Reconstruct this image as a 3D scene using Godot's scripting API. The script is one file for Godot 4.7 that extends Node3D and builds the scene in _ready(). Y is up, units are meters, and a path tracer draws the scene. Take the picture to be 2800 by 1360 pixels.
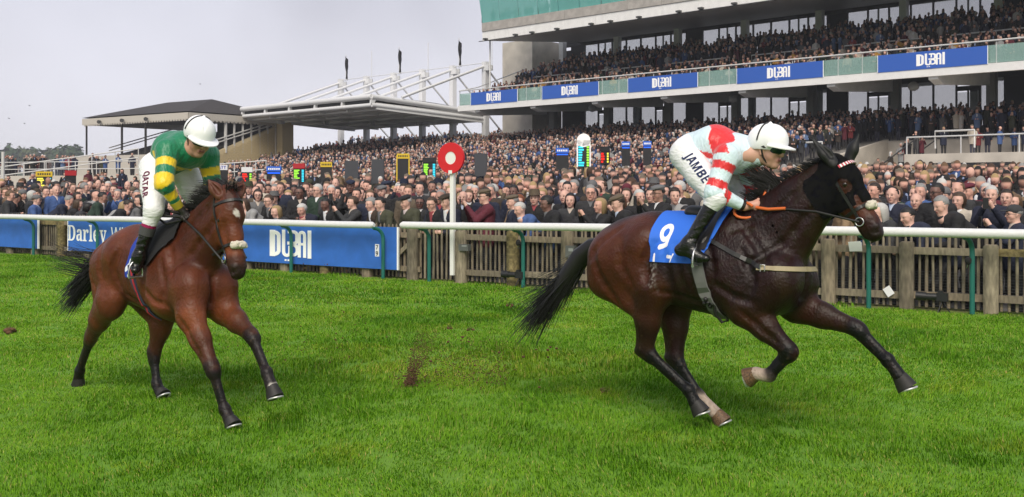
extends Node3D
# A flat race passing the finishing post: two thoroughbreds and their riders, rails, picket fence, packed stands.

var rng := RandomNumberGenerator.new()
var names := {}
var mats := {}


# ---------------------------------------------------------------- mesh builder
class MB:
	var v := PackedVector3Array()
	var n := PackedVector3Array()
	var c := PackedColorArray()
	var uv := PackedVector2Array()
	var ix := PackedInt32Array()
	var col := Color.WHITE

	func put(p: Vector3, nn: Vector3, t := Vector2.ZERO) -> int:
		v.append(p); n.append(nn); c.append(col); uv.append(t)
		return v.size() - 1

	func tri(a: int, b: int, d: int) -> void:
		var fn := (v[b] - v[a]).cross(v[d] - v[a])
		if fn.dot(n[a] + n[b] + n[d]) > 0.0:
			ix.append(a); ix.append(d); ix.append(b)
		else:
			ix.append(a); ix.append(b); ix.append(d)

	func quad(a: Vector3, b: Vector3, d: Vector3, e: Vector3, out: Vector3, u0 := Vector2.ZERO, u1 := Vector2.ONE) -> void:
		var nn := (b - a).cross(e - a).normalized()
		if nn.dot(out) < 0.0:
			nn = -nn
		var i := put(a, nn, Vector2(u0.x, u1.y)); put(b, nn, u1); put(d, nn, Vector2(u1.x, u0.y)); put(e, nn, u0)
		tri(i, i + 1, i + 2); tri(i, i + 2, i + 3)

	func hexa(p: Array) -> void:   # 8 corners: bottom ring 0-3, top ring 4-7
		var m := Vector3.ZERO
		for q in p:
			m += q / 8.0
		for f in [[0, 1, 2, 3], [4, 5, 6, 7], [0, 1, 5, 4], [1, 2, 6, 5], [2, 3, 7, 6], [3, 0, 4, 7]]:
			var mid: Vector3 = (p[f[0]] + p[f[1]] + p[f[2]] + p[f[3]]) / 4.0
			quad(p[f[0]], p[f[1]], p[f[2]], p[f[3]], mid - m)

	func box(at: Vector3, s: Vector3, b := Basis()) -> void:
		var h := s / 2.0
		var p := []
		for y in [-h.y, h.y]:
			p.append(at + b * Vector3(-h.x, y, -h.z)); p.append(at + b * Vector3(h.x, y, -h.z))
			p.append(at + b * Vector3(h.x, y, h.z)); p.append(at + b * Vector3(-h.x, y, h.z))
		hexa(p)

	func beam(a: Vector3, b: Vector3, w: float, h: float) -> void:   # rectangular bar between two points
		var x := (b - a).normalized()
		var up := Vector3.UP if absf(x.y) < 0.95 else Vector3.BACK
		var z := x.cross(up).normalized()
		var y := z.cross(x).normalized()
		box((a + b) / 2.0, Vector3(a.distance_to(b), h, w), Basis(x, y, z))

	func tube(path: Array, r, sides := 8, caps := true, flat := 1.0, side := Vector3.ZERO) -> void:
		var k := path.size()
		var prev := Vector3.ZERO
		var rows := []
		for i in k:
			var t: Vector3 = (path[mini(i + 1, k - 1)] - path[maxi(i - 1, 0)]).normalized()
			var a := prev
			if side != Vector3.ZERO:
				a = side
			elif a == Vector3.ZERO:
				a = Vector3.UP if absf(t.y) < 0.9 else Vector3.RIGHT
			a = (a - t * a.dot(t)).normalized()
			prev = a
			var b := t.cross(a)
			var rr: float = r[i] if r is Array else r
			var row := []
			for j in sides:
				var g := TAU * j / sides
				var nn := (a * cos(g) + b * sin(g) / flat).normalized()
				row.append(put(path[i] + (a * cos(g) + b * sin(g) * flat) * rr, nn, Vector2(float(j) / sides, float(i) / maxi(k - 1, 1))))
			rows.append(row)
		for i in k - 1:
			for j in sides:
				var j2 := (j + 1) % sides
				tri(rows[i][j], rows[i + 1][j], rows[i + 1][j2])
				tri(rows[i][j], rows[i + 1][j2], rows[i][j2])
		if caps:
			for e in [0, k - 1]:
				var o: Vector3 = (path[0] - path[1] if e == 0 else path[k - 1] - path[k - 2]).normalized()
				var m := put(path[e], o)
				var ring := []
				for j in sides:
					ring.append(put(v[rows[e][j]], o))
				for j in sides:
					tri(m, ring[j], ring[(j + 1) % sides])

	func ball(at: Vector3, r: Vector3, rings := 8, sides := 12, b := Basis()) -> void:
		var rows := []
		for i in rings + 1:
			var th := PI * i / rings
			var row := []
			for j in sides:
				var ph := TAU * j / sides
				var d := Vector3(sin(th) * cos(ph), cos(th), sin(th) * sin(ph))
				row.append(put(at + b * (d * r), (b * (d / r)).normalized(), Vector2(float(j) / sides, float(i) / rings)))
			rows.append(row)
		for i in rings:
			for j in sides:
				var j2 := (j + 1) % sides
				tri(rows[i][j], rows[i + 1][j], rows[i + 1][j2])
				tri(rows[i][j], rows[i + 1][j2], rows[i][j2])

	func disc(at: Vector3, r0: float, r1: float, th: float, x: Vector3, y: Vector3, sides := 40) -> void:   # a ring or disc with thickness, facing x cross y
		var z := x.cross(y).normalized()
		for j in sides:
			var g := TAU * j / sides
			var h := TAU * (j + 1) / sides
			var d := x * cos(g) + y * sin(g)
			var e := x * cos(h) + y * sin(h)
			for s in [-0.5, 0.5]:
				var o: Vector3 = at + z * th * s
				quad(o + d * r0, o + d * r1, o + e * r1, o + e * r0, z * s)
			var lo := at - z * th * 0.5
			var hi := at + z * th * 0.5
			quad(lo + d * r1, hi + d * r1, hi + e * r1, lo + e * r1, d)
			if r0 > 0.001:
				quad(lo + d * r0, hi + d * r0, hi + e * r0, lo + e * r0, -d)

	func plate(poly: PackedVector2Array, at: Transform3D, th: float) -> void:   # a 2D outline as a plate of that thickness
		var t := Geometry2D.triangulate_polygon(poly)
		var z := at.basis.z.normalized()
		for s in [0.0, 1.0]:
			var i := v.size()
			for p in poly:
				put(at * Vector3(p.x, p.y, 0) + z * th * s, z if s > 0.5 else -z)
			for k in range(0, t.size(), 3):
				tri(i + t[k], i + t[k + 1], i + t[k + 2])
		for k in poly.size():
			var a := poly[k]
			var b := poly[(k + 1) % poly.size()]
			var pa := at * Vector3(a.x, a.y, 0)
			var pb := at * Vector3(b.x, b.y, 0)
			quad(pa, pb, pb + z * th, pa + z * th, (pb - pa).cross(z) * (-1.0 if Geometry2D.is_polygon_clockwise(poly) else 1.0))

	func done() -> ArrayMesh:
		var m := ArrayMesh.new()
		if v.is_empty():
			return m
		var a := []
		a.resize(Mesh.ARRAY_MAX)
		a[Mesh.ARRAY_VERTEX] = v; a[Mesh.ARRAY_NORMAL] = n; a[Mesh.ARRAY_COLOR] = c; a[Mesh.ARRAY_TEX_UV] = uv; a[Mesh.ARRAY_INDEX] = ix
		m.add_surface_from_arrays(Mesh.PRIMITIVE_TRIANGLES, a)
		return m


# ---------------------------------------------------------------- blended tapered capsules, meshed by surface nets
class Blob:
	var A := PackedVector3Array()
	var BA := PackedVector3Array()
	var IB := PackedFloat32Array()
	var RA := PackedFloat32Array()
	var RD := PackedFloat32Array()
	var K := PackedFloat32Array()
	var W := PackedVector3Array()
	var M := PackedFloat32Array()
	var C := PackedColorArray()
	var cut := PackedByteArray()
	var grow := 0.0
	var paint = null

	func cap(a: Vector3, b: Vector3, ra: float, rb: float, col := Color.WHITE, k := 0.04, flat := 1.0, w := Vector3.BACK, carve := false) -> void:
		A.append(a); BA.append(b - a); IB.append(1.0 / maxf((b - a).length_squared(), 1e-8)); RA.append(ra); RD.append(rb - ra)
		K.append(k); W.append(w.normalized()); M.append(1.0 / flat - 1.0); C.append(col); cut.append(1 if carve else 0)

	func chain(p: Array, r: Array, col := Color.WHITE, k := 0.03, flat := 1.0, w := Vector3.BACK) -> void:
		for i in p.size() - 1:
			cap(p[i], p[i + 1], r[i], r[i + 1], col, k, flat, w)

	func one(i: int, p: Vector3) -> float:
		var pa := p - A[i]
		var m := M[i]
		if m != 0.0:
			pa += W[i] * (pa.dot(W[i]) * m)
		var t := clampf(pa.dot(BA[i]) * IB[i], 0.0, 1.0)
		var e := pa - BA[i] * t
		var l := e.length()
		var d := l - RA[i] - RD[i] * t
		if m != 0.0 and l > 1e-6:
			e /= l
			d /= (e + W[i] * (e.dot(W[i]) * m)).length()
		return d - grow

	func f(p: Vector3, list: PackedInt32Array) -> float:
		var d := 10.0
		for i in list:
			var x := one(i, p)
			var k := K[i]
			if cut[i]:
				x = -x
				var h := maxf(k - absf(d - x), 0.0) / k
				d = maxf(d, x) + h * h * k * 0.25
			else:
				var h := maxf(k - absf(d - x), 0.0) / k
				d = minf(d, x) - h * h * k * 0.25
		return d

	func all() -> PackedInt32Array:
		var l := PackedInt32Array()
		for i in A.size():
			l.append(i)
		return l

	func along(from: Vector3, dir: Vector3) -> PackedInt32Array:   # the capsules near a line
		var l := PackedInt32Array()
		for i in A.size():
			var c := A[i] + BA[i] * 0.5 - from
			c -= dir * c.dot(dir)
			var r := maxf(RA[i], RA[i] + RD[i]) * (1.0 if M[i] >= 0.0 else 1.0 / (1.0 + M[i])) + 0.5 / sqrt(IB[i]) + K[i] + 0.03 + grow
			if c.length_squared() < r * r:
				l.append(i)
		return l

	func hit(from: Vector3, dir: Vector3, reach: float, off := 0.0) -> Vector3:
		var l := along(from, dir.normalized())
		var t := 0.0
		for s in 60:
			var d := f(from + dir * t, l) - off
			if d < 0.0008:
				break
			t += d * 0.85
			if t > reach:
				return from + dir * reach
		return from + dir * t

	func normal(p: Vector3) -> Vector3:
		var l := PackedInt32Array()
		for i in A.size():
			if one(i, p) < K[i] + 0.03:
				l.append(i)
		var e := 0.004
		var d := f(p, l)
		return Vector3(f(p + Vector3(e, 0, 0), l) - d, f(p + Vector3(0, e, 0), l) - d, f(p + Vector3(0, 0, e), l) - d).normalized()

	func tint(p: Vector3, list: PackedInt32Array) -> Color:
		var s := 0.0
		var o := Color(0, 0, 0)
		for i in list:
			if cut[i]:
				continue
			var x := 1.0 / (maxf(one(i, p), 0.0) + 0.006)
			x = x * x * x
			o += C[i] * x
			s += x
		o = o / maxf(s, 1e-9)
		o.a = 1.0
		return o

	func mesh(into: MB, cell: float, lo_cut := Vector3(-99, -99, -99), hi_cut := Vector3(99, 99, 99)) -> void:
		var lo := Vector3(1e9, 1e9, 1e9)
		var hi := -lo
		for i in A.size():
			var r := Vector3.ONE * (maxf(RA[i], RA[i] + RD[i]) + grow + cell * 2.0) * (1.0 if M[i] >= 0.0 else 1.0 / (1.0 + M[i]))
			lo = lo.min(A[i] - r).min(A[i] + BA[i] - r)
			hi = hi.max(A[i] + r).max(A[i] + BA[i] + r)
		lo = lo.max(lo_cut)
		hi = hi.min(hi_cut)
		var N := 6
		var nb := Vector3i(((hi - lo) / (cell * N)).ceil())
		var ny := nb.y * N + 2
		var nz := nb.z * N + 2
		var half := cell * N * 0.8661
		var where := {}
		var quads := PackedInt32Array()
		var g := PackedFloat32Array()
		var S := N + 1
		g.resize(S * S * S)
		for bx in nb.x:
			for by in nb.y:
				for bz in nb.z:
					var o := lo + Vector3(bx, by, bz) * cell * N
					var mid := o + Vector3.ONE * cell * N * 0.5
					var list := PackedInt32Array()
					for i in A.size():
						if one(i, mid) < half * 1.3 + K[i]:
							list.append(i)
					if list.is_empty() or absf(f(mid, list)) > half * 1.5:
						continue
					var at := 0
					for x in S:
						for y in S:
							for z in S:
								g[at] = f(o + Vector3(x, y, z) * cell, list)
								at += 1
					for x in N:
						for y in N:
							for z in N:
								var q := (x * S + y) * S + z
								var s0 := g[q]; var s1 := g[q + S * S]; var s2 := g[q + S]; var s3 := g[q + S * S + S]
								var s4 := g[q + 1]; var s5 := g[q + S * S + 1]; var s6 := g[q + S + 1]; var s7 := g[q + S * S + S + 1]
								var in0 := s0 < 0.0
								if in0 == (s1 < 0.0) and in0 == (s2 < 0.0) and in0 == (s3 < 0.0) and in0 == (s4 < 0.0) and in0 == (s5 < 0.0) and in0 == (s6 < 0.0) and in0 == (s7 < 0.0):
									continue
								var sum := Vector3.ZERO
								var cnt := 0.0
								if in0 != (s1 < 0.0): sum += Vector3(s0 / (s0 - s1), 0, 0); cnt += 1.0
								if (s2 < 0.0) != (s3 < 0.0): sum += Vector3(s2 / (s2 - s3), 1, 0); cnt += 1.0
								if (s4 < 0.0) != (s5 < 0.0): sum += Vector3(s4 / (s4 - s5), 0, 1); cnt += 1.0
								if (s6 < 0.0) != (s7 < 0.0): sum += Vector3(s6 / (s6 - s7), 1, 1); cnt += 1.0
								if in0 != (s2 < 0.0): sum += Vector3(0, s0 / (s0 - s2), 0); cnt += 1.0
								if (s1 < 0.0) != (s3 < 0.0): sum += Vector3(1, s1 / (s1 - s3), 0); cnt += 1.0
								if (s4 < 0.0) != (s6 < 0.0): sum += Vector3(0, s4 / (s4 - s6), 1); cnt += 1.0
								if (s5 < 0.0) != (s7 < 0.0): sum += Vector3(1, s5 / (s5 - s7), 1); cnt += 1.0
								if in0 != (s4 < 0.0): sum += Vector3(0, 0, s0 / (s0 - s4)); cnt += 1.0
								if (s1 < 0.0) != (s5 < 0.0): sum += Vector3(1, 0, s1 / (s1 - s5)); cnt += 1.0
								if (s2 < 0.0) != (s6 < 0.0): sum += Vector3(0, 1, s2 / (s2 - s6)); cnt += 1.0
								if (s3 < 0.0) != (s7 < 0.0): sum += Vector3(1, 1, s3 / (s3 - s7)); cnt += 1.0
								var p := o + (Vector3(x, y, z) + sum / cnt) * cell
								var nn := Vector3(s1 + s3 + s5 + s7 - s0 - s2 - s4 - s6, s2 + s3 + s6 + s7 - s0 - s1 - s4 - s5, s4 + s5 + s6 + s7 - s0 - s1 - s2 - s3).normalized()
								var key := ((bx * N + x + 1) * ny + by * N + y + 1) * nz + bz * N + z + 1
								var col := tint(p, list)
								into.col = paint.call(p, col, nn) if paint != null else col
								where[key] = into.put(p, nn, Vector2(p.x, p.y))
								if in0 != (s1 < 0.0):
									quads.append(key); quads.append(key - nz); quads.append(key - nz - 1); quads.append(key - 1)
								if in0 != (s2 < 0.0):
									quads.append(key); quads.append(key - 1); quads.append(key - ny * nz - 1); quads.append(key - ny * nz)
								if in0 != (s4 < 0.0):
									quads.append(key); quads.append(key - nz); quads.append(key - ny * nz - nz); quads.append(key - ny * nz)
		for i in range(0, quads.size(), 4):
			if where.has(quads[i]) and where.has(quads[i + 1]) and where.has(quads[i + 2]) and where.has(quads[i + 3]):
				var a: int = where[quads[i]]
				var b: int = where[quads[i + 1]]
				var d: int = where[quads[i + 2]]
				var e: int = where[quads[i + 3]]
				into.tri(a, b, d)
				into.tri(a, d, e)


# ---------------------------------------------------------------- bodies are meshed together at the end, several at a time
var jobs := []


func later(b: Blob, cell: float, o: MeshInstance3D, keep = null) -> void:
	jobs.append([b, cell, MB.new(), o, keep])


func run_jobs() -> void:
	var id := WorkerThreadPool.add_group_task(func(i: int) -> void: jobs[i][0].mesh(jobs[i][2], jobs[i][1]), jobs.size(), -1, true)
	WorkerThreadPool.wait_for_group_task_completion(id)
	for j in jobs:
		var m: MB = j[2]
		j[3].mesh = (filtered(m, j[4]) if j[4] != null else m).done()
	jobs.clear()


# ---------------------------------------------------------------- naming and materials
func numbered(called: String) -> String:
	if not names.has(called):
		names[called] = 0
		return called
	names[called] += 1
	return "%s_%03d" % [called, names[called]]


func tag(o: Node3D, label := "", category := "", group := "", kind := "") -> Node3D:
	if label: o.set_meta("label", label)
	if category: o.set_meta("category", category)
	if group: o.set_meta("group", group)
	if kind: o.set_meta("kind", kind)
	return o


func thing(called: String, label: String, category: String, at := Transform3D(), group := "", kind := "") -> Node3D:
	var o := Node3D.new()
	o.name = numbered(called)
	add_child(o)
	o.transform = at
	return tag(o, label, category, group, kind)


func obj(called: String, m, mat: Material, parent: Node3D = self) -> MeshInstance3D:
	var o := MeshInstance3D.new()
	o.mesh = m.done() if m is MB else m
	o.material_override = mat
	if parent == self:
		o.name = numbered(called)
		add_child(o)
	else:
		var k := 0
		while parent.has_node(NodePath(called if k == 0 else "%s_%03d" % [called, k])):
			k += 1
		o.name = called if k == 0 else "%s_%03d" % [called, k]
		parent.add_child(o, true)
	return o


func lin(r: float, g: float, b: float) -> Color:   # a real-world base colour
	return Color(r, g, b).linear_to_srgb()


func mat(key: String, c: Color, rough := 0.8, metal := 0.0, vertex := false) -> StandardMaterial3D:
	if mats.has(key):
		return mats[key]
	var m := StandardMaterial3D.new()
	m.resource_name = key
	m.albedo_color = c
	m.roughness = rough
	m.metallic = metal
	m.vertex_color_use_as_albedo = vertex
	mats[key] = m
	return m


func noise(size: int, freq: float, seed_: int, octaves := 4, kind := FastNoiseLite.TYPE_SIMPLEX_SMOOTH) -> FastNoiseLite:
	var n := FastNoiseLite.new()
	n.noise_type = kind
	n.seed = seed_
	n.frequency = freq
	n.fractal_octaves = octaves
	return n


func tex(freq: float, lo: Color, hi: Color, seed_ := 1, size := 256, octaves := 4) -> NoiseTexture2D:
	var t := NoiseTexture2D.new()
	t.width = size; t.height = size; t.seamless = true
	t.noise = noise(size, freq, seed_, octaves)
	var g := Gradient.new()
	g.set_color(0, lo); g.set_color(1, hi)
	t.color_ramp = g
	return t


func grainy(m: StandardMaterial3D, freq: float, lo: float, hi: float, scale: Vector3, seed_ := 1, bump := 0.0) -> StandardMaterial3D:   # uneven tone in world space
	m.albedo_texture = tex(freq, Color(lo, lo, lo), Color(hi, hi, hi), seed_)
	m.uv1_triplanar = true
	m.uv1_scale = scale
	if bump > 0.0:
		m.heightmap_enabled = true
		m.heightmap_texture = tex(freq * 2.0, Color.BLACK, Color.WHITE, seed_ + 7)
		m.heightmap_scale = bump
	return m


func rumpled(m: StandardMaterial3D, scale: Vector3, depth: float, seed_: int) -> StandardMaterial3D:   # creased cloth
	if not m.heightmap_enabled:
		m.heightmap_enabled = true
		m.heightmap_texture = tex(0.016, Color.BLACK, Color.WHITE, seed_, 256, 3)
		m.heightmap_scale = depth
		m.uv1_triplanar = true
		m.uv1_scale = scale
	return m


func V(x: float, y: float, d: float) -> Vector3:   # right, up, distance ahead
	return Vector3(x, y, -d)


# ---------------------------------------------------------------- light, air and camera
func make_view() -> void:
	var cam := Camera3D.new()
	cam.name = "camera"
	add_child(cam)
	cam.position = Vector3(0, 1.68, 0)
	cam.projection = Camera3D.PROJECTION_FRUSTUM   # a level camera with the lens shifted down
	cam.near = 0.1
	cam.far = 3000.0
	cam.size = 0.1 * 1360.0 / 2800.0
	cam.frustum_offset = Vector2(0, -0.1 * 170.0 / 2800.0)
	cam.current = true
	var e := Environment.new()
	e.background_mode = Environment.BG_SKY
	var sm := ProceduralSkyMaterial.new()
	sm.sky_top_color = Color(0.44, 0.458, 0.535)
	sm.sky_horizon_color = Color(0.655, 0.65, 0.67)
	sm.sky_curve = 0.22
	sm.sky_energy_multiplier = 1.0
	sm.ground_bottom_color = Color(0.2, 0.23, 0.17)
	sm.ground_horizon_color = Color(0.45, 0.47, 0.45)
	sm.sun_angle_max = 2.0
	var cover := NoiseTexture2D.new()
	cover.width = 1024; cover.height = 512; cover.seamless = true
	cover.noise = noise(512, 0.013, 11, 5)
	var g := Gradient.new()
	g.set_color(0, Color(1, 1, 1, 0.0)); g.set_color(1, Color(0.95, 0.96, 1.0, 0.3))
	cover.color_ramp = g
	sm.sky_cover = cover
	sm.sky_cover_modulate = Color(1, 1, 1, 0.55)
	e.sky = Sky.new()
	e.sky.sky_material = sm
	e.tonemap_mode = Environment.TONE_MAPPER_LINEAR
	e.tonemap_exposure = 1.86
	e.fog_enabled = true
	e.fog_density = 0.00055
	e.fog_light_color = Color(0.86, 0.87, 0.9)
	e.sdfgi_enabled = true
	e.ssao_enabled = true
	e.ssil_enabled = true
	var we := WorldEnvironment.new()
	we.name = "sky"
	we.environment = e
	add_child(we)
	var sun := DirectionalLight3D.new()
	sun.name = "veiled_sun"
	add_child(sun)
	sun.rotation_degrees = Vector3(-43, -6, 0)
	sun.light_energy = 0.5
	sun.light_color = Color(1.0, 0.97, 0.92)
	sun.light_angular_distance = 34.0
	sun.shadow_enabled = true


# The running rail's line, as (along x, distance) pairs: the left-hand run and the right-hand run.
const RAIL_L0 := Vector2(-14.62, 26.56)
const RAIL_L1 := Vector2(-2.43, 18.375)
const RAIL_R0 := Vector2(-1.86, 17.98)
const RAIL_R1 := Vector2(8.02, 11.98)


func rail_at(x: float, back := 0.0) -> Vector2:   # a point of the line, moved back from the course
	var a := RAIL_L0
	var b := RAIL_L1
	if x > -2.1:
		a = RAIL_R0
		b = RAIL_R1
	var p := a + (b - a) * ((x - a.x) / (b.x - a.x))
	return p + Vector2(0.53, 0.848) * back


func behind(x: float, d: float) -> float:   # metres behind the running rail
	return (d - rail_at(clampf(x, -14.6, 8.0)).y - (0.0 if x > -14.6 else (-14.6 - x) * 0.67) + (0.0 if x < 8.0 else (x - 8.0) * 0.6)) * 0.848


func height(x: float, d: float) -> float:   # the enclosure rises gently away from the course
	var s := behind(x, d)
	if s < 0.9:
		return -0.2
	var h := -0.2 + 0.055 * minf(s, 14.0) + 0.45 * smoothstep(12.0, 40.0, s)
	return h + 1.3 * smoothstep(18.0, 46.0, s) * smoothstep(-4.0, -14.0, x + s * 0.25)


func make_ground() -> void:
	var turf := MB.new()
	var n := noise(1, 0.35, 3, 4)
	var n2 := noise(1, 0.06, 5, 3)
	var xs := []
	var x := -60.0
	while x < 60.0:
		xs.append(x)
		x += 0.35 if absf(x) < 12.0 else 2.0
	var ds := [-30.0, -5.0, 2.0]
	var d := 4.0
	while d < 45.0:
		ds.append(d)
		d += 0.3 if d < 22.0 else 1.0
	for i in ds.size():
		for j in xs.size():
			var px: float = xs[j]
			var pd: float = ds[i]
			var s := behind(px, pd)
			pd = minf(pd, pd - (s - 0.8) / 0.848) if s > 0.8 else pd
			var t := 0.5 + 0.5 * n.get_noise_2d(px, pd)
			var w := 0.5 + 0.5 * n2.get_noise_2d(px, pd)
			turf.col = Color(0.092, 0.235, 0.012).lerp(Color(0.15, 0.275, 0.02), t * 0.6 + w * 0.4)
			if s > 0.0:
				turf.col = turf.col.lerp(Color(0.16, 0.13, 0.06), smoothstep(0.1, 0.45, s) * (0.35 + 0.65 * t))
			turf.put(V(px, 0.0, pd), Vector3.UP)
			if i and j:
				var q := i * xs.size() + j
				turf.tri(q, q - 1, q - xs.size())
				turf.tri(q - 1, q - xs.size() - 1, q - xs.size())
	tag(obj("racecourse_turf", turf, mat("turf", Color.WHITE, 0.95, 0.0, true)), "", "", "", "structure")
	var lawn := MB.new()
	for i in 46:
		for j in 60:
			var px := -120.0 + 240.0 * j / 59.0
			if j > 12 and j < 50:
				px = -14.0 + (j - 31) * 2.4
			var s := 0.2 + 1.6 * i + (0.0 if i < 40 else pow(i - 40, 3) * 6.0)
			var p := V(px, 0, 0)
			var a := clampf(px, -14.6, 8.0)
			var dd := rail_at(a).y + (0.0 if px > -14.6 else (-14.6 - px) * 0.67) - (0.0 if px < 8.0 else (px - 8.0) * 0.6) + s / 0.848
			p.z = -dd
			p.y = height(px, dd) - 0.02
			lawn.put(p, Vector3.UP)
			if i and j:
				var q := i * 60 + j
				lawn.tri(q, q - 1, q - 60)
				lawn.tri(q - 1, q - 61, q - 60)
	tag(obj("enclosure_pavement", lawn, grainy(mat("pavement", lin(0.2, 0.19, 0.18), 0.9), 0.02, 0.75, 1.0, Vector3.ONE * 0.2, 4)), "", "", "", "structure")
	var far := MB.new()
	far.quad(V(-2500, -0.6, -100), V(2500, -0.6, -100), V(2500, -0.6, 2600), V(-2500, -0.6, 2600), Vector3.UP)
	tag(obj("distant_ground", far, mat("heath", lin(0.07, 0.1, 0.03), 0.95)), "", "", "", "structure")


func grass_patch(seed_: int, size: float, blades: int, tall: float, wide: float) -> ArrayMesh:
	var r := RandomNumberGenerator.new()
	r.seed = seed_
	var m := MB.new()
	for i in blades:
		var p := Vector3(r.randf_range(-size, size), 0, r.randf_range(-size, size)) * 0.5
		var g := r.randf() * TAU
		var h := tall * r.randf_range(0.45, 1.1)
		var lean := (Vector3(cos(g), 0, sin(g)) * 0.55 + Vector3(0.55, 0, 0)) * h * r.randf_range(0.2, 1.0)
		var gg := r.randf() * TAU
		var w := Vector3(cos(gg), 0, sin(gg)) * wide * r.randf_range(0.6, 1.2)
		var tone := r.randf()
		var c := Color(0.138, 0.33, 0.017).lerp(Color(0.24, 0.45, 0.032), tone)
		if r.randf() < 0.06:
			c = Color(0.48, 0.45, 0.13)
		var a := p + lean * 0.35 + Vector3(0, h * 0.6, 0)
		var b := p + lean + Vector3(0, h * r.randf_range(0.85, 1.0), 0)
		var nn := (Vector3.UP * 1.2 + Vector3(r.randf_range(-1, 1), 0, r.randf_range(-1, 1)) * 0.7).normalized()
		m.col = c
		var q := m.put(p - w, nn); m.put(p + w, nn)
		m.col = c
		m.put(a + w * 0.8, nn); m.put(a - w * 0.8, nn); m.put(b, nn)
		m.tri(q, q + 1, q + 2); m.tri(q, q + 2, q + 3); m.tri(q + 3, q + 2, q + 4)
	return m.done()


func make_grass() -> void:
	var gm := mat("grass", Color.WHITE, 0.62, 0.0, true)
	gm.backlight_enabled = true
	gm.backlight = Color(0.55, 0.65, 0.2)
	gm.metallic_specular = 0.12
	var holder := thing("grass", "short green racecourse grass with darker tufts and straw flecks", "grass", Transform3D(), "", "stuff")
	var n := noise(1, 0.55, 21, 3)
	var n2 := noise(1, 0.16, 22, 3)
	var n3 := noise(1, 1.7, 23, 2)
	var bands := [[4.6, 9.0, 0.17, 0.30, 290, 0.036, 0.0019], [9.0, 14.0, 0.22, 0.38, 280, 0.036, 0.0027], [14.0, 27.0, 0.34, 0.56, 270, 0.036, 0.0045]]
	for b in bands.size():
		var k: Array = bands[b]
		var spots := [[], [], []]
		var d: float = k[0]
		while d < k[1]:
			var half := d * 0.6 + 1.4
			var x := -half
			while x < half:
				var px: float = x + rng.randf_range(-0.5, 0.5) * k[2]
				var pd: float = d + rng.randf_range(-0.5, 0.5) * k[2]
				x += k[2]
				if behind(px, pd) > 0.12 + rng.randf() * 0.35:
					continue
				var t := n.get_noise_2d(px, pd) * 0.6 + n2.get_noise_2d(px, pd) * 0.6 + n3.get_noise_2d(px, pd) * 0.35
				var c := Color(1, 1, 1).lerp(Color(1.3, 1.18, 1.45), clampf(t * 1.6, 0, 1)).lerp(Color(0.56, 0.7, 0.66), clampf(-t * 1.7, 0, 1))
				var dry := n.get_noise_2d(px * 1.3 + 50, pd * 2.0)
				if dry > 0.3:
					c = c.lerp(Color(1.9, 1.1, 1.5), minf((dry - 0.3) * 2.0, 0.4))
				var worn := smoothstep(1.5, 0.2, Vector2((px + 0.35) * 0.62, pd - 9.6).length())
				c = c.lerp(Color(1.25, 0.86, 1.0), worn * 0.65)
				var s := rng.randf_range(0.8, 1.2) * (1.0 + clampf(-t, -0.3, 0.5) * 0.7)
				if rng.randf() < 0.03:
					s *= 1.8
				var tf := Transform3D(Basis(Vector3.UP, TAU * (n2.get_noise_2d(px * 1.5 + 90.0, pd * 1.5) + 0.6 * n.get_noise_2d(px, pd + 40.0)) + rng.randf_range(-0.7, 0.7)).scaled(Vector3(1, s, 1)), V(px, -0.004, pd))
				spots[rng.randi() % 3].append([tf, c])
			d += k[2]
		for q in 3:
			var mm := MultiMesh.new()
			mm.transform_format = MultiMesh.TRANSFORM_3D
			mm.use_colors = true
			mm.mesh = grass_patch(100 + b * 3 + q, k[3], k[4], k[5], k[6])
			mm.instance_count = spots[q].size()
			for i in spots[q].size():
				mm.set_instance_transform(i, spots[q][i][0])
				mm.set_instance_color(i, spots[q][i][1])
			var o := MultiMeshInstance3D.new()
			o.name = "grass_blades" if b + q == 0 else "grass_blades_%03d" % (b * 3 + q)
			o.multimesh = mm
			o.material_override = gm
			o.set_meta("kind", "stuff")
			holder.add_child(o, true)


# ---------------------------------------------------------------- rails, fence, boards
func line_frame(x: float, back: float) -> Transform3D:   # at the rail's line: x along it to the right, z towards the course
	var p := rail_at(x, back)
	var q := rail_at(x + (0.5 if x < -2.6 or x > -2.1 else -0.1), back)
	var along := (V(q.x, 0, q.y) - V(p.x, 0, p.y)).normalized()
	if along.x < 0:
		along = -along
	return Transform3D(Basis(along, Vector3.UP, along.cross(Vector3.UP)), V(p.x, 0, p.y))


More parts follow.
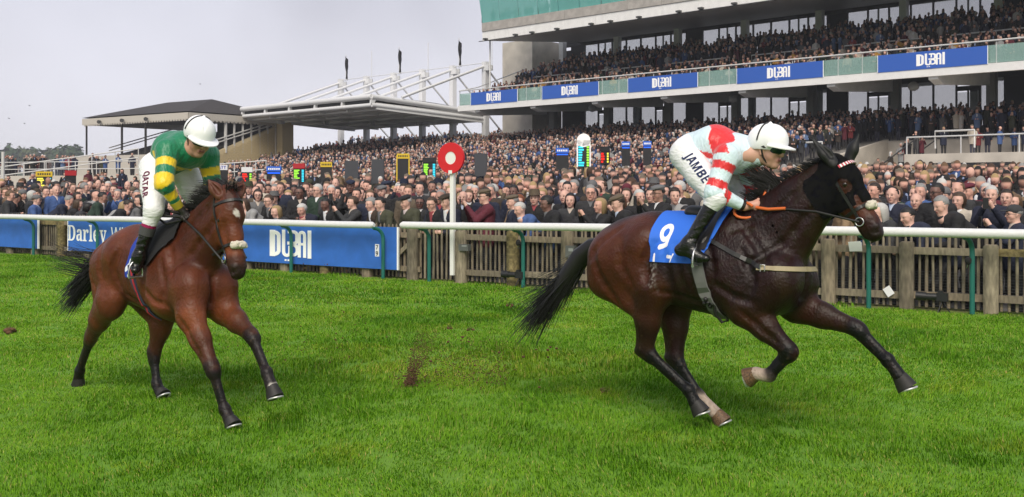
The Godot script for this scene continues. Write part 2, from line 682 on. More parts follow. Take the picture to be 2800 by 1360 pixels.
func make_rail(called: String, label: String, a: Vector2, b: Vector2, ya: float, yb: float, posts: Array, r := 0.062) -> void:
	var root := thing(called, label, "rail", Transform3D(Basis(), V(a.x, 0, a.y)), "white running rails beside the course")
	var white := mat("rail_white", lin(0.8, 0.8, 0.8), 0.32)
	grainy(white, 0.03, 0.9, 1.0, Vector3(1.5, 4.0, 1.5), 19)
	var green := mat("rail_green", lin(0.012, 0.13, 0.105), 0.42)
	var o := V(a.x, 0, a.y)
	var path := []
	var rad := []
	var n := 24
	for i in n + 1:
		var t := float(i) / n
		path.append(V(lerpf(a.x, b.x, t), lerpf(ya, yb, t) - 0.005 * sin(t * n * 0.9), lerpf(a.y, b.y, t)) - o)
		rad.append(r)
	var dir: Vector3 = (path[n] - path[0]).normalized()
	path.push_front(path[0] - dir * 0.05); rad.push_front(r * 0.55)
	path.append(path[n + 1] + dir * 0.05); rad.append(r * 0.55)
	var m := MB.new()
	m.tube(path, rad, 16)
	obj("rail_tube", m, white, root)
	for k in range(3, n, 6):   # sleeves where the lengths join
		var j := MB.new()
		j.tube([path[k] - dir * 0.05, path[k] + dir * 0.05], r * 1.03, 16)
		obj("rail_joint", j, white, root)
	for px in posts:
		var t: float = (px - a.x) / (b.x - a.x)
		var top: Vector3 = V(px, lerpf(ya, yb, t), lerpf(a.y, b.y, t)) - o
		var back := Vector3(0.53, 0, -0.848)
		var p := []
		for i in 7:
			var g := PI / 2 * i / 6.0
			p.append(Vector3(top.x, top.y - 0.26 + 0.2 * sin(g), top.z) + back * (0.03 + 0.17 * cos(g)) + dir * 0.07 * cos(g))
		p.push_front(Vector3(top.x, -0.05, top.z) + back * 0.2 + dir * 0.07)
		p.append(top + Vector3(0, -0.04, 0))
		var s := MB.new()
		s.tube(p, 0.034, 10)
		obj("post", s, green, root)


func make_fence() -> void:
	var wood: Array = []
	for i in 4:
		var m := mat("fence_wood_%d" % i, [lin(0.37, 0.30, 0.21), lin(0.28, 0.235, 0.17), lin(0.43, 0.365, 0.26), lin(0.33, 0.28, 0.2)][i], 0.93)
		grainy(m, 0.03, 0.62, 1.0, Vector3(2.5, 0.5, 2.5), 30 + i, 0.5)
		wood.append(m)
	var mossy := mat("mossy_wood", lin(0.42, 0.33, 0.15), 0.95)
	grainy(mossy, 0.04, 0.45, 1.0, Vector3(1.5, 1.0, 1.5), 41, 0.6)
	var root := thing("picket_fence", "long weathered wooden picket fence between the running rail and the crowd", "fence")
	var shapes := []
	for k in 5:
		var r := 0.019 + 0.0018 * k
		var m := MB.new()
		m.tube([Vector3(0, 0.03, 0), Vector3(0.001 * k, 0.5, 0.002), Vector3(0, 0.955 + 0.006 * k, 0), Vector3(0, 0.985 + 0.006 * k, 0)], [r, r, r * 0.95, r * 0.45], 7)
		shapes.append(m.done())
	var x := -13.9
	var i := 0
	while x < 9.7:
		var gate: bool = x > -2.55 and x < -1.95
		if not gate:
			var f := line_frame(x, 0.5)
			var o := obj("picket", shapes[rng.randi() % 5], wood[rng.randi() % 4], root)
			o.transform = f
			o.rotate_object_local(Vector3.FORWARD, rng.randf_range(-0.02, 0.02))
			o.rotate_object_local(Vector3.UP, rng.randf() * TAU)
		x += 0.079 + (0.003 if i % 7 == 0 else 0.0)
		i += 1
	x = -13.7
	i = 0
	while x < 10.2:
		var m := MB.new()
		var h := 0.91 + rng.randf_range(-0.02, 0.04)
		m.tube([Vector3(0, -0.1, 0), Vector3(0, h, 0), Vector3(0, h + 0.018, 0)], [0.125, 0.125, 0.1], 4)
		var o := obj("fence_post", m, mossy if i % 4 == 3 else wood[(i * 5) % 4], root)
		o.transform = line_frame(x, 0.43) * Transform3D(Basis(Vector3.UP, PI / 4), Vector3.ZERO)
		for y in [0.8, 0.19]:
			var x2 := x + 0.9
			var a := line_frame(x + 0.03, 0.445)
			var b := line_frame(x2 - 0.03, 0.445)
			if x > -3.0 and x < -1.9:
				continue
			var rl := MB.new()
			var dy := rng.randf_range(-0.012, 0.012)
			rl.beam(a.origin + Vector3(0, y + dy, 0), b.origin + Vector3(0, y + dy + rng.randf_range(-0.008, 0.008), 0), 0.045, 0.098)
			obj("fence_rail", rl, mossy if (i % 5 == 2 and y > 0.5) else wood[(i + (1 if y > 0.5 else 3)) % 4], root)
		x += 0.9
		i += 1
	var wire := MB.new()   # the low wire netting stapled to the pickets
	for s in 2:
		for k in 13:
			var y := 0.06 + k * 0.038
			var pts := []
			for q in 13:
				var px := lerpf(-1.3 if s else -13.9, 9.7 if s else -3.2, q / 12.0)
				pts.append(line_frame(px, 0.474).origin + Vector3(0, y, 0))
			wire.tube(pts, 0.0016, 3, false)
	tag(obj("wire_netting", wire, mat("wire", lin(0.16, 0.17, 0.17), 0.5, 0.6), root), "", "", "", "stuff")
	# a small gate by the finishing post, with its diagonal brace
	var gf := line_frame(-1.9, 0.45)
	var gate := thing("fence_gate", "small wooden picket gate with a diagonal brace left of the finishing post", "gate", gf)
	for k in 9:
		var o := obj("picket", shapes[k % 5], wood[(k * 3) % 4], gate)
		o.position = Vector3(-0.74 + k * 0.09, 0, -0.06)
	for y in [0.8, 0.19]:
		var m := MB.new()
		m.box(Vector3(-0.38, y, 0), Vector3(0.8, 0.095, 0.04))
		obj("gate_rail", m, wood[0], gate)
	var br := MB.new()
	br.beam(Vector3(-0.72, 0.22, 0.026), Vector3(-0.06, 0.78, 0.026), 0.03, 0.075)
	obj("brace", br, wood[2], gate)


func text_mesh(t: String, size: float, font := "Droid Sans", depth := 0.006, bold := false) -> ArrayMesh:
	var f := SystemFont.new()
	f.font_names = PackedStringArray([font])
	if bold:
		f.font_weight = 700
	var m := TextMesh.new()
	m.text = t
	m.font = f
	m.font_size = 64
	m.pixel_size = size / 64.0
	m.depth = depth
	m.curve_step = 3.0
	var a := ArrayMesh.new()
	var arr := m.get_mesh_arrays()
	a.add_surface_from_arrays(Mesh.PRIMITIVE_TRIANGLES, arr)
	return a


func sign_text(t: String, at: Transform3D, size: float, c: Material, parent: Node3D, font := "Droid Sans", bold := false, width := 0.0, called := "lettering") -> MeshInstance3D:
	var m := text_mesh(t, size, font, 0.004, bold)
	var o := obj(called, m, c, parent)
	var s := 1.0
	if width > 0.0:
		s = width / maxf(m.get_aabb().size.x, 0.01)
	o.transform = at * Transform3D(Basis().scaled(Vector3(s, 1, 1)), Vector3.ZERO)
	return o


func stroke(m: MB, pts: Array, w: float, at: Transform3D, th: float, joint := Geometry2D.JOIN_MITER, ends := Geometry2D.END_BUTT) -> void:
	var p := PackedVector2Array()
	for q in pts:
		p.append(q)
	for poly in Geometry2D.offset_polyline(p, w / 2.0, joint, ends):
		if not Geometry2D.is_polygon_clockwise(poly):
			m.plate(poly, at, th)


func arc(c: Vector2, r: Vector2, a: float, b: float, n := 8) -> Array:
	var o := []
	for i in n + 1:
		var g := lerpf(a, b, float(i) / n)
		o.append(c + Vector2(cos(g), sin(g)) * r)
	return o


func city_logo() -> ArrayMesh:   # the five block letters with curled inner strokes; 1.45 wide, 1 high, centred
	var m := MB.new()
	var k := 0
	var put := func(pts: Array, w: float, th: float) -> void:
		stroke(m, pts, w, Transform3D(Basis(), Vector3(-0.725, -0.5, 0)), th)
	# D
	put.call([Vector2(0.1, 0.02), Vector2(0.1, 0.98)], 0.19, 0.008)
	put.call([Vector2(0.02, 0.9)] + arc(Vector2(0.16, 0.76), Vector2(0.16, 0.14), PI / 2, 0.0) + arc(Vector2(0.16, 0.24), Vector2(0.16, 0.14), 0.0, -PI / 2) + [Vector2(0.02, 0.1)], 0.13, 0.0088)
	# U with the two dots below
	put.call([Vector2(0.49, 1.0), Vector2(0.49, 0.2)], 0.11, 0.008)
	put.call([Vector2(0.49, 0.42)] + arc(Vector2(0.6, 0.2), Vector2(0.11, 0.13), PI, TAU) + [Vector2(0.71, 0.42)], 0.11, 0.0086)
	put.call([Vector2(0.53, -0.1), Vector2(0.59, -0.1)], 0.06, 0.008)
	put.call([Vector2(0.63, -0.1), Vector2(0.69, -0.1)], 0.06, 0.008)
	# B
	put.call([Vector2(0.64, 0.93)] + arc(Vector2(0.83, 0.8), Vector2(0.12, 0.13), PI / 2, 0.0) + [Vector2(0.95, 0.66)] + arc(Vector2(0.83, 0.62), Vector2(0.12, 0.1), 0.0, -PI / 2) + [Vector2(0.62, 0.52)], 0.11, 0.0092)
	put.call([Vector2(0.74, 0.46)] + arc(Vector2(0.84, 0.28), Vector2(0.13, 0.18), PI / 2, -PI / 2) + [Vector2(0.76, 0.1)], 0.11, 0.0098)
	put.call([Vector2(0.76, 0.96), Vector2(0.76, 0.64)], 0.07, 0.0104)
	# A
	put.call([Vector2(1.03, 0.02), Vector2(1.03, 0.7)] + arc(Vector2(1.12, 0.78), Vector2(0.09, 0.15), PI, 0.0) + [Vector2(1.21, 0.02)], 0.1, 0.009)
	put.call([Vector2(0.98, 0.5), Vector2(1.24, 0.5)], 0.09, 0.0096)
	# I
	put.call([Vector2(1.37, 0.0), Vector2(1.37, 1.0)], 0.12, 0.008)
	return m.done()


func make_boards() -> void:
	var blue := mat("board_blue", lin(0.036, 0.165, 0.62), 0.5)
	grainy(blue, 0.01, 0.86, 1.0, Vector3.ONE * 0.6, 77)
	var edge := mat("board_edge", lin(0.02, 0.03, 0.05), 0.6)
	var white := mat("sign_white", lin(0.8, 0.8, 0.8), 0.55)
	var logo := city_logo()
	for b in [[-16.2, -11.65, "plain blue advertising board at the far left end of the fence"], [-10.62, -7.0, "blue advertising board lettered Darley Winning behind the horse at left"], [-6.85, -2.22, "long blue advertising board lettered DUBAI left of the finishing post"]]:
		var f := line_frame(clampf(b[0], -14.2, 7.0), 0.3)
		var p := rail_at(b[0], 0.3)
		f.origin = V(p.x, 0, p.y)
		var w: float = (rail_at(b[1]) - rail_at(b[0])).length()
		var root := thing("advertising_board", b[2], "board", f, "blue boards along the fence")
		var m := MB.new()
		m.box(Vector3(w / 2, 0.555, 0), Vector3(w, 0.77, 0.03))
		obj("board_panel", m, blue, root)
		for s in [0.0, w]:
			var e := MB.new()
			e.box(Vector3(s, 0.555, -0.004), Vector3(0.024, 0.774, 0.04))
			obj("edge_strip", e, edge, root)
		if b[0] > -7.5:
			var o := obj("logo", logo, white, root)
			o.transform = Transform3D(Basis().scaled(Vector3(0.80, 0.54, 1)), Vector3(2.86, 0.56, 0.016))
		elif b[0] > -12.0:
			sign_text("Darley", Transform3D(Basis(), Vector3(0.74, 0.58, 0.016)), 0.5, white, root, "Droid Serif", true, 1.5)
			sign_text("Winning", Transform3D(Basis(), Vector3(2.42, 0.58, 0.016)), 0.47, white, root, "Droid Sans", false, 1.5)


func make_finish_post() -> void:
	var f := line_frame(-1.215, 0.34)
	f.origin += Vector3(-0.0, 0, 0)
	var root := thing("finishing_post", "white finishing post topped by a red ring with a white centre", "post", f)
	var white := mat("post_white", lin(0.8, 0.79, 0.77), 0.5)
	var red := mat("post_red", lin(0.62, 0.012, 0.018), 0.45)
	var m := MB.new()
	m.box(Vector3(0, 1.04, 0), Vector3(0.075, 1.82, 0.07))
	obj("pole", m, white, root)
	var r := MB.new()
	r.disc(Vector3(0, 2.175, 0.05), 0.112, 0.27, 0.05, Vector3.RIGHT, Vector3.UP)
	obj("red_ring", r, red, root)
	var w := MB.new()
	w.disc(Vector3(0, 2.175, 0.045), 0.0, 0.112, 0.04, Vector3.RIGHT, Vector3.UP)
	obj("white_centre", w, white, root)
	var tip := MB.new()
	tip.box(Vector3(0, 1.93, 0.078), Vector3(0.075, 0.06, 0.008))
	obj("pole_tip", tip, white, root)


func make_trackside() -> void:
	make_rail("running_rail", "white running rail on green posts left of the finishing post gap", RAIL_L0, Vector2(-2.52, 18.43), 0.925, 0.985, [-14.0, -11.74, -9.62, -7.4, -5.9, -4.45, -2.5])
	make_rail("running_rail", "white running rail on green posts right of the finishing post gap", Vector2(-1.92, 18.02), Vector2(11.0, 10.17), 1.0, 1.124, [-1.62, 0.02, 1.75, 3.3, 4.75, 5.87, 7.3, 9.2, 10.9])
	make_fence()
	make_boards()
	make_finish_post()
	# cameras and boxes fixed low on the fence and posts
	var black := mat("black_plastic", lin(0.012, 0.012, 0.013), 0.45)
	for q in [[0.03, 0.2, "black remote camera at the foot of the rail post by the horse's tail"], [5.62, 0.2, "black long lens camera at the foot of the right rail post"]]:
		var f := line_frame(q[0], 0.18)
		var cam := thing("remote_camera", q[2], "camera", f, "remote cameras at the fence")
		var m := MB.new()
		m.box(Vector3(0, 0.21, 0), Vector3(0.14, 0.11, 0.08))
		m.box(Vector3(-0.02, 0.28, 0), Vector3(0.06, 0.03, 0.06))
		obj("camera_body", m, black, cam)
		var l := MB.new()
		l.tube([Vector3(-0.07, 0.21, 0), Vector3(-0.2, 0.21, 0.01), Vector3(-0.2, 0.21, 0.01), Vector3(-0.33, 0.215, 0.02)], [0.045, 0.045, 0.055, 0.058], 12)
		obj("lens", l, black, cam)
		for k in 3:
			var g := TAU * k / 3
			var t := MB.new()
			t.tube([Vector3(0, 0.16, 0), Vector3(0.1 * cos(g), 0.0, 0.1 * sin(g))], 0.008, 5)
			obj("leg", t, black, cam)
	for q in [[0.05, 0.72, "black microphone in a foam windshield clipped high on the rail post by the horse's tail"], [5.9, 0.68, "black microphone in a foam windshield clipped high on the right rail post"]]:
		var f := line_frame(q[0], 0.12)
		f.origin.y = q[1]
		var mic := thing("microphone", q[2], "microphone", f, "microphones on the rail posts")
		var m := MB.new()
		m.ball(Vector3(0, 0.03, 0.02), Vector3(0.042, 0.055, 0.042), 8, 10)
		obj("windshield", m, mat("foam", lin(0.01, 0.01, 0.01), 0.95), mic)
		var s := MB.new()
		s.tube([Vector3(0, 0.0, 0.02), Vector3(-0.02, -0.06, 0.0), Vector3(-0.03, -0.07, -0.07)], 0.009, 6)
		obj("clip", s, mat("metal_clip", lin(0.3, 0.3, 0.3), 0.4, 0.8), mic)
	for q in [[0.78, 0.62, 0.16, 0.19, "grey electrical box on the picket fence by the horse's tail"], [-1.0, 0.62, 0.2, 0.11, "grey flat box on the fence right of the finishing post"]]:
		var f := line_frame(q[0], 0.34)
		var bx := thing("junction_box", q[4], "box", f, "grey boxes on the fence")
		var m := MB.new()
		m.box(Vector3(0, q[1], 0), Vector3(q[2], q[3], 0.09))
		obj("box_body", m, mat("box_grey", lin(0.13, 0.135, 0.13), 0.6), bx)
		var l := MB.new()
		l.box(Vector3(0.02, q[1] + 0.03, 0.048), Vector3(q[2] * 0.5, q[3] * 0.25, 0.006))
		obj("lid_plate", l, mat("box_plate", lin(0.35, 0.36, 0.36), 0.5), bx)
	var f2 := line_frame(5.0, 0.39)
	f2.origin.y = 0.22
	var paper := MB.new()
	paper.box(Vector3(0, 0.01, 0), Vector3(0.105, 0.13, 0.003), Basis(Vector3.BACK, 0.62) * Basis(Vector3.RIGHT, -0.1))
	var pn := obj("paper_notice", paper, mat("paper", lin(0.75, 0.75, 0.77), 0.7))
	pn.transform = f2
	tag(pn, "white square of paper caught askew low on the fence at right", "paper")
	var card := MB.new()
	card.box(Vector3(0, 0, 0), Vector3(0.17, 0.14, 0.003), Basis(Vector3.BACK, 0.1) * Basis(Vector3.RIGHT, 0.25))
	card.box(Vector3(0.012, -0.008, -0.008), Vector3(0.16, 0.13, 0.003), Basis(Vector3.BACK, 0.04) * Basis(Vector3.RIGHT, 0.2))
	var cn := obj("racecard", card, mat("paper", Color.WHITE))
	cn.transform = line_frame(4.62, 0.36)
	cn.position.y = 0.84
	tag(cn, "white folded racecard held over the fence top below the black hooded horse's muzzle", "paper")
	var tagp := line_frame(-2.46, 0.02)
	var pl := thing("number_plate", "small white plate numbered 7 over 9 on the last left rail post", "plate", tagp)
	var m3 := MB.new()
	m3.box(Vector3(0.03, 0.53, 0), Vector3(0.09, 0.22, 0.012))
	obj("plate_sheet", m3, mat("paper", Color.WHITE), pl)
	sign_text("7", Transform3D(Basis(), Vector3(0.03, 0.585, 0.007)), 0.11, black, pl, "Droid Sans", true)
	sign_text("9", Transform3D(Basis(), Vector3(0.03, 0.475, 0.007)), 0.11, black, pl, "Droid Sans", true)


# ---------------------------------------------------------------- horses
# Horse axes: x forward, y up, z to its right. J holds the joints of one pose, in metres.
func sym(b: Blob, a: Vector3, c: Vector3, ra: float, rb: float, col: Color, k := 0.05, flat := 1.0, w := Vector3.BACK) -> void:
	b.cap(a, c, ra, rb, col, k, flat, w)
	b.cap(a * Vector3(1, 1, -1), c * Vector3(1, 1, -1), ra, rb, col, k, flat, w * Vector3(1, 1, -1))


func carve(b: Blob, a: Vector3, c: Vector3, ra: float, rb: float, k := 0.05) -> void:
	b.cap(a, c, ra, rb, Color.BLACK, k, 1.0, Vector3.BACK, true)


func head_prims(b: Blob, h: Transform3D, C: Dictionary, g := 1.0) -> void:
	var at := func(x: float, y: float, z: float) -> Vector3:
		return h * Vector3(x, y, z)
	var s: float = h.basis.x.length()
	var side := h.basis.z.normalized()
	var put := func(a: Array, c: Array, ra: float, rb: float, col: Color, k: float, flat: float) -> void:
		b.cap(at.call(a[0], a[1], a[2]), at.call(c[0], c[1], c[2]), ra * s, rb * s, col, k, flat, side)
		if a[2] != 0.0 or c[2] != 0.0:
			b.cap(at.call(a[0], a[1], -a[2]), at.call(c[0], c[1], -c[2]), ra * s, rb * s, col, k, flat, side)
	put.call([0.02, -0.07, 0], [0.15, -0.05, 0], 0.075, 0.085, C.head, 0.05, 0.95)
	put.call([0.13, -0.05, 0], [0.30, -0.055, 0], 0.082, 0.066, C.head, 0.05, 0.86)
	put.call([0.30, -0.055, 0], [0.47, -0.065, 0], 0.066, 0.055, C.face, 0.05, 0.84)
	put.call([0.165, -0.045, 0.058], [0.20, -0.055, 0.054], 0.034, 0.03, C.head, 0.035, 1.0)
	put.call([0.19, -0.105, 0.058], [0.42, -0.075, 0.032], 0.02, 0.014, C.face, 0.04, 1.0)
	put.call([0.16, -0.135, 0.018], [0.25, -0.135, 0.014], 0.105, 0.085, C.head, 0.04, 0.5)
	put.call([0.25, -0.14, 0], [0.47, -0.118, 0], 0.06, 0.03, C.face, 0.05, 0.75)
	put.call([0.46, -0.066, 0], [0.535, -0.072, 0], 0.058, 0.05, C.muzzle, 0.04, 0.95)
	put.call([0.515, -0.04, 0.03], [0.545, -0.05, 0.026], 0.026, 0.022, C.muzzle, 0.02, 1.0)
	put.call([0.555, -0.075, 0], [0.56, -0.1, 0], 0.034, 0.026, C.muzzle, 0.025, 1.2)
	put.call([0.49, -0.122, 0], [0.525, -0.128, 0], 0.03, 0.026, C.muzzle, 0.02, 1.1)
	for z in [-1, 1]:
		carve(b, at.call(0.535, -0.035, 0.052 * z), at.call(0.55, -0.055, 0.044 * z), 0.012 * s, 0.011 * s, 0.012)
		carve(b, at.call(0.22, -0.02, 0.088 * z), at.call(0.34, -0.04, 0.07 * z), 0.012 * s, 0.012 * s, 0.03)
		carve(b, at.call(0.45, -0.107, 0.07 * z), at.call(0.55, -0.108, 0.045 * z), 0.006 * s, 0.006 * s, 0.012)


func leg_prims(b: Blob, hind: bool, p: Array, C: Dictionary, s := 1.0) -> void:
	# p: hip or shoulder, stifle or elbow, hock or knee, fetlock, coronet
	var kn: Vector3 = p[2]
	var ft: Vector3 = p[3]
	var can: Vector3 = (ft - kn).normalized()
	var up: Vector3 = (p[1] - kn).normalized()
	if hind:
		var q := up.cross(can).cross(can).normalized()
		if q.dot(up) < 0.0 and false:
			q = -q
		var rear: Vector3 = (Vector3(-1, 0, 0) - can * Vector3(-1, 0, 0).dot(can)).normalized()
		var mid: Vector3 = p[1].lerp(kn, 0.5)
		b.cap(p[1], mid + rear * 0.012, 0.118 * s, 0.082 * s, C.gaskin, 0.06, 0.78)
		b.cap(mid + rear * 0.012, kn, 0.082 * s, 0.05 * s, C.gaskin.lerp(C.lower, 0.45), 0.04, 0.82)
		b.cap(p[1].lerp(kn, 0.3) + rear * 0.07, kn + rear * 0.052 - can * 0.04, 0.045 * s, 0.017 * s, C.gaskin, 0.04, 0.8)   # the tendon down to the hock
		b.cap(kn + rear * 0.048 - can * 0.045, kn + rear * 0.034 + can * 0.06, 0.026 * s, 0.03 * s, C.lower, 0.02, 0.9)   # the point of the hock
		b.cap(kn - can * 0.01, kn + can * 0.05, 0.053 * s, 0.044 * s, C.lower, 0.03, 0.85)
	else:
		var mid: Vector3 = p[1].lerp(kn, 0.42)
		b.cap(p[1], mid, 0.108 * s, 0.078 * s, C.forearm, 0.06, 0.8)
		b.cap(mid, kn, 0.078 * s, 0.047 * s, C.forearm.lerp(C.lower, 0.5), 0.04, 0.86)
		b.cap(kn - up * -0.025, kn + can * 0.03, 0.05 * s, 0.048 * s, C.lower, 0.025, 1.05)
	var back: Vector3 = (Vector3(-0.9, 0.1, 0) - can * Vector3(-0.9, 0.1, 0).dot(can)).normalized()
	if not hind and can.x < -0.3:
		back = (Vector3(-0.7, 0.9, 0) - can * Vector3(-0.7, 0.9, 0).dot(can)).normalized()
	b.cap(kn + can * 0.03, ft - can * 0.02, 0.036 * s, 0.031 * s, C.lower, 0.02, 0.85)
	b.cap(kn + can * 0.05 + back * 0.03, ft + back * 0.02, 0.022 * s, 0.022 * s, C.lower, 0.02, 0.8)   # the tendons behind the cannon
	b.cap(ft - can * 0.012, ft + back * 0.012, 0.041 * s, 0.034 * s, C.lower, 0.02, 0.95)
	var co: Vector3 = p[4]
	b.cap(ft, co, 0.035 * s, 0.043 * s, p[5] if p.size() > 5 else C.lower, 0.02, 1.0)


func hoof(root: Node3D, co: Vector3, toe: Vector3, m: Material, sole: Vector3) -> void:
	var mb := MB.new()
	var ax := (toe - co).normalized()
	var fw := (sole - ax * sole.dot(ax)).normalized()
	var l := co.distance_to(toe)
	var path := []
	for i in 4:
		path.append(co + ax * l * i / 3.0 + fw * 0.022 * i / 3.0)
	mb.tube(path, [0.047, 0.054, 0.061, 0.067], 16, true, 0.88, fw)
	obj("hoof", mb, m, root)
	var sh := MB.new()
	var side := ax.cross(fw)
	var pts := []
	for i in 13:
		var g := lerpf(-2.3, 2.3, i / 12.0)
		pts.append(toe + fw * (0.022 + 0.056 * cos(g)) + side * 0.05 * sin(g) + ax * 0.004)
	sh.tube(pts, 0.008, 5)
	obj("shoe", sh, mat("shoe_metal", lin(0.6, 0.6, 0.6), 0.35, 0.6), root)


func groove(b: Blob, line: Array, z: float, r: float, depth: float) -> void:
	var pts := laid(b, line, z, 6, r - depth, 0.6)
	for i in pts.size() - 1:
		var t := minf(1.0, 2.2 * minf(i + 0.5, pts.size() - 1.5 - i) / (pts.size() - 1.0))
		b.cap(pts[i], pts[i + 1], r * (0.7 + 0.3 * t), r * (0.7 + 0.3 * t), Color.BLACK, 0.035, 1.0, Vector3.BACK, true)


func horse_blob(J: Dictionary, C: Dictionary) -> Blob:
	var b := Blob.new()
	var o: Vector3 = J.trunk   # the trunk's place
	var t := func(x: float, y: float, z: float) -> Vector3:
		return Vector3(x * J.len, y, z * J.slim / 0.82) + o
	var tr := [t.call(-0.66, 1.20, 0), t.call(-0.36, 1.16, 0), t.call(-0.12, 1.138, 0), t.call(0.1, 1.117, 0), t.call(0.27, 1.09, 0), t.call(0.40, 1.075, 0)]
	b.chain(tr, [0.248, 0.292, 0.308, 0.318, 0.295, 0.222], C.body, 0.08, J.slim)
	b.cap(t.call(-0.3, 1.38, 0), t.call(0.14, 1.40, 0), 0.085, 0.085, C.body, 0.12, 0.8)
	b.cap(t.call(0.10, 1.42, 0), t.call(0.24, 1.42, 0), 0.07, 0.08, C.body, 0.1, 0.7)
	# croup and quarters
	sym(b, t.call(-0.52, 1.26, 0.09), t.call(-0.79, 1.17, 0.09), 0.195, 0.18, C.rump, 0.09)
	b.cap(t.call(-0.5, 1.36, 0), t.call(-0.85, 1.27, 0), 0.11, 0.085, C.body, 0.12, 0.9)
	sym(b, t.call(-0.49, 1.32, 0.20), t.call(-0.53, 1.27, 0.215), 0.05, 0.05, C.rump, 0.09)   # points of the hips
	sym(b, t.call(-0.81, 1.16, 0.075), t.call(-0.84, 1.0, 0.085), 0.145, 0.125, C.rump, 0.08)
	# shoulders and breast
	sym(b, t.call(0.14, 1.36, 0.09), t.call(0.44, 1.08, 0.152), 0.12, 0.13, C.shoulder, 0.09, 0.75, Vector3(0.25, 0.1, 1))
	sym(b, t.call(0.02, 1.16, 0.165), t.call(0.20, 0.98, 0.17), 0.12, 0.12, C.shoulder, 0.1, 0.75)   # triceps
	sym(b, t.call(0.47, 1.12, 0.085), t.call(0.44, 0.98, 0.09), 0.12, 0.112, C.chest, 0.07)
	carve(b, t.call(0.62, 1.14, 0), t.call(0.58, 0.96, 0), 0.012, 0.02, 0.06)
	# neck, tapering to the throat
	var nk: Array = J.neck
	b.chain(nk, J.neck_r, C.neck, 0.08, 0.52)
	var crest := []
	for i in nk.size():
		var d: Vector3 = (nk[mini(i + 1, nk.size() - 1)] - nk[maxi(i - 1, 0)]).normalized()
		crest.append(nk[i] + Vector3(-d.y, d.x, 0) * (J.neck_r[i] * 0.72))
	b.chain(crest, [0.075, 0.06, 0.052, 0.05], C.body, 0.08, 0.75)
	head_prims(b, J.head, C)
	for i in 2:
		var z := 1.0 if i == 0 else -1.0
		var L: Array = J.hind[i]
		var hip: Vector3 = t.call(-0.68, 1.13, 0.115 * z)
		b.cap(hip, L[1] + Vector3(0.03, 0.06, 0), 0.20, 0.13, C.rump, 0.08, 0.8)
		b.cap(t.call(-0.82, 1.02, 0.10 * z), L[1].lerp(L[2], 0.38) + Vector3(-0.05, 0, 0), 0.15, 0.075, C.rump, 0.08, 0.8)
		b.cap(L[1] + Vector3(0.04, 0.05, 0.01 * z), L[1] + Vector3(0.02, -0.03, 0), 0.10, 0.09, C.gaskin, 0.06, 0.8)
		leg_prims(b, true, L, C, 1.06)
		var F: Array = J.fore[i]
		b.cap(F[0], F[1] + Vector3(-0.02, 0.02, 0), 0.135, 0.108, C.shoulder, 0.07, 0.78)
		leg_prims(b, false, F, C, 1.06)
	# the lines between the muscles, pressed into the surface of both flanks
	for q in [[0.020, 0.011, -0.02, 1.38, 0.07, 1.22, 0.09, 1.08, 0.04, 0.97], [0.020, 0.010, 0.20, 1.47, 0.34, 1.32, 0.45, 1.17], [0.018, 0.010, 0.27, 1.26, 0.36, 1.08, 0.32, 0.96], [0.016, 0.008, 0.10, 1.03, 0.22, 0.96, 0.34, 0.93],
			[0.032, 0.022, -0.36, 1.30, -0.44, 1.14, -0.42, 1.02], [0.026, 0.010, -0.88, 1.24, -0.82, 1.05, -0.70, 0.84], [0.03, 0.004, -0.62, 1.32, -0.62, 1.12, -0.54, 0.96], [0.02, 0.006, -0.66, 1.40, -0.80, 1.30, -0.90, 1.16],
			[0.022, 0.0025, -0.30, 1.30, -0.24, 0.98], [0.022, 0.0025, -0.22, 1.30, -0.15, 0.96], [0.022, 0.0025, -0.13, 1.29, -0.06, 0.95], [0.014, 0.005, -0.34, 0.96, -0.10, 0.90, 0.04, 0.88]]:
		for z in [1.0, -1.0]:
			var line := []
			for i in range(2, q.size(), 2):
				line.append(Vector2(q[i] * J.len + o.x, q[i + 1] + o.y))
			groove(b, line, z, q[0], q[1])
	for z in [1.0, -1.0]:   # the jugular furrow and the line under the crest
		var low := []
		var high := []
		for i in nk.size():
			var d: Vector3 = (nk[mini(i + 1, nk.size() - 1)] - nk[maxi(i - 1, 0)]).normalized()
			var up := Vector2(-d.y, d.x)
			low.append(Vector2(nk[i].x, nk[i].y) - up * J.neck_r[i] * 0.5)
			high.append(Vector2(nk[i].x, nk[i].y) + up * J.neck_r[i] * 0.45)
		groove(b, low, z, 0.018, 0.009)
		groove(b, high, z, 0.018, 0.006)
		for i in 2:
			var F: Array = J.fore[i]
			if (i == 0) == (z > 0):
				var a0: Vector3 = F[1]
				var a1: Vector3 = F[2]
				groove(b, [Vector2(a0.x, a0.y), Vector2(a0.lerp(a1, 0.75).x, a0.lerp(a1, 0.75).y)], z, 0.012, 0.006)
	return b


func filtered(m: MB, keep: Callable) -> MB:
	var o := MB.new()
	o.v = m.v; o.n = m.n; o.c = m.c; o.uv = m.uv
	for i in range(0, m.ix.size(), 3):
		var p := (m.v[m.ix[i]] + m.v[m.ix[i + 1]] + m.v[m.ix[i + 2]]) / 3.0
		if keep.call(p):
			o.ix.append(m.ix[i]); o.ix.append(m.ix[i + 1]); o.ix.append(m.ix[i + 2])
	return o


func laid(b: Blob, pts: Array, z: float, n := 10, off := 0.006, near := 0.55) -> Array:   # a line in the side view laid on the surface of one flank
	var out := []
	var c := Curve3D.new()
	for q in pts:
		c.add_point(Vector3(q.x, q.y, 0))
	var l := c.get_baked_length()
	for i in n + 1:
		var q := c.sample_baked(l * i / n, false)
		var h := b.hit(Vector3(q.x, q.y, near * z), Vector3(0, 0, -z), near * 1.2, off)
		out.append(h)
	return out


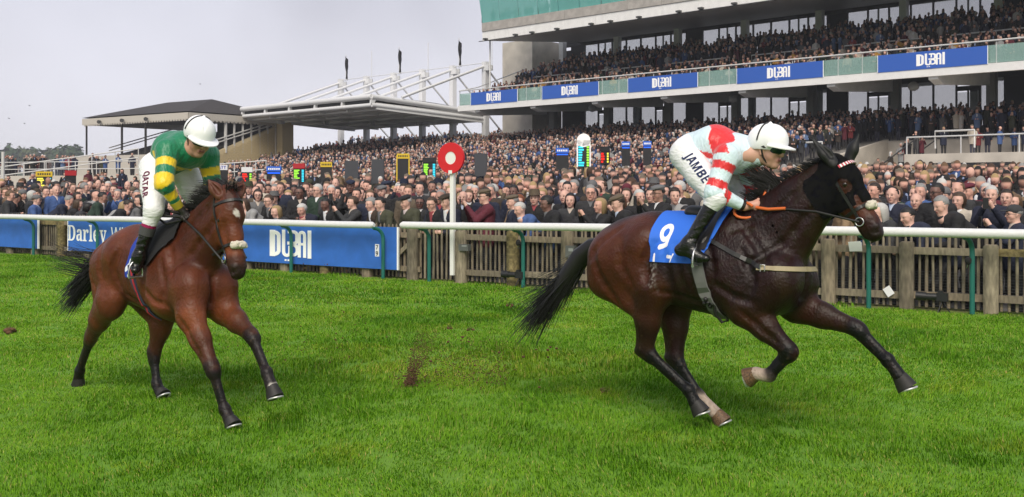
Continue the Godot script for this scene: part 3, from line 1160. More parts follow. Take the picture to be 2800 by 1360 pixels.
func ribbon(m: MB, pts: Array, b: Blob, w: float, th := 0.004) -> void:   # a strap that lies on a surface
	var k := pts.size()
	var prev := []
	for i in k:
		var t: Vector3 = (pts[mini(i + 1, k - 1)] - pts[maxi(i - 1, 0)]).normalized()
		var nn := b.normal(pts[i])
		var s := t.cross(nn).normalized() * w * 0.5
		var p: Vector3 = pts[i]
		var row := [p - s - nn * 0.004, p - s + nn * th, p + s + nn * th, p + s - nn * 0.004]
		if i:
			for j in 3:
				var out := nn if j == 1 else (-s if j == 0 else s)
				m.quad(prev[j], prev[j + 1], row[j + 1], row[j], out)
		prev = row


func around(b: Blob, c: Vector3, x: Vector3, y: Vector3, from: float, to: float, n: int, off := 0.006, reach := 0.6) -> Array:   # a loop round the body in the plane of x and y
	var out := []
	for i in n + 1:
		var g := lerpf(from, to, float(i) / n)
		var d := (x * cos(g) + y * sin(g)).normalized()
		out.append(b.hit(c + d * reach, -d, reach, off))
	return out


func hair(m: MB, root: Vector3, dir: Vector3, len_: float, droop: float, r: float, rr: RandomNumberGenerator, curl := 0.15) -> void:
	var p := []
	var rad := []
	var at := root
	var d := dir.normalized()
	var k := 7
	var sw := Vector3(rr.randf_range(-1, 1), rr.randf_range(-1, 1), rr.randf_range(-1, 1)) * curl
	for i in k:
		p.append(at)
		rad.append(r * (1.0 - 0.85 * i / (k - 1.0)))
		at += d * len_ / (k - 1)
		d = (d + Vector3(0, -droop / k, 0) + sw * (0.4 if i % 2 else -0.2) * 0.6).normalized()
	m.tube(p, rad, 3, false)


func cloth(b: Blob, o: Vector3, x0: Array, x1: Array, a0: float, a1: float, off: float, nx := 14, na := 26) -> MB:   # a cloth over the back: its front and rear edge vary with the angle
	var m := MB.new()
	for i in na + 1:
		var u := float(i) / na
		var g := lerpf(a0, a1, u)
		var e := absf(g) / PI * 2.0
		for j in nx + 1:
			var w := float(j) / nx
			var x := lerpf(lerpf(x0[0], x0[1], e), lerpf(x1[0], x1[1], e), w)
			var d := Vector3(0, cos(g), sin(g))
			var c := o + Vector3(x, 1.12, 0)
			var h := b.hit(c + d * 0.6, -d, 0.6, off + 0.004 * sin(x * 40.0 + g * 7.0) * e)
			m.put(h, b.normal(h), Vector2(w, u))
			if i and j:
				var q := i * (nx + 1) + j
				m.tri(q, q - 1, q - nx - 1)
				m.tri(q - 1, q - nx - 2, q - nx - 1)
	return m


func eye_and_ears(root: Node3D, J: Dictionary, coat: Material, inner: Color, outer: Color) -> void:
	var h: Transform3D = J.head
	for z in [1.0, -1.0]:
		var m := MB.new()
		m.col = Color(0.012, 0.006, 0.004)
		m.ball(h * Vector3(0.185, -0.052, 0.078 * z), Vector3.ONE * 0.021, 8, 10)
		obj("eye", m, mat("horse_eye", lin(0.012, 0.007, 0.005), 0.06), root)
		var e: Array = J.ears[0] if z > 0 else J.ears[1]
		var ear := Blob.new()
		var ax: Vector3 = e[1] - e[0]
		var open: Vector3 = e[2]
		ear.cap(e[0], e[0] + ax * 0.45, 0.043, 0.042, outer, 0.03, 0.75, open)
		ear.cap(e[0] + ax * 0.4, e[1], 0.040, 0.008, outer, 0.03, 0.7, open)
		ear.cap(e[0] + ax * 0.2 + open * 0.034, e[0] + ax * 0.85 + open * 0.018, 0.02, 0.006, inner, 0.012, 1.0, open, true)
		var em := MB.new()
		ear.mesh(em, 0.007)
		obj("ear", em, coat, root)


func strokes_image(size: Vector2i, bg: Color, fg: Color, segs: Array) -> ImageTexture:   # flat print: thick strokes on a plain ground
	var im := Image.create(size.x, size.y, false, Image.FORMAT_RGB8)
	im.fill(bg)
	for y in size.y:
		for x in size.x:
			var p := Vector2(x + 0.5, y + 0.5)
			for s in segs:
				if p.distance_to(Geometry2D.get_closest_point_to_segment(p, s[0], s[1])) < s[2]:
					im.set_pixel(x, y, fg)
					break
	return ImageTexture.create_from_image(im)


func finish_horse(root: Node3D, b: Blob, cell: float, C: Dictionary, J: Dictionary, mark: Callable) -> void:
	var coat := mat("coat_" + root.name, Color.WHITE, 0.56, 0.0, true)
	coat.metallic_specular = 0.36
	coat.heightmap_enabled = true
	coat.heightmap_texture = tex(0.06, Color.BLACK, Color.WHITE, 91)
	coat.heightmap_scale = 0.42
	coat.roughness_texture = tex(0.045, Color(0.62, 0.62, 0.62), Color(1, 1, 1), 93)
	coat.uv1_triplanar = true
	coat.uv1_scale = Vector3(3.0, 2.2, 3.0)
	var n := noise(1, 9.0, 5, 3)
	var n2 := noise(1, 2.2, 6, 2)
	b.paint = func(p: Vector3, c: Color, nn: Vector3) -> Color:
		var k := 1.0 + 0.28 * n.get_noise_3dv(p) + 0.42 * n2.get_noise_3dv(p)
		var mud := n.get_noise_3dv(p * 7.0 + Vector3(3, 1, 2))
		var o := Color(c.r * k, c.g * k, c.b * k)
		if mud > 0.42:
			o = o.lerp(Color(0.09, 0.06, 0.035), minf((mud - 0.42) * 4.0, 0.55) * smoothstep(1.2, 0.5, p.y))
		return mark.call(p, o, nn)
	later(b, cell, obj("body", ArrayMesh.new(), coat, root))
	eye_and_ears(root, J, mat("ear_coat", Color.WHITE, 0.6, 0.0, true), C.ear_in, C.ear)


func bridle(root: Node3D, b: Blob, h: Transform3D, leather: Material, sheep: bool) -> void:
	var s: float = h.basis.x.length()
	for z in [1.0, -1.0]:
		var pts := []
		for i in 9:
			var q := h * Vector3(lerpf(0.02, 0.44, i / 8.0), lerpf(-0.085, -0.1, i / 8.0), 0.0)
			pts.append(b.hit(q + h.basis.z.normalized() * z * 0.3, -h.basis.z.normalized() * z, 0.4, 0.004))
		var m := MB.new()
		ribbon(m, pts, b, 0.018)
		obj("cheekpiece", m, leather, root)
		var ring := MB.new()
		var c: Vector3 = pts[8] + h.basis.z.normalized() * z * 0.012
		var rp := []
		for i in 17:
			var g := TAU * i / 16
			rp.append(c + h.basis.x.normalized() * 0.026 * cos(g) + h.basis.y.normalized() * 0.026 * sin(g))
		ring.tube(rp, 0.0045, 6, false)
		obj("bit_ring", ring, mat("bit_metal", lin(0.5, 0.5, 0.5), 0.25, 0.9), root)
	for q in [["browband", 0.075, -0.03], ["noseband", 0.36, -0.07]]:
		var m := MB.new()
		var c := h * Vector3(q[1], q[2], 0)
		var x := h.basis.y.normalized()
		var lean := (h.basis.z.normalized())
		var pts := around(b, c, x, lean, -2.0, 2.0, 24, 0.004, 0.3)
		if q[0] == "throat_strap":
			pts = around(b, c, (-h.basis.y + h.basis.x * 0.9).normalized(), lean, -1.7, 1.7, 20, 0.004, 0.3)
		if q[0] == "noseband":
			pts = around(b, c, x, lean, -PI, PI, 30, 0.004, 0.3)
		ribbon(m, pts, b, 0.02)
		obj(q[0], m, leather, root)
	if sheep:   # the fleece roll over the nose
		var f := MB.new()
		var r := RandomNumberGenerator.new()
		r.seed = 8
		var pts := around(b, h * Vector3(0.375, -0.07, 0), h.basis.y.normalized(), h.basis.z.normalized(), -0.5, 0.5, 7, 0.006, 0.3)
		for p in pts:
			f.ball(p, Vector3.ONE * r.randf_range(0.023, 0.029), 6, 8)
			for k in 10:
				var d := Vector3(r.randf_range(-1, 1), r.randf_range(-1, 1), r.randf_range(-1, 1)).normalized()
				f.ball(p + d * 0.02, Vector3.ONE * r.randf_range(0.008, 0.014), 4, 6)
		obj("fleece_noseband", f, mat("fleece", lin(0.6, 0.55, 0.46), 0.98), root)


func make_horse_right() -> void:
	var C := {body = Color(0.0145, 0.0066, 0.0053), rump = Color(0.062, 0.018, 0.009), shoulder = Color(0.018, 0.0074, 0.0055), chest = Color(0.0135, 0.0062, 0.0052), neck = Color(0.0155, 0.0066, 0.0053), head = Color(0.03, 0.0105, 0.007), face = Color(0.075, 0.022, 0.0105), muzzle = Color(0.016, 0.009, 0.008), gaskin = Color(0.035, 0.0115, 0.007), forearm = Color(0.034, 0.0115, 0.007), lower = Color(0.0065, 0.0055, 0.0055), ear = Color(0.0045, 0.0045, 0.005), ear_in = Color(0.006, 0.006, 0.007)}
	var sock := Color(0.42, 0.33, 0.27)
	var poll := Vector3(0.838, 1.868, 0)
	var hx := Vector3(0.285, -0.452, 0.025).normalized()
	var hz := Vector3(0.0, 0.0, 1.0)
	hz = (hz - hx * hx.dot(hz)).normalized()
	var J := {
		trunk = Vector3(0, 0, 0), slim = 0.82, len = 1.0,
		neck = [Vector3(0.24, 1.29, 0), Vector3(0.45, 1.41, 0), Vector3(0.59, 1.55, 0), Vector3(0.77, 1.70, 0)], neck_r = [0.265, 0.225, 0.172, 0.138],
		head = Transform3D(Basis(hx, hz.cross(hx), hz).scaled_local(Vector3.ONE * 0.97), poll),
		ears = [[Vector3(0.81, 1.825, 0.06), Vector3(0.685, 1.985, 0.09), Vector3(0.55, 0.45, 0.6).normalized()], [Vector3(0.865, 1.85, -0.06), Vector3(0.93, 2.01, -0.085), Vector3(0.7, -0.1, -0.6).normalized()]],
		hind = [[Vector3.ZERO, Vector3(-0.43, 0.95, 0.17), Vector3(-0.50, 0.525, 0.13), Vector3(-0.168, 0.275, 0.12), Vector3(-0.128, 0.195, 0.12)], [Vector3.ZERO, Vector3(-0.40, 0.90, -0.16), Vector3(-0.395, 0.44, -0.12), Vector3(-0.195, 0.195, -0.1), Vector3(-0.075, 0.092, -0.1), sock]],
		fore = [[Vector3(0.47, 1.06, 0.165), Vector3(0.27, 0.86, 0.16), Vector3(0.562, 0.612, 0.14), Vector3(0.405, 0.437, 0.13), Vector3(0.318, 0.447, 0.13), sock * 0.9], [Vector3(0.50, 1.03, -0.165), Vector3(0.50, 0.875, -0.15), Vector3(0.896, 0.762, -0.14), Vector3(1.10, 0.575, -0.12), Vector3(1.165, 0.485, -0.12)]],
	}
	var root := thing("racehorse", "dark bay racehorse in a black hood galloping in front at right", "horse", Transform3D(Basis(Vector3.UP, deg_to_rad(-36.0)), V(1.428, 0, 7.036)), "racehorses")
	var b := horse_blob(J, C)
	var nz := noise(1, 30.0, 9, 2)
	finish_horse(root, b, 0.0142, C, J, func(p: Vector3, c: Color, nn: Vector3) -> Color:
		if p.y < 0.3 and p.z < -0.02 and p.x < 0.05 and p.x > -0.3:   # the white sock of the planted hind leg
			var t := smoothstep(0.225, 0.19, p.y + 0.02 * nz.get_noise_3dv(p))
			c = c.lerp(Color(0.42, 0.33, 0.27) * (0.85 + 0.4 * nz.get_noise_3dv(p)), t)
		if p.z > 0.2 and p.x > -0.43 and p.x < -0.33 and p.y > 0.95 and p.y < 1.16:   # dried foam on the flank
			c = c.lerp(Color(0.3, 0.27, 0.25), clampf(nz.get_noise_3dv(p * 1.5) * 3.0 - 0.3, 0, 0.8) * (1.0 - absf(p.x + 0.38) / 0.05))
		return c)
	# the black hood: head cover with holes for the eyes
	var hood := Blob.new()
	head_prims(hood, J.head, C)
	hood.chain(J.neck, J.neck_r, C.neck, 0.08, 0.52)
	hood.grow = 0.005
	hood.paint = func(p: Vector3, c: Color, nn: Vector3) -> Color: return Color(0.009, 0.009, 0.0098) * (1.0 + 0.4 * nz.get_noise_3dv(p * 0.6))
	var inv: Transform3D = J.head.affine_inverse()
	var hood_cloth := mat("hood_cloth", Color.WHITE, 0.85, 0.0, true)
	hood_cloth.metallic_specular = 0.15
	later(hood, 0.0105, obj("hood", ArrayMesh.new(), hood_cloth, root), func(p: Vector3) -> bool:
		var q := inv * p
		var hole := Vector2(q.x - 0.19, (q.y + 0.06) * 1.1).length()
		return p.x > 0.62 and q.x < 0.335 + 0.12 * (q.y + 0.05) and q.x > -0.06 - 0.35 * (q.y + 0.1) and q.y > -0.3 and (hole > 0.052 or absf(q.z) < 0.035))
	var leather := mat("black_leather", lin(0.014, 0.013, 0.013), 0.45)
	bridle(root, b, J.head, leather, true)
	var bb := MB.new()   # the browband's chequered tape over the hood
	var bp := around(hood, J.head * Vector3(0.07, -0.03, 0), J.head.basis.y.normalized(), J.head.basis.z.normalized(), -1.5, 1.5, 26, 0.011, 0.3)
	var k := 0
	for i in range(0, 26):
		bb.col = Color(0.7, 0.7, 0.72) if i % 2 == 0 else Color(0.45, 0.02, 0.04)
		ribbon(bb, [bp[i], bp[i + 1]], hood, 0.022)
	obj("browband_tape", bb, mat("tape", Color.WHITE, 0.5, 0.0, true), root)
	# hooves
	var dark_hoof := mat("hoof_dark", lin(0.03, 0.026, 0.025), 0.6)
	grainy(dark_hoof, 0.05, 0.6, 1.0, Vector3(4, 14, 4), 51)
	var pale_hoof := mat("hoof_pale", lin(0.3, 0.17, 0.09), 0.6)
	grainy(pale_hoof, 0.04, 0.35, 1.0, Vector3(6, 6, 6), 52)
	hoof(root, Vector3(-0.128, 0.20, 0.12), Vector3(-0.098, 0.125, 0.12), dark_hoof, Vector3(1, 0.15, 0))
	hoof(root, Vector3(-0.075, 0.095, -0.1), Vector3(-0.035, 0.022, -0.1), pale_hoof, Vector3(1, 0, 0))
	hoof(root, Vector3(0.318, 0.447, 0.13), Vector3(0.25, 0.432, 0.13), pale_hoof, Vector3(0, -1, 0))
	hoof(root, Vector3(1.165, 0.485, -0.12), Vector3(1.195, 0.405, -0.12), dark_hoof, Vector3(1, -0.3, 0))
	# tail
	var r := RandomNumberGenerator.new()
	r.seed = 31
	var hairs := mat("black_hair", lin(0.008, 0.007, 0.007), 0.5)
	var tm := MB.new()
	tm.tube([Vector3(-0.93, 1.26, 0), Vector3(-1.02, 1.235, 0.01), Vector3(-1.12, 1.15, 0.02), Vector3(-1.23, 1.0, 0.03), Vector3(-1.33, 0.85, 0.03), Vector3(-1.40, 0.72, 0.03)], [0.05, 0.06, 0.075, 0.07, 0.05, 0.01], 8)
	for i in 420:
		var t := pow(r.randf(), 0.8)
		var c := Vector3(-1.0, 1.235, 0.01).lerp(Vector3(-1.30, 0.90, 0.03), t)
		var o := Vector3(r.randf_range(-1, 1), r.randf_range(-1, 1), r.randf_range(-1, 1)).normalized() * (0.045 + 0.03 * t) * r.randf()
		var d := Vector3(-0.62, -0.82, 0.03) + Vector3(r.randf_range(-0.2, 0.14), r.randf_range(-0.1, 0.28), r.randf_range(-0.14, 0.14))
		var wild := r.randf() < 0.2
		if wild:
			d += Vector3(-0.35, 0.3, 0)
		hair(tm, c + o, d, r.randf_range(0.42, 0.74) - t * 0.12, r.randf_range(-0.1, 0.5), 0.0065 if not wild else 0.0028, r, 0.12 if not wild else 0.3)
	obj("tail", tm, hairs, root)
	# mane
	var mm := MB.new()
	for i in 420:
		var t := r.randf()
		var a: Vector3 = Vector3(0.26, 1.56, 0).lerp(Vector3(0.52, 1.745, 0), minf(t * 1.5, 1.0)).lerp(Vector3(0.80, 1.865, 0), maxf(t * 1.5 - 0.5, 0.0) / 1.0)
		var w := 1.0 - t
		hair(mm, a + Vector3(r.randf_range(-0.02, 0.02), -0.015, r.randf_range(-0.025, 0.025)), Vector3(-0.55, 0.75 - 0.3 * t, r.randf_range(-0.25, 0.5)), r.randf_range(0.05, 0.10) + 0.06 * w, 0.9, 0.0048, r, 0.25)
	for i in 320:
		hair(mm, Vector3(r.randf_range(0.34, 0.46), r.randf_range(1.60, 1.68), r.randf_range(-0.02, 0.02)), Vector3(-0.75, r.randf_range(0.55, 1.3), r.randf_range(-0.1, 0.3)), r.randf_range(0.12, 0.26), 0.6, 0.0062, r, 0.35)
	obj("mane", mm, hairs, root)
	# number cloth, saddle, girth, breast girth
	var o2 := Vector3.ZERO
	var nine := [[Vector2(0.28, 0.70), Vector2(0.31, 0.66), 0.026]]
	nine.clear()
	for s in 24:
		var g0 := TAU * s / 24
		var g1 := TAU * (s + 1) / 24
		nine.append([Vector2(56 + 17 * cos(g0), 172 + 20 * sin(g0)), Vector2(56 + 17 * cos(g1), 172 + 20 * sin(g1)), 7.0])
	nine.append([Vector2(73, 174), Vector2(70, 205), 7.0])
	nine.append([Vector2(70, 205), Vector2(44, 214), 7.0])
	nine.append([Vector2(26, 236), Vector2(26, 256), 5.0])
	nine.append([Vector2(84, 238), Vector2(100, 240), 5.0])
	nine.append([Vector2(110, 232), Vector2(104, 256), 3.0])
	var cl := cloth(b, o2, [-0.40, -0.40], [0.17, -0.03], -0.72, 1.42, 0.012, 18, 30)
	var cm := mat("number_cloth", Color.WHITE, 0.75)
	cm.albedo_texture = strokes_image(Vector2i(256, 256), Color(0.17, 0.42, 0.85), Color(0.95, 0.92, 0.95), nine)
	obj("number_cloth", cl, cm, root)
	var sd := Blob.new()
	sd.cap(Vector3(-0.2, 1.50, 0), Vector3(-0.02, 1.485, 0), 0.05, 0.05, Color.WHITE, 0.05, 1.9)
	sd.cap(Vector3(-0.02, 1.485, 0), Vector3(0.10, 1.53, 0), 0.05, 0.04, Color.WHITE, 0.05, 1.3)
	var sm := MB.new()
	sd.mesh(sm, 0.014)
	obj("saddle", sm, leather, root)
	var flap := cloth(b, o2, [-0.13, -0.08], [0.10, 0.0], -1.12, 1.12, 0.022, 8, 20)
	obj("saddle_flap", flap, leather, root)
	var gm := MB.new()
	var gp := []
	for i in 17:
		var g := lerpf(1.0, 2.9, i / 16.0)
		var d := Vector3(0, cos(g), sin(g))
		gp.append(b.hit(Vector3(lerpf(-0.05, 0.06, i / 16.0), 1.12, 0) + d * 0.6, -d, 0.6, 0.008))
	ribbon(gm, gp, b, 0.085, 0.008)
	var grey := mat("girth_grey", lin(0.14, 0.14, 0.135), 0.8)
	obj("girth", gm, grey, root)
	var cv := MB.new()   # the dark clover-shaped cut in the girth and the loop under it
	for q in [[0.0, 0.0], [0.0, 0.032], [0.0, -0.032], [0.028, 0.008], [-0.028, 0.008]]:
		var p: Vector3 = gp[11] + (gp[12] - gp[10]).normalized() * q[1] + Vector3(q[0], 0, 0)
		cv.ball(p + b.normal(p) * 0.008, Vector3.ONE * 0.016, 6, 8)
	obj("girth_clover", cv, leather, root)
	var lp := MB.new()
	lp.tube([gp[12] + Vector3(0.03, 0.02, 0.02), gp[13] + Vector3(0.02, -0.02, 0.02), gp[14] + Vector3(0.05, -0.055, 0.02), gp[14] + Vector3(0.09, -0.04, 0.02), gp[13] + Vector3(0.10, 0.0, 0.01)], 0.011, 6)
	obj("girth_loop", lp, leather, root)
	var bs := MB.new()
	var cream := mat("breast_strap", lin(0.34, 0.28, 0.17), 0.7)
	var fr := around(b, Vector3(0.42, 1.14, 0), Vector3(1, 0, 0), Vector3(0, 0.06, 1).normalized(), 1.75, -1.3, 26, 0.006)
	ribbon(bs, fr, b, 0.032)
	obj("breast_girth", bs, cream, root)
	var bs2 := MB.new()
	var join: Vector3 = fr[0]
	ribbon(bs2, laid(b, [Vector2(0.05, 1.32), Vector2(0.22, 1.24), Vector2(join.x + 0.03, join.y)], 1.0, 10, 0.007), b, 0.028, 0.006)
	obj("breast_girth_strap", bs2, leather, root)
	var bk := MB.new()
	bk.tube([fr[1] + Vector3(0, 0.02, 0.012), fr[2] + Vector3(0, 0.02, 0.012), fr[2] + Vector3(0, -0.02, 0.012), fr[1] + Vector3(0, -0.02, 0.012), fr[1] + Vector3(0, 0.02, 0.012)], 0.004, 5)
	obj("buckle", bk, mat("bit_metal", Color.WHITE), root)
	# reins: plain leather to the bit, orange grips in the hand
	var h: Transform3D = J.head
	var bit := h * Vector3(0.44, -0.1, 0.085)
	var rn := MB.new()
	rn.tube([bit, Vector3(0.72, 1.52, 0.13), Vector3(0.47, 1.535, 0.13), Vector3(0.30, 1.545, 0.1)], 0.0075, 6)
	rn.tube([h * Vector3(0.44, -0.1, -0.085), Vector3(0.62, 1.52, -0.16), Vector3(0.33, 1.555, -0.09)], 0.0075, 6)
	obj("rein", rn, leather, root)
	var og := MB.new()
	og.tube([Vector3(0.52, 1.537, 0.134), Vector3(0.40, 1.53, 0.128), Vector3(0.31, 1.54, 0.11)], 0.011, 6)
	var loop := []
	for i in 13:
		var g := lerpf(0.6, 5.2, i / 12.0)
		loop.append(Vector3(0.24 + 0.075 * cos(g), 1.52 + 0.05 * sin(g), 0.13 + 0.02 * sin(g * 2.0)))
	og.tube(loop, 0.01, 6)
	og.tube([Vector3(0.31, 1.545, 0.08), Vector3(0.34, 1.60, 0.06), Vector3(0.345, 1.655, 0.02)], 0.011, 6)
	obj("rein_grip", og, mat("orange_grip", lin(0.62, 0.13, 0.025), 0.6), root)


func make_horse_left() -> void:
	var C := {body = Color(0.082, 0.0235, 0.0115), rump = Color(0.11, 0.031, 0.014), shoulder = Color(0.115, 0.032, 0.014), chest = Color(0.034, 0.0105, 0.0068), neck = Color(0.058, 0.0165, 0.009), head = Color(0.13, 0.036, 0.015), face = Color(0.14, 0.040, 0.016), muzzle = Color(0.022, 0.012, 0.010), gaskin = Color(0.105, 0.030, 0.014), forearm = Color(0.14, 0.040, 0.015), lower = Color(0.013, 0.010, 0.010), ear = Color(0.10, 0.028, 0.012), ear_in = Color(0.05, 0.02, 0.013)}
	var poll := Vector3(-0.15, 1.645, 0.0)
	var hx := Vector3(0.20, -0.60, 0.02).normalized()
	var hz := Vector3(-0.1, 0.0, 1.0)
	hz = (hz - hx * hx.dot(hz)).normalized()
	var hd := Transform3D(Basis(hx, hz.cross(hx), hz).scaled_local(Vector3.ONE * 1.06), poll)
	var J := {
		trunk = Vector3(-0.975, -0.125, 0), slim = 0.715, len = 0.95,
		neck = [Vector3(-0.70, 1.17, 0), Vector3(-0.52, 1.28, 0), Vector3(-0.36, 1.40, 0), Vector3(-0.20, 1.545, 0)], neck_r = [0.25, 0.21, 0.165, 0.135],
		head = hd,
		ears = [[hd * Vector3(0.02, -0.03, 0.06), hd * Vector3(-0.10, -0.06, 0.115), Vector3(0.85, 0.1, 0.45).normalized()], [hd * Vector3(0.02, -0.03, -0.06), hd * Vector3(-0.095, -0.05, -0.13), Vector3(0.85, 0.1, 0.1).normalized()]],
		hind = [[Vector3.ZERO, Vector3(-1.60, 0.75, 0.17), Vector3(-2.0, 0.43, 0.13), Vector3(-2.245, 0.125, 0.11), Vector3(-2.275, 0.06, 0.105)], [Vector3.ZERO, Vector3(-1.28, 0.76, -0.16), Vector3(-1.44, 0.335, -0.12), Vector3(-1.36, 0.10, -0.1), Vector3(-1.30, 0.05, -0.1)]],
		fore = [[Vector3(-0.48, 0.95, 0.14), Vector3(-0.42, 0.74, 0.148), Vector3(-0.155, 0.40, 0.14), Vector3(-0.055, 0.115, 0.1), Vector3(0.0, 0.055, 0.1)], [Vector3(-0.47, 0.93, -0.14), Vector3(-0.44, 0.76, -0.145), Vector3(-0.085, 0.605, -0.14), Vector3(0.125, 0.365, -0.12), Vector3(0.175, 0.285, -0.12)]],
	}
	var root := thing("racehorse", "bright bay racehorse with a white star galloping behind at left", "horse", Transform3D(Basis(Vector3.UP, deg_to_rad(-42.0)), V(-1.892, 0, 7.18)), "racehorses")
	var b := horse_blob(J, C)
	var inv: Transform3D = hd.affine_inverse()
	var nz := noise(1, 22.0, 9, 2)
	finish_horse(root, b, 0.0142, C, J, func(p: Vector3, c: Color, nn: Vector3) -> Color:
		var q := inv * p
		if q.y > -0.06 and q.x > 0.05 and q.x < 0.3:   # the star
			var d := Vector2((q.x - 0.165) * 1.0, q.z * 1.1 + (q.x - 0.165) * 0.5).length() + 0.012 * nz.get_noise_3dv(p * 1.6)
			c = c.lerp(Color(0.6, 0.55, 0.5), smoothstep(0.03, 0.022, d))
		if p.x > 0.1 and p.z < 0 and p.y < 0.33:
			c = c.lerp(Color(0.6, 0.56, 0.5), smoothstep(0.0, 0.02, p.x - 0.185) * smoothstep(0.32, 0.30, p.y))
		return c)
	var leather := mat("black_leather", Color.WHITE)
	bridle(root, b, hd, leather, true)
	var dark_hoof := mat("hoof_dark", Color.WHITE)
	var pale := mat("hoof_pale", Color.WHITE)
	hoof(root, Vector3(-2.27, 0.065, 0.105), Vector3(-2.30, 0.012, 0.105), dark_hoof, Vector3(1, -0.4, 0))
	hoof(root, Vector3(-1.30, 0.055, -0.1), Vector3(-1.27, 0.01, -0.1), dark_hoof, Vector3(1, 0, 0))
	hoof(root, Vector3(0.0, 0.065, 0.1), Vector3(0.025, 0.012, 0.1), dark_hoof, Vector3(1, 0, 0))
	hoof(root, Vector3(0.175, 0.285, -0.12), Vector3(0.20, 0.205, -0.12), dark_hoof, Vector3(1, 0, 0))
	var r := RandomNumberGenerator.new()
	r.seed = 32
	var hairs := mat("black_hair", Color.WHITE)
	var tm := MB.new()
	tm.tube([Vector3(-1.87, 1.13, 0), Vector3(-1.97, 1.12, 0.01), Vector3(-2.06, 1.04, 0.02), Vector3(-2.13, 0.92, 0.03)], [0.04, 0.055, 0.06, 0.02], 8)
	for i in 520:
		var t := r.randf()
		var c := Vector3(-1.95, 1.12, 0.01).lerp(Vector3(-2.12, 0.93, 0.03), t)
		var o := Vector3(r.randf_range(-1, 1), r.randf_range(-1, 1), r.randf_range(-1, 1)) * 0.045
		var up := 1.0 if r.randf() < 0.13 else 0.0
		var d := Vector3(-0.75, -0.62 + up * 0.75, 0.3 + 0.3 * up) + Vector3(r.randf_range(-0.12, 0.12), r.randf_range(-0.2, 0.1), r.randf_range(-0.1, 0.2))
		hair(tm, c + o, d, r.randf_range(0.3, 0.52), 0.3 - up * 0.75, 0.0068 if up < 0.5 else 0.004, r, 0.16)
	obj("tail", tm, hairs, root)
	var mm := MB.new()
	for i in 620:
		var t := r.randf()
		var a := Vector3(-0.62, 1.44, 0).lerp(Vector3(-0.18, 1.68, 0), t)
		hair(mm, a + Vector3(0, -0.01, r.randf_range(-0.03, 0.03)), Vector3(-0.6, 0.6, r.randf_range(-0.1, 0.55)), r.randf_range(0.08, 0.22), 1.1, 0.0055, r, 0.22)
	for i in 70:   # forelock
		hair(mm, hd * Vector3(r.randf_range(-0.02, 0.03), 0.0, r.randf_range(-0.04, 0.04)), hd.basis.y * 0.5 + hd.basis.x * r.randf_range(-0.5, 0.5) + Vector3(-0.2, 0.4, r.randf_range(-0.3, 0.3)), r.randf_range(0.07, 0.13), 0.8, 0.0035, r, 0.25)
	obj("mane", mm, hairs, root)
	var o2: Vector3 = J.trunk
	var black := mat("black_pad", lin(0.012, 0.012, 0.014), 0.9)
	var pad := cloth(b, o2, [-0.10, -0.14], [0.40, 0.06], -1.25, 1.2, 0.02, 12, 26)
	obj("saddle_pad", pad, black, root)
	var segs := [[Vector2(10, 232), Vector2(40, 214), 9.0], [Vector2(30, 250), Vector2(62, 236), 7.0], [Vector2(64, 205), Vector2(72, 250), 6.0]]
	var cm := mat("number_cloth_left", Color.WHITE, 0.75)
	cm.albedo_texture = strokes_image(Vector2i(128, 256), Color(0.1, 0.22, 0.62), Color(0.88, 0.9, 0.95), segs)
	var cl := cloth(b, o2, [-0.2, -0.23], [0.1, -0.06], -1.2, 1.6, 0.011, 12, 28)
	obj("number_cloth", cl, cm, root)
	var sd := Blob.new()
	sd.cap(o2 + Vector3(-0.22, 1.50, 0), o2 + Vector3(-0.02, 1.485, 0), 0.05, 0.05, Color.WHITE, 0.05, 1.9)
	sd.cap(o2 + Vector3(-0.02, 1.485, 0), o2 + Vector3(0.10, 1.53, 0), 0.05, 0.045, Color.WHITE, 0.05, 1.3)
	var sm := MB.new()
	sd.mesh(sm, 0.014)
	obj("saddle", sm, leather, root)
	var gp := []
	for i in 17:
		var g := lerpf(1.2, 2.9, i / 16.0)
		var d := Vector3(0, cos(g), sin(g))
		gp.append(b.hit(o2 + Vector3(lerpf(-0.13, 0.0, i / 16.0), 1.12, 0) + d * 0.6, -d, 0.6, 0.008))
	var gm := MB.new()
	ribbon(gm, gp, b, 0.075, 0.008)
	obj("girth", gm, mat("girth_navy", lin(0.02, 0.025, 0.05), 0.7), root)
	var gs := MB.new()
	var gp2 := []
	for p in gp:
		gp2.append(p + b.normal(p) * 0.005)
	ribbon(gs, gp2, b, 0.014, 0.008)
	obj("girth_stripe", gs, mat("girth_red", lin(0.4, 0.02, 0.03), 0.7), root)
	var rn := MB.new()
	rn.tube([hd * Vector3(0.44, -0.1, 0.09), Vector3(-0.30, 1.34, 0.15), Vector3(-0.60, 1.44, 0.1)], 0.009, 6)
	rn.tube([hd * Vector3(0.44, -0.1, -0.09), Vector3(-0.36, 1.33, -0.16), Vector3(-0.60, 1.44, -0.1)], 0.009, 6)
	rn.tube([Vector3(-0.60, 1.44, 0.1), Vector3(-0.75, 1.40, 0.16), Vector3(-0.86, 1.47, 0.2), Vector3(-0.88, 1.55, 0.2), Vector3(-0.8, 1.50, 0.12), Vector3(-0.62, 1.45, 0.0)], 0.01, 6)
	obj("rein", rn, leather, root)


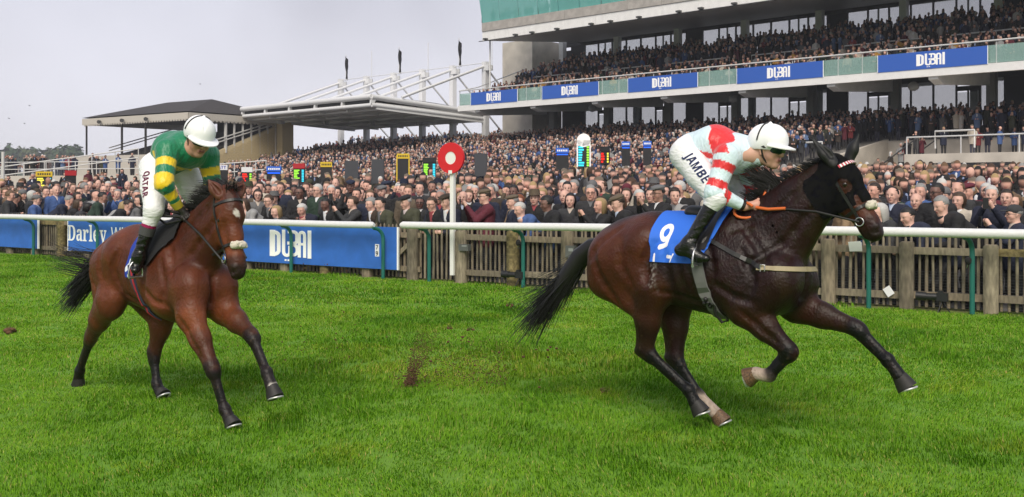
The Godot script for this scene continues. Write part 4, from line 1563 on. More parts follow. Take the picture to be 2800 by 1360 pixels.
# ---------------------------------------------------------------- riders
func person_head(b: Blob, h: Transform3D, skin: Color, neck_to: Vector3, female := false) -> void:   # head axes: x the way the face looks, y up, z to its right
	var at := func(x: float, y: float, z: float) -> Vector3:
		return h * Vector3(x, y, z)
	var s: float = h.basis.x.length()
	var side := h.basis.z.normalized()
	b.cap(at.call(-0.022, 0.035, 0), at.call(0.012, 0.045, 0), 0.088 * s, 0.084 * s, skin, 0.03, 0.86, side)
	b.cap(at.call(0.028, 0.0, 0), at.call(0.036, -0.06, 0), 0.068 * s, 0.052 * s, skin, 0.04, 0.95, side)
	b.cap(at.call(0.05, -0.088, 0), at.call(0.062, -0.098, 0), 0.036 * s, 0.026 * s, skin, 0.03, 1.15, side)
	b.cap(at.call(0.094, 0.012, 0), at.call(0.108, -0.026, 0), 0.011 * s, 0.016 * s, skin, 0.014)
	b.cap(at.call(0.088, -0.062, 0.012), at.call(0.088, -0.062, -0.012), 0.014 * s, 0.014 * s, skin.lerp(Color(0.35, 0.1, 0.09), 0.5), 0.012)
	for z in [-1, 1]:
		b.cap(at.call(0.07, 0.032, 0.03 * z), at.call(0.062, 0.03, 0.05 * z), 0.02 * s, 0.018 * s, skin, 0.015)
		b.cap(at.call(0.06, -0.025, 0.042 * z), at.call(0.05, -0.04, 0.045 * z), 0.025 * s, 0.025 * s, skin.lerp(Color(0.5, 0.16, 0.12), 0.18), 0.03)
		b.cap(at.call(-0.008, 0.005, 0.076 * z), at.call(-0.002, -0.03, 0.073 * z), 0.018 * s, 0.011 * s, skin, 0.012, 0.5, side)
		b.cap(at.call(0.092, 0.008, 0.031 * z), at.call(0.092, 0.007, 0.036 * z), 0.010 * s, 0.010 * s, skin, 0.008 if s > 0.99 else 0.002, 1.0, side, true)
	b.cap(at.call(-0.015, -0.05, 0), neck_to, 0.056 * s, 0.062 * s, skin, 0.03)


func face_paint(h: Transform3D, brow: Color, eye := 0.0105) -> Callable:
	var inv := h.affine_inverse()
	return func(p: Vector3, c: Color, nn: Vector3) -> Color:
		var q := inv * p
		if q.x > 0.03 and absf(q.y) < 0.12:
			var z := absf(q.z)
			if Vector2((z - 0.032) * 0.75, q.y - 0.006).length() < eye:
				return Color(0.03, 0.02, 0.018)
			if Vector2((z - 0.034) * 0.4, q.y - 0.029).length() < 0.0065:
				return c.lerp(brow, 0.75 if eye > 0.01 else 0.4)
			if q.x > 0.075 and absf(q.y + 0.062) < 0.006 and z < 0.022:
				return Color(0.2, 0.045, 0.045)
		return c


func hand_prims(b: Blob, wrist: Vector3, palm: Vector3, fwd: Vector3, thumb_side: Vector3, col: Color, curl := 1.2) -> void:   # a closed hand with five fingers round a rein
	var f := (palm - wrist).normalized()
	var t := (thumb_side - f * thumb_side.dot(f)).normalized()
	var down := f.cross(t)
	if down.dot(fwd) < 0.0:
		down = -down
	b.cap(wrist, palm + t * 0.012, 0.027, 0.028, col, 0.02)
	b.cap(palm + t * 0.02, palm - t * 0.024, 0.021, 0.018, col, 0.015)
	for i in 4:
		var k := palm + t * (0.026 - 0.0175 * i) + f * 0.022
		var l: float = [0.040, 0.044, 0.041, 0.033][i]
		var d := (f * 0.55 + down * 0.85).normalized()
		var k2 := k + d * l * 0.6
		var d2 := (-f * 0.7 + down * 0.75).normalized()
		var k3 := k2 + d2 * l * 0.55
		b.cap(k - f * 0.012, k2, 0.0098, 0.009, col, 0.006)
		b.cap(k2, k3, 0.009, 0.0082, col, 0.005)
		b.cap(k3, k3 + (-f * 0.9 - down * 0.2).normalized() * l * 0.35, 0.0082, 0.0072, col, 0.005)
	var th := palm + t * 0.03 - f * 0.012
	b.cap(th, th + (f * 0.7 + t * 0.5).normalized() * 0.03, 0.0115, 0.0095, col, 0.008)
	b.cap(th + (f * 0.7 + t * 0.5).normalized() * 0.03, th + (f * 0.9 + down * 0.5 + t * 0.3).normalized() * 0.05, 0.0095, 0.008, col, 0.006)


func on_surface(b: Blob, t: String, size: float, at: Transform3D, m: Material, parent: Node3D, called: String, font := "Droid Sans") -> void:   # lettering laid on curved cloth; the frame's z points away from it
	var a := text_mesh(t, size, font, 0.004, true).surface_get_arrays(0)
	var v: PackedVector3Array = a[Mesh.ARRAY_VERTEX]
	var z := at.basis.z.normalized()
	for i in v.size():
		var p := at * Vector3(v[i].x, v[i].y, 0)
		v[i] = b.hit(p + z * 0.15, -z, 0.3, 0.0035 + maxf(v[i].z, 0.0) * 0.5)
	a[Mesh.ARRAY_VERTEX] = v
	var o := ArrayMesh.new()
	o.add_surface_from_arrays(Mesh.PRIMITIVE_TRIANGLES, a)
	obj(called, o, m, parent)


func make_rider(called: String, label: String, place: Transform3D, J: Dictionary) -> void:
	var root := thing(called, label, "jockey", place, "jockeys")
	var h: Transform3D = J.head
	var skin: Color = J.skin
	var cloth_m := func(key: String, rough: float) -> StandardMaterial3D:
		return mat(key, Color.WHITE, rough, 0.0, true)
	# the body, one continuous figure under the clothes
	var b := Blob.new()
	person_head(b, h, skin, J.neck)
	b.chain(J.spine, [0.10, 0.105, 0.10, 0.05], skin, 0.05, 1.2)
	for i in 2:
		var g: Dictionary = J.side[i]
		b.cap(J.neck, g.sh, 0.05, 0.055, skin, 0.05)
		b.chain([g.sh, g.elb, g.wr], [0.048, 0.038, 0.028], skin, 0.02)
		hand_prims(b, g.wr, g.hand, g.down, g.thumb, J.glove, 1.2)
		b.chain([g.hip, g.knee, g.ank], [0.085, 0.055, 0.035], skin, 0.03)
		b.chain([g.ank, g.heel + Vector3(0, 0.03, 0), g.toe], [0.03, 0.025, 0.018], skin, 0.02)
	b.paint = face_paint(h, Color(0.05, 0.03, 0.02))
	later(b, 0.0075, obj("body", ArrayMesh.new(), mat("skin", Color.WHITE, 0.55, 0.0, true), root))
	# silks
	var silk := Blob.new()
	silk.chain(J.spine.slice(0, 3), J.spine_r, Color.WHITE, 0.06, 1.22)
	silk.cap(J.spine[2], J.neck.lerp(J.spine[2], 0.3), J.spine_r[2] * 0.9, 0.08, Color.WHITE, 0.05)
	silk.cap(J.neck.lerp(J.spine[2], 0.3), J.neck.lerp(h.origin - h.basis.y * 0.06 - h.basis.x * 0.03, 0.45), 0.082, 0.071, Color.WHITE, 0.03)
	var col := MB.new()
	col.tube([J.neck.lerp(h.origin - h.basis.y * 0.06 - h.basis.x * 0.03, 0.38), J.neck.lerp(h.origin - h.basis.y * 0.06 - h.basis.x * 0.03, 0.72)], [0.074, 0.069], 16)
	obj("collar", col, mat("collar_white", lin(0.75, 0.75, 0.77), 0.7), root)
	var rr := RandomNumberGenerator.new()
	rr.seed = 5
	for i in 2:
		var g: Dictionary = J.side[i]
		silk.cap(J.spine[2], g.sh, 0.10, 0.078, Color.WHITE, 0.07)
		silk.cap(g.sh, g.elb, 0.080, 0.064, Color.WHITE, 0.04)
		silk.cap(g.elb, g.elb.lerp(g.wr, 0.85), 0.062, 0.039, Color.WHITE, 0.03)
		for k in 9:   # creases round the sleeve
			var t := 0.1 + 0.095 * k
			var a: Vector3 = g.sh.lerp(g.elb, minf(t * 1.8, 1.0)).lerp(g.wr, clampf(t * 1.8 - 1.0, 0, 1) * 0.8)
			var d := Vector3(rr.randf_range(-1, 1), rr.randf_range(-1, 1), rr.randf_range(-1, 1)).normalized()
			silk.cap(a + d * 0.066, a + d.rotated(Vector3(1, 0.3, 0).normalized(), 1.2) * 0.066, 0.011, 0.006, Color.WHITE, 0.02)
	for k in 16:   # folds over the back and flanks
		var t := rr.randf()
		var a: Vector3 = J.spine[0].lerp(J.spine[2], t)
		var d := Vector3(rr.randf_range(-0.3, 0.3), rr.randf_range(-0.7, 1), rr.randf_range(-1, 1)).normalized()
		var r0: float = J.spine_r[1] * 1.0
		var d2 := (d + Vector3(rr.randf_range(0.2, 0.7), rr.randf_range(-0.5, 0.5), rr.randf_range(-0.4, 0.4))).normalized()
		silk.cap(a + d * Vector3(1, 1, 1.2) * r0, a + Vector3(0.06, 0, 0) + d2 * Vector3(1, 1, 1.2) * r0, 0.011, 0.005, Color.WHITE, 0.022)
	silk.paint = J.silk
	var sm: StandardMaterial3D = cloth_m.call("silk_" + root.name, 0.42)
	rumpled(sm, Vector3(5.0, 3.0, 5.0), 0.9, 201)
	sm.rim_enabled = true
	sm.rim = 0.4
	later(silk, 0.0092, obj("jacket", ArrayMesh.new(), sm, root))
	# breeches, boots
	var br := Blob.new()
	br.cap(J.spine[0], J.spine[0] + Vector3(-0.03, -0.03, 0), J.spine_r[0] * 0.98, J.spine_r[0] * 0.92, Color.WHITE, 0.05, 1.25)
	for i in 2:
		var g: Dictionary = J.side[i]
		br.cap(g.hip, g.hip.lerp(g.knee, 0.5), 0.115, 0.095, Color.WHITE, 0.05)
		br.cap(g.hip.lerp(g.knee, 0.5), g.knee, 0.095, 0.07, Color.WHITE, 0.03)
		br.cap(g.knee, g.knee.lerp(g.ank, J.cuff), 0.066, 0.056, Color.WHITE, 0.03)
		for k in 7:
			var a: Vector3 = g.hip.lerp(g.knee, 0.2 + 0.13 * k)
			var d := Vector3(rr.randf_range(-1, 1), rr.randf_range(-1, 1), rr.randf_range(-1, 1)).normalized()
			br.cap(a + d * 0.09, a + d.rotated(Vector3(0.7, -0.7, 0).normalized(), 0.9) * 0.088, 0.012, 0.006, Color.WHITE, 0.03)
	br.paint = func(p: Vector3, c: Color, nn: Vector3) -> Color: return Color(0.80, 0.80, 0.83)
	later(br, 0.0095, obj("breeches", ArrayMesh.new(), rumpled(cloth_m.call("breeches", 0.7), Vector3(3.0, 6.5, 3.0), 0.8, 202), root))
	for q in J.words:
		on_surface(br, q[0], q[1], q[2], q[3], root, "lettering")
	for i in 2:
		var g: Dictionary = J.side[i]
		var bo := Blob.new()
		var fw: Vector3 = (g.toe - g.heel).normalized()
		var top: Vector3 = g.knee.lerp(g.ank, J.cuff - 0.04)
		bo.cap(top, g.ank, 0.054, 0.042, Color(0.010, 0.010, 0.011), 0.03)
		bo.cap(g.ank, g.heel + Vector3(0, 0.03, 0), 0.042, 0.036, Color(0.010, 0.010, 0.011), 0.03)
		bo.cap(g.heel + Vector3(0, 0.03, 0), g.toe, 0.038, 0.03, Color(0.010, 0.010, 0.011), 0.03, 0.9, Vector3.UP)
		bo.cap(g.ank, g.toe - fw * 0.06, 0.04, 0.03, Color(0.010, 0.010, 0.011), 0.04)
		for k in 4:
			var a: Vector3 = top.lerp(g.ank, 0.35 + 0.2 * k)
			bo.cap(a + Vector3(0.042, 0.01, 0.02), a + Vector3(-0.01, -0.015, 0.044), 0.006, 0.004, Color.BLACK, 0.02)
		if J.has("sock"):
			var s0: float = J.cuff - 0.06
			var so := Blob.new()
			so.cap(g.knee.lerp(g.ank, s0), g.knee.lerp(g.ank, s0 + 0.14), 0.056, 0.053, J.sock, 0.02)
			later(so, 0.012, obj("sock", ArrayMesh.new(), cloth_m.call("sock", 0.8), root))
			bo.A[0] = g.knee.lerp(g.ank, s0 + 0.2)
			bo.BA[0] = g.ank - bo.A[0]
			bo.IB[0] = 1.0 / bo.BA[0].length_squared()
			var cuff := MB.new()
			cuff.tube([bo.A[0] - bo.BA[0] * 0.06, bo.A[0] + bo.BA[0] * 0.22], [0.058, 0.056], 14)
			obj("boot_top", cuff, mat("boot_top", lin(0.05, 0.05, 0.052), 0.7), root)
		bo.paint = func(p: Vector3, c: Color, nn: Vector3) -> Color: return Color(0.010, 0.010, 0.011)
		later(bo, 0.008, obj("boot", ArrayMesh.new(), rumpled(cloth_m.call("boot", 0.24), Vector3(4.0, 7.0, 4.0), 0.5, 203), root))
		# the stirrup iron and its leather
		var ir := MB.new()
		var c: Vector3 = g.heel.lerp(g.toe, 0.62) + Vector3(0, 0.0, 0)
		var sd := Vector3(0, 0, 1)
		var pts := []
		for k in 13:
			var a := lerpf(-0.25, PI + 0.25, k / 12.0)
			pts.append(c + sd * 0.055 * cos(a) + Vector3(0.015, 0.95, 0) * (0.10 * sin(a)) - Vector3(0, 0.03, 0))
		ir.tube(pts, 0.0075, 6)
		ir.tube([pts[0], pts[12]], 0.011, 6)
		obj("stirrup_iron", ir, mat("bit_metal", Color.WHITE), root)
		var le := MB.new()
		le.beam(pts[6], J.spine[0] + Vector3(0.14, -0.42, 0.2 * (1 if i == 0 else -1)), 0.006, 0.022)
		obj("stirrup_leather", le, mat("black_leather", Color.WHITE), root)
	# helmet with its silk cap, strap and goggles
	var ca := Blob.new()
	var at := func(x: float, y: float, z: float) -> Vector3:
		return h * Vector3(x, y, z)
	ca.cap(at.call(-0.028, 0.055, 0), at.call(0.022, 0.062, 0), 0.118, 0.114, Color.WHITE, 0.03, 0.88, h.basis.z.normalized())
	ca.cap(at.call(0.02, -0.12, 0), at.call(-0.02, -0.12, 0), 0.14, 0.14, Color.WHITE, 0.01, 1.1, h.basis.z.normalized(), true)
	ca.cap(at.call(0, 0.176, 0), at.call(0, 0.179, 0), 0.011, 0.011, Color.WHITE, 0.01)
	for k in 6:
		var g := TAU * k / 6.0 + 0.3
		var d := Vector3(cos(g), 0.35, sin(g) * 0.9)
		ca.cap(at.call(d.x * 0.13, 0.06 + d.y * 0.13, d.z * 0.128), at.call(d.x * 0.05, 0.185, d.z * 0.05), 0.003, 0.003, Color.WHITE, 0.012, 1.0, Vector3.BACK, true)
	var white_paint := func(p: Vector3, c: Color, nn: Vector3) -> Color: return Color(0.86, 0.86, 0.88)
	ca.paint = white_paint
	var hm := obj("helmet", ArrayMesh.new(), cloth_m.call("helmet_silk", 0.6), root)
	later(ca, 0.0075, hm)
	var pk := MB.new()
	pk.col = Color(0.86, 0.86, 0.88)
	var rows := []
	for i in 13:
		var g := lerpf(-1.25, 1.25, i / 12.0)
		var row := []
		for j in 4:
			var o := 0.105 + 0.068 * j / 3.0 * cos(g * 0.95)
			row.append(at.call(0.012 + o * cos(g) * 1.04, 0.037 - 0.02 * j / 3.0 * cos(g), o * sin(g) * 0.92))
		rows.append(row)
	for i in 12:
		for j in 3:
			for s in [1, -1]:
				var off: Vector3 = h.basis.y.normalized() * 0.004 * s
				pk.quad(rows[i][j] + off, rows[i][j + 1] + off, rows[i + 1][j + 1] + off, rows[i + 1][j] + off, off)
		var e := h.basis.y.normalized() * 0.004
		pk.quad(rows[i][3] - e, rows[i][3] + e, rows[i + 1][3] + e, rows[i + 1][3] - e, h.basis.x)
	obj("peak", pk, cloth_m.call("helmet_silk", 0.6), hm)
	var sb := MB.new()
	var band := []
	for i in 25:
		var g := lerpf(0.25, 2.7, i / 24.0)
		band.append(Vector2(cos(g), sin(g)))
	var el := []
	for q in band:   # the elastic over the crown, ear to ear
		el.append(ca.hit(at.call(-0.03 + 0.02 * q.y, 0.03 + 0.3 * q.y, 0.3 * q.x * 0.95), (at.call(-0.03, 0.03, 0) - at.call(-0.03 + 0.02 * q.y, 0.03 + 0.3 * q.y, 0.3 * q.x * 0.95)).normalized(), 0.3, 0.003))
	ribbon(sb, el, ca, 0.008, 0.003)
	obj("elastic_strap", sb, mat("black_leather", Color.WHITE), root)
	var ch := MB.new()
	for z in [1.0, -1.0]:
		ch.tube([at.call(-0.005, 0.03, 0.09 * z), at.call(0.01, -0.05, 0.07 * z), at.call(0.045, -0.115, 0.022 * z), at.call(0.047, -0.122, 0.0)], 0.0065, 5)
	obj("chin_strap", ch, mat("black_leather", Color.WHITE), root)
	var go := Blob.new()
	for z in [1.0, -1.0]:
		go.cap(at.call(0.088, 0.008, 0.018 * z), at.call(0.075, 0.01, 0.05 * z), 0.034, 0.031, Color.WHITE, 0.02, 1.0)
	var lens := mat("goggle_lens", lin(0.012, 0.04, 0.03), 0.08)
	later(go, 0.006, obj("goggles", ArrayMesh.new(), lens, root))
	var gs := MB.new()
	for z in [1.0, -1.0]:
		gs.tube([at.call(0.07, 0.012, 0.062 * z), at.call(0.02, 0.02, 0.088 * z), at.call(-0.06, 0.03, 0.08 * z)], 0.011, 6)
	obj("goggle_strap", gs, mat("black_leather", Color.WHITE), root)
	if J.has("glove_cuff"):
		for i in 2:
			var g: Dictionary = J.side[i]
			var gc := MB.new()
			gc.tube([g.wr.lerp(g.elb, 0.22), g.wr.lerp(g.hand, 0.15)], [0.045, 0.036], 12)
			obj("glove_cuff", gc, mat("glove_cuff", J.glove_cuff.linear_to_srgb(), 0.7), root)
	else:
		var g0: Dictionary = J.side[0]
		var wb := MB.new()
		wb.tube([g0.wr.lerp(g0.elb, 0.12), g0.wr.lerp(g0.elb, 0.02)], [0.041, 0.039], 12)
		obj("wristband", wb, mat("black_leather", Color.WHITE), root)
	if J.has("whip"):
		var wh := MB.new()
		wh.tube(J.whip, [0.011, 0.009, 0.008, 0.012, 0.006], 6)
		obj("whip", wh, mat("black_leather", Color.WHITE), root)


func make_riders() -> void:
	var hx := Vector3(0.985, -0.12, 0.12).normalized()
	var hz := Vector3(-0.12, 0, 1.0).normalized()
	var hd := Transform3D(Basis(hx, hz.cross(hx).normalized(), hx.cross(hz.cross(hx)).normalized()), Vector3(0.345, 1.925, 0.0))
	var pale := Color(0.64, 0.78, 0.85)
	var red := Color(0.70, 0.024, 0.028)
	var sides := []
	for z in [1.0, -1.0]:
		sides.append({sh = Vector3(0.135, 1.875, 0.185 * z), elb = Vector3(0.085, 1.64, 0.27 * z), wr = Vector3(0.235, 1.548, 0.13 * z), hand = Vector3(0.305, 1.548, 0.085 * z), down = Vector3(0, -1, 0), thumb = Vector3(0, 1, -0.3 * z), hip = Vector3(-0.20, 1.90, 0.11 * z), knee = Vector3(0.095, 1.605, 0.26 * z), ank = Vector3(-0.075, 1.295, 0.325 * z), toe = Vector3(0.055, 1.20, 0.335 * z), heel = Vector3(-0.13, 1.225, 0.33 * z)})
	var arm := func(p: Vector3, g: Dictionary) -> float:   # metres along the arm, or -1 off it
		var t0 := clampf((p - g.sh).dot(g.elb - g.sh) / (g.elb - g.sh).length_squared(), 0, 1)
		var t1 := clampf((p - g.elb).dot(g.wr - g.elb) / (g.wr - g.elb).length_squared(), 0, 1)
		var d0: float = p.distance_to(g.sh.lerp(g.elb, t0))
		var d1: float = p.distance_to(g.elb.lerp(g.wr, t1))
		if minf(d0, d1) > 0.088:
			return -1.0
		return t0 * g.sh.distance_to(g.elb) if d0 < d1 else g.sh.distance_to(g.elb) + t1 * g.elb.distance_to(g.wr)
	var navy := mat("navy_print", lin(0.02, 0.03, 0.12), 0.7)
	var thigh := Vector3(0.095, 1.605, 0.26) - Vector3(-0.20, 1.90, 0.11)
	var tx := thigh.normalized()
	var tz := Vector3(0.15, 0.2, 1.0)
	tz = (tz - tx * tx.dot(tz)).normalized()
	var J := {
		head = hd, neck = Vector3(0.245, 1.895, 0), skin = Color(0.58, 0.33, 0.25), glove = Color(0.56, 0.30, 0.23),
		spine = [Vector3(-0.19, 1.935, 0), Vector3(-0.03, 1.965, 0), Vector3(0.12, 1.90, 0), Vector3(0.245, 1.895, 0)], spine_r = [0.125, 0.128, 0.125],
		side = sides, cuff = 0.16,
		words = [["JAMBE", 0.085, Transform3D(Basis(tx, tz.cross(tx), tz), Vector3(-0.035, 1.765, 0.175)), navy]],
		silk = func(p: Vector3, c: Color, nn: Vector3) -> Color:
			var s: float = arm.call(p, sides[0] if p.z > 0 else sides[1])
			if s > 0.05:
				return red if fmod(s + 0.075, 0.125) < 0.055 and s < 0.42 else pale
			var q := Vector2(p.x, p.y) + Vector2(0.012, 0.012) * sin(p.z * 40.0)
			var panel := q.x > 0.0 + 0.35 * (1.99 - q.y) and q.x < 0.15 + 0.3 * (1.98 - q.y) and q.y > 1.89   # the red panel over the shoulder blades
			var stripe := q.y < 1.915 - 0.28 * (q.x + 0.03) and q.y > 1.865 - 0.28 * (q.x + 0.03) and q.x < 0.05
			var top := absf(p.z) < 0.03 and q.x < -0.04 and q.x > -0.13
			if p.z < -0.03:
				return red if not panel and q.x > -0.1 else pale
			return red if panel or stripe or top else pale,
		whip = [Vector3(0.31, 1.53, 0.06), Vector3(0.335, 1.57, 0.05), Vector3(0.36, 1.63, 0.04), Vector3(0.37, 1.68, 0.03), Vector3(0.375, 1.70, 0.03)],
	}
	make_rider("person", "jockey in pale blue and red silks crouched over the leading dark horse", Transform3D(Basis(Vector3.UP, deg_to_rad(-36.0)), V(1.428, 0, 7.036)), J)
	var green := Color(0.004, 0.185, 0.085)
	var yellow := Color(0.82, 0.56, 0.012)
	var hx2 := Vector3(0.90, -0.40, 0.10).normalized()
	var hz2 := Vector3(-0.06, 0.05, 1.0)
	hz2 = (hz2 - hx2 * hx2.dot(hz2)).normalized()
	var hd2 := Transform3D(Basis(hx2, hz2.cross(hx2), hz2), Vector3(-0.575, 2.03, 0.0))
	var s2 := [
		{sh = Vector3(-0.71, 1.945, 0.175), elb = Vector3(-0.60, 1.70, 0.26), wr = Vector3(-0.62, 1.535, 0.14), hand = Vector3(-0.60, 1.465, 0.095), down = Vector3(1, 0, 0), thumb = Vector3(0.3, 0.3, -1), hip = Vector3(-0.99, 1.82, 0.12), knee = Vector3(-0.765, 1.51, 0.25), ank = Vector3(-0.865, 1.165, 0.31), toe = Vector3(-0.85, 1.06, 0.35), heel = Vector3(-0.905, 1.08, 0.31)},
		{sh = Vector3(-0.74, 1.92, -0.18), elb = Vector3(-0.73, 1.68, -0.22), wr = Vector3(-0.68, 1.535, -0.11), hand = Vector3(-0.63, 1.465, -0.08), down = Vector3(1, 0, 0), thumb = Vector3(0.3, 0.3, 1), hip = Vector3(-1.0, 1.82, -0.12), knee = Vector3(-0.90, 1.50, -0.23), ank = Vector3(-0.93, 1.17, -0.31), toe = Vector3(-0.85, 1.08, -0.33), heel = Vector3(-0.97, 1.10, -0.31)}]
	var sp := [Vector3(-1.0, 1.865, 0), Vector3(-0.90, 1.955, 0), Vector3(-0.745, 1.955, 0), Vector3(-0.64, 1.965, 0)]
	var maroon := mat("maroon_print", lin(0.17, 0.012, 0.07), 0.7)
	var lx := Vector3(0.16, -0.31, 0.13).normalized()
	var lz := Vector3(0.42, 0.2, 1.0)
	lz = (lz - lx * lx.dot(lz)).normalized()
	var J2 := {
		head = hd2, neck = sp[3], skin = Color(0.54, 0.30, 0.22), glove = Color(0.012, 0.011, 0.011), glove_cuff = Color(0.35, 0.28, 0.015),
		spine = sp, spine_r = [0.125, 0.135, 0.135], side = s2, cuff = 0.27, sock = Color(0.30, 0.006, 0.075),
		words = [["QATAR", 0.068, Transform3D(Basis(lx, lz.cross(lx), lz), Vector3(-0.872, 1.655, 0.19)), maroon]],
		silk = func(p: Vector3, c: Color, nn: Vector3) -> Color:
			var s: float = arm.call(p, s2[0] if p.z > 0 else s2[1])
			if s > 0.07:
				return yellow if fmod(s + 0.03, 0.125) < 0.062 and s < 0.42 else green
			var d: float = (p - sp[0]).dot((sp[2] - sp[0]).normalized())
			if d < -0.055 or (d > -0.01 and d < 0.04) or (d > 0.19 and d < 0.25 and p.y < 1.985) or (d > 0.10 and d < 0.15 and p.y < 1.95):
				return yellow
			return green,
		whip = [Vector3(-0.61, 1.46, 0.11), Vector3(-0.70, 1.46, 0.17), Vector3(-0.80, 1.49, 0.23), Vector3(-0.87, 1.51, 0.27), Vector3(-0.92, 1.53, 0.30)],
	}
	make_rider("person", "jockey in green and yellow hooped silks on the bay horse at left", Transform3D(Basis(Vector3.UP, deg_to_rad(-42.0)), V(-1.892, 0, 7.18)), J2)


# ---------------------------------------------------------------- spectators
# Person axes: x the way they face, y up, z to their right.
const POSES := [
	["standing", 0.0, [0.0, 1.12, 0.255], [0.09, 0.90, 0.25], 0.0, 0.0],
	["leaning on the fence", 0.24, [0.17, 1.02, 0.27], [0.36, 1.03, 0.09], 0.0, 0.0],
	["holding up a phone", 0.0, [0.21, 1.22, 0.21], [0.36, 1.47, 0.06], 0.0, 0.0],
	["with hands together", 0.03, [0.06, 1.12, 0.27], [0.29, 1.14, 0.05], 0.0, 0.0],
	["with one hand raised", 0.0, [0.06, 1.13, 0.27], [0.20, 1.02, 0.16], 1.0, 0.0],
	["looking over a shoulder", 0.02, [0.0, 1.12, 0.255], [0.09, 0.90, 0.25], 0.0, 0.6],
	["looking to one side", 0.02, [0.06, 1.12, 0.27], [0.29, 1.10, 0.05], 0.0, -0.6],
	["bending over the fence", 0.42, [0.30, 0.98, 0.26], [0.50, 0.96, 0.07], 0.0, 0.2],
]
var bodies := []
var coats := []
var shirts := []
var heads := []


func pose_joints(k: int) -> Dictionary:
	var q: Array = POSES[k]
	var lean: float = q[1]
	var hip := Vector3(-0.5 * lean, 0.93, 0)
	var chest := Vector3(lean * 0.55 - 0.02, 1.33 - 0.22 * lean, 0)
	var neck := Vector3(lean * 0.85 - 0.015, 1.475 - 0.34 * lean, 0)
	var up := (neck - hip).normalized().lerp(Vector3.UP, 0.72).normalized()
	var hd := Basis(Vector3.UP, q[5])
	var ax := Basis(Vector3(up.y, -up.x, 0), up, Vector3.BACK)
	var h := Transform3D(hd * ax, neck + Vector3(0.03, 0.155, 0))
	var arms := []
	for z in [1.0, -1.0]:
		var sh := Vector3(chest.x, chest.y + 0.075, 0.175 * z)
		var e := Vector3(q[2][0], q[2][1], q[2][2] * z)
		var w := Vector3(q[3][0], q[3][1], q[3][2] * z)
		if q[4] > 0.5 and z > 0:
			e = Vector3(0.2, 1.38, 0.3)
			w = Vector3(0.22, 1.66, 0.2)
		arms.append([sh, e, w])
	return {hip = hip, chest = chest, neck = neck, head = h, arms = arms}


func make_person_kit() -> void:
	var skin := Color(0.66, 0.40, 0.32)
	for k in POSES.size():
		var J := pose_joints(k)
		heads.append(J.head)
		var b := Blob.new()
		person_head(b, J.head, skin, J.neck - Vector3(0, 0.02, 0))
		b.cap(J.neck - Vector3(0, 0.03, 0), J.chest, 0.06, 0.10, skin, 0.05, 1.25)
		b.cap(J.chest, J.hip, 0.10, 0.11, skin, 0.05, 1.25)
		for a in J.arms:
			b.chain([J.chest + Vector3(0, 0.06, 0), a[0], a[1], a[2]], [0.05, 0.045, 0.036, 0.026], skin, 0.02)
			var f: Vector3 = (a[2] - a[1]).normalized()
			b.cap(a[2], a[2] + f * 0.07, 0.026, 0.03, skin, 0.015, 1.3, Vector3.UP)
			for i in 4:
				var o := Vector3(0, 0.024 - 0.016 * i, 0)
				b.cap(a[2] + f * 0.07 + o, a[2] + f * 0.10 + o + Vector3(0, 0, -0.02 * signf(a[2].z)), 0.009, 0.008, skin, 0.006)
		for z in [1.0, -1.0]:
			b.chain([J.hip + Vector3(0, 0, 0.09 * z), Vector3(0.02, 0.5, 0.1 * z), Vector3(-0.02, 0.08, 0.1 * z)], [0.085, 0.06, 0.045], skin, 0.04)
			b.cap(Vector3(-0.02, 0.05, 0.1 * z), Vector3(0.15, 0.035, 0.11 * z), 0.04, 0.032, skin, 0.02)
		var face := face_paint(J.head, Color(0.12, 0.07, 0.05), 0.0092)
		var waist: float = J.hip.y + 0.02
		b.paint = func(p: Vector3, c: Color, nn: Vector3) -> Color: return Color(0.02, 0.02, 0.024) if p.y < waist and absf(p.z) < 0.2 and p.x < 0.2 else face.call(p, c, nn)
		var o := MeshInstance3D.new()
		later(b, 0.0135, o)
		bodies.append(o)
		var variants := []
		for wide in [1.0, 1.14]:
			var c := Blob.new()
			c.cap(J.hip - Vector3(0, 0.10, 0), J.hip, 0.145 * wide, 0.14 * wide, Color.WHITE, 0.05, 1.25)
			c.cap(J.hip, J.chest, 0.135 * wide, 0.14 * wide, Color.WHITE, 0.06, 1.3)
			c.cap(J.chest + Vector3(-0.01, 0.06, 0), J.neck + Vector3(-0.012, -0.01, 0), 0.115, 0.068, Color.WHITE, 0.06, 1.2)
			for a in J.arms:
				c.cap(J.chest + Vector3(0, 0.05, 0), a[0], 0.10, 0.078 * wide, Color.WHITE, 0.05)
				c.cap(a[0], a[1], 0.072 * wide, 0.056 * wide, Color.WHITE, 0.03)
				c.cap(a[1], a[2] - (a[2] - a[1]).normalized() * 0.02, 0.056 * wide, 0.042, Color.WHITE, 0.02)
			# the opening of the jacket, the lapels' edges
			var fr: Vector3 = J.chest + Vector3(0.19, -0.02, 0)
			c.cap(J.neck + Vector3(0.115, 0.02, 0), fr + Vector3(0, -0.03, 0), 0.06, 0.012, Color.WHITE, 0.02, 0.85, Vector3.BACK, true)
			for i in 5:
				var t := 0.15 + 0.17 * i
				c.cap(J.hip.lerp(J.chest, t) + Vector3(0.15 * wide, 0.02, 0.02), J.hip.lerp(J.chest, t) + Vector3(0.11 * wide, -0.03, 0.15), 0.006, 0.004, Color.WHITE, 0.03)
			var co := MeshInstance3D.new()
			later(c, 0.022, co)
			variants.append(co)
		coats.append(variants)
		var s := Blob.new()
		s.cap(J.neck + Vector3(0.022, 0.0, 0), J.chest + Vector3(0.075, -0.03, 0), 0.058, 0.066, Color.WHITE, 0.04, 1.1)
		s.cap(J.neck + Vector3(0.0, 0.012, 0), J.neck + Vector3(0.0, 0.02, 0), 0.064, 0.062, Color.WHITE, 0.02)
		var so := MeshInstance3D.new()
		later(s, 0.016, so)
		shirts.append(so)


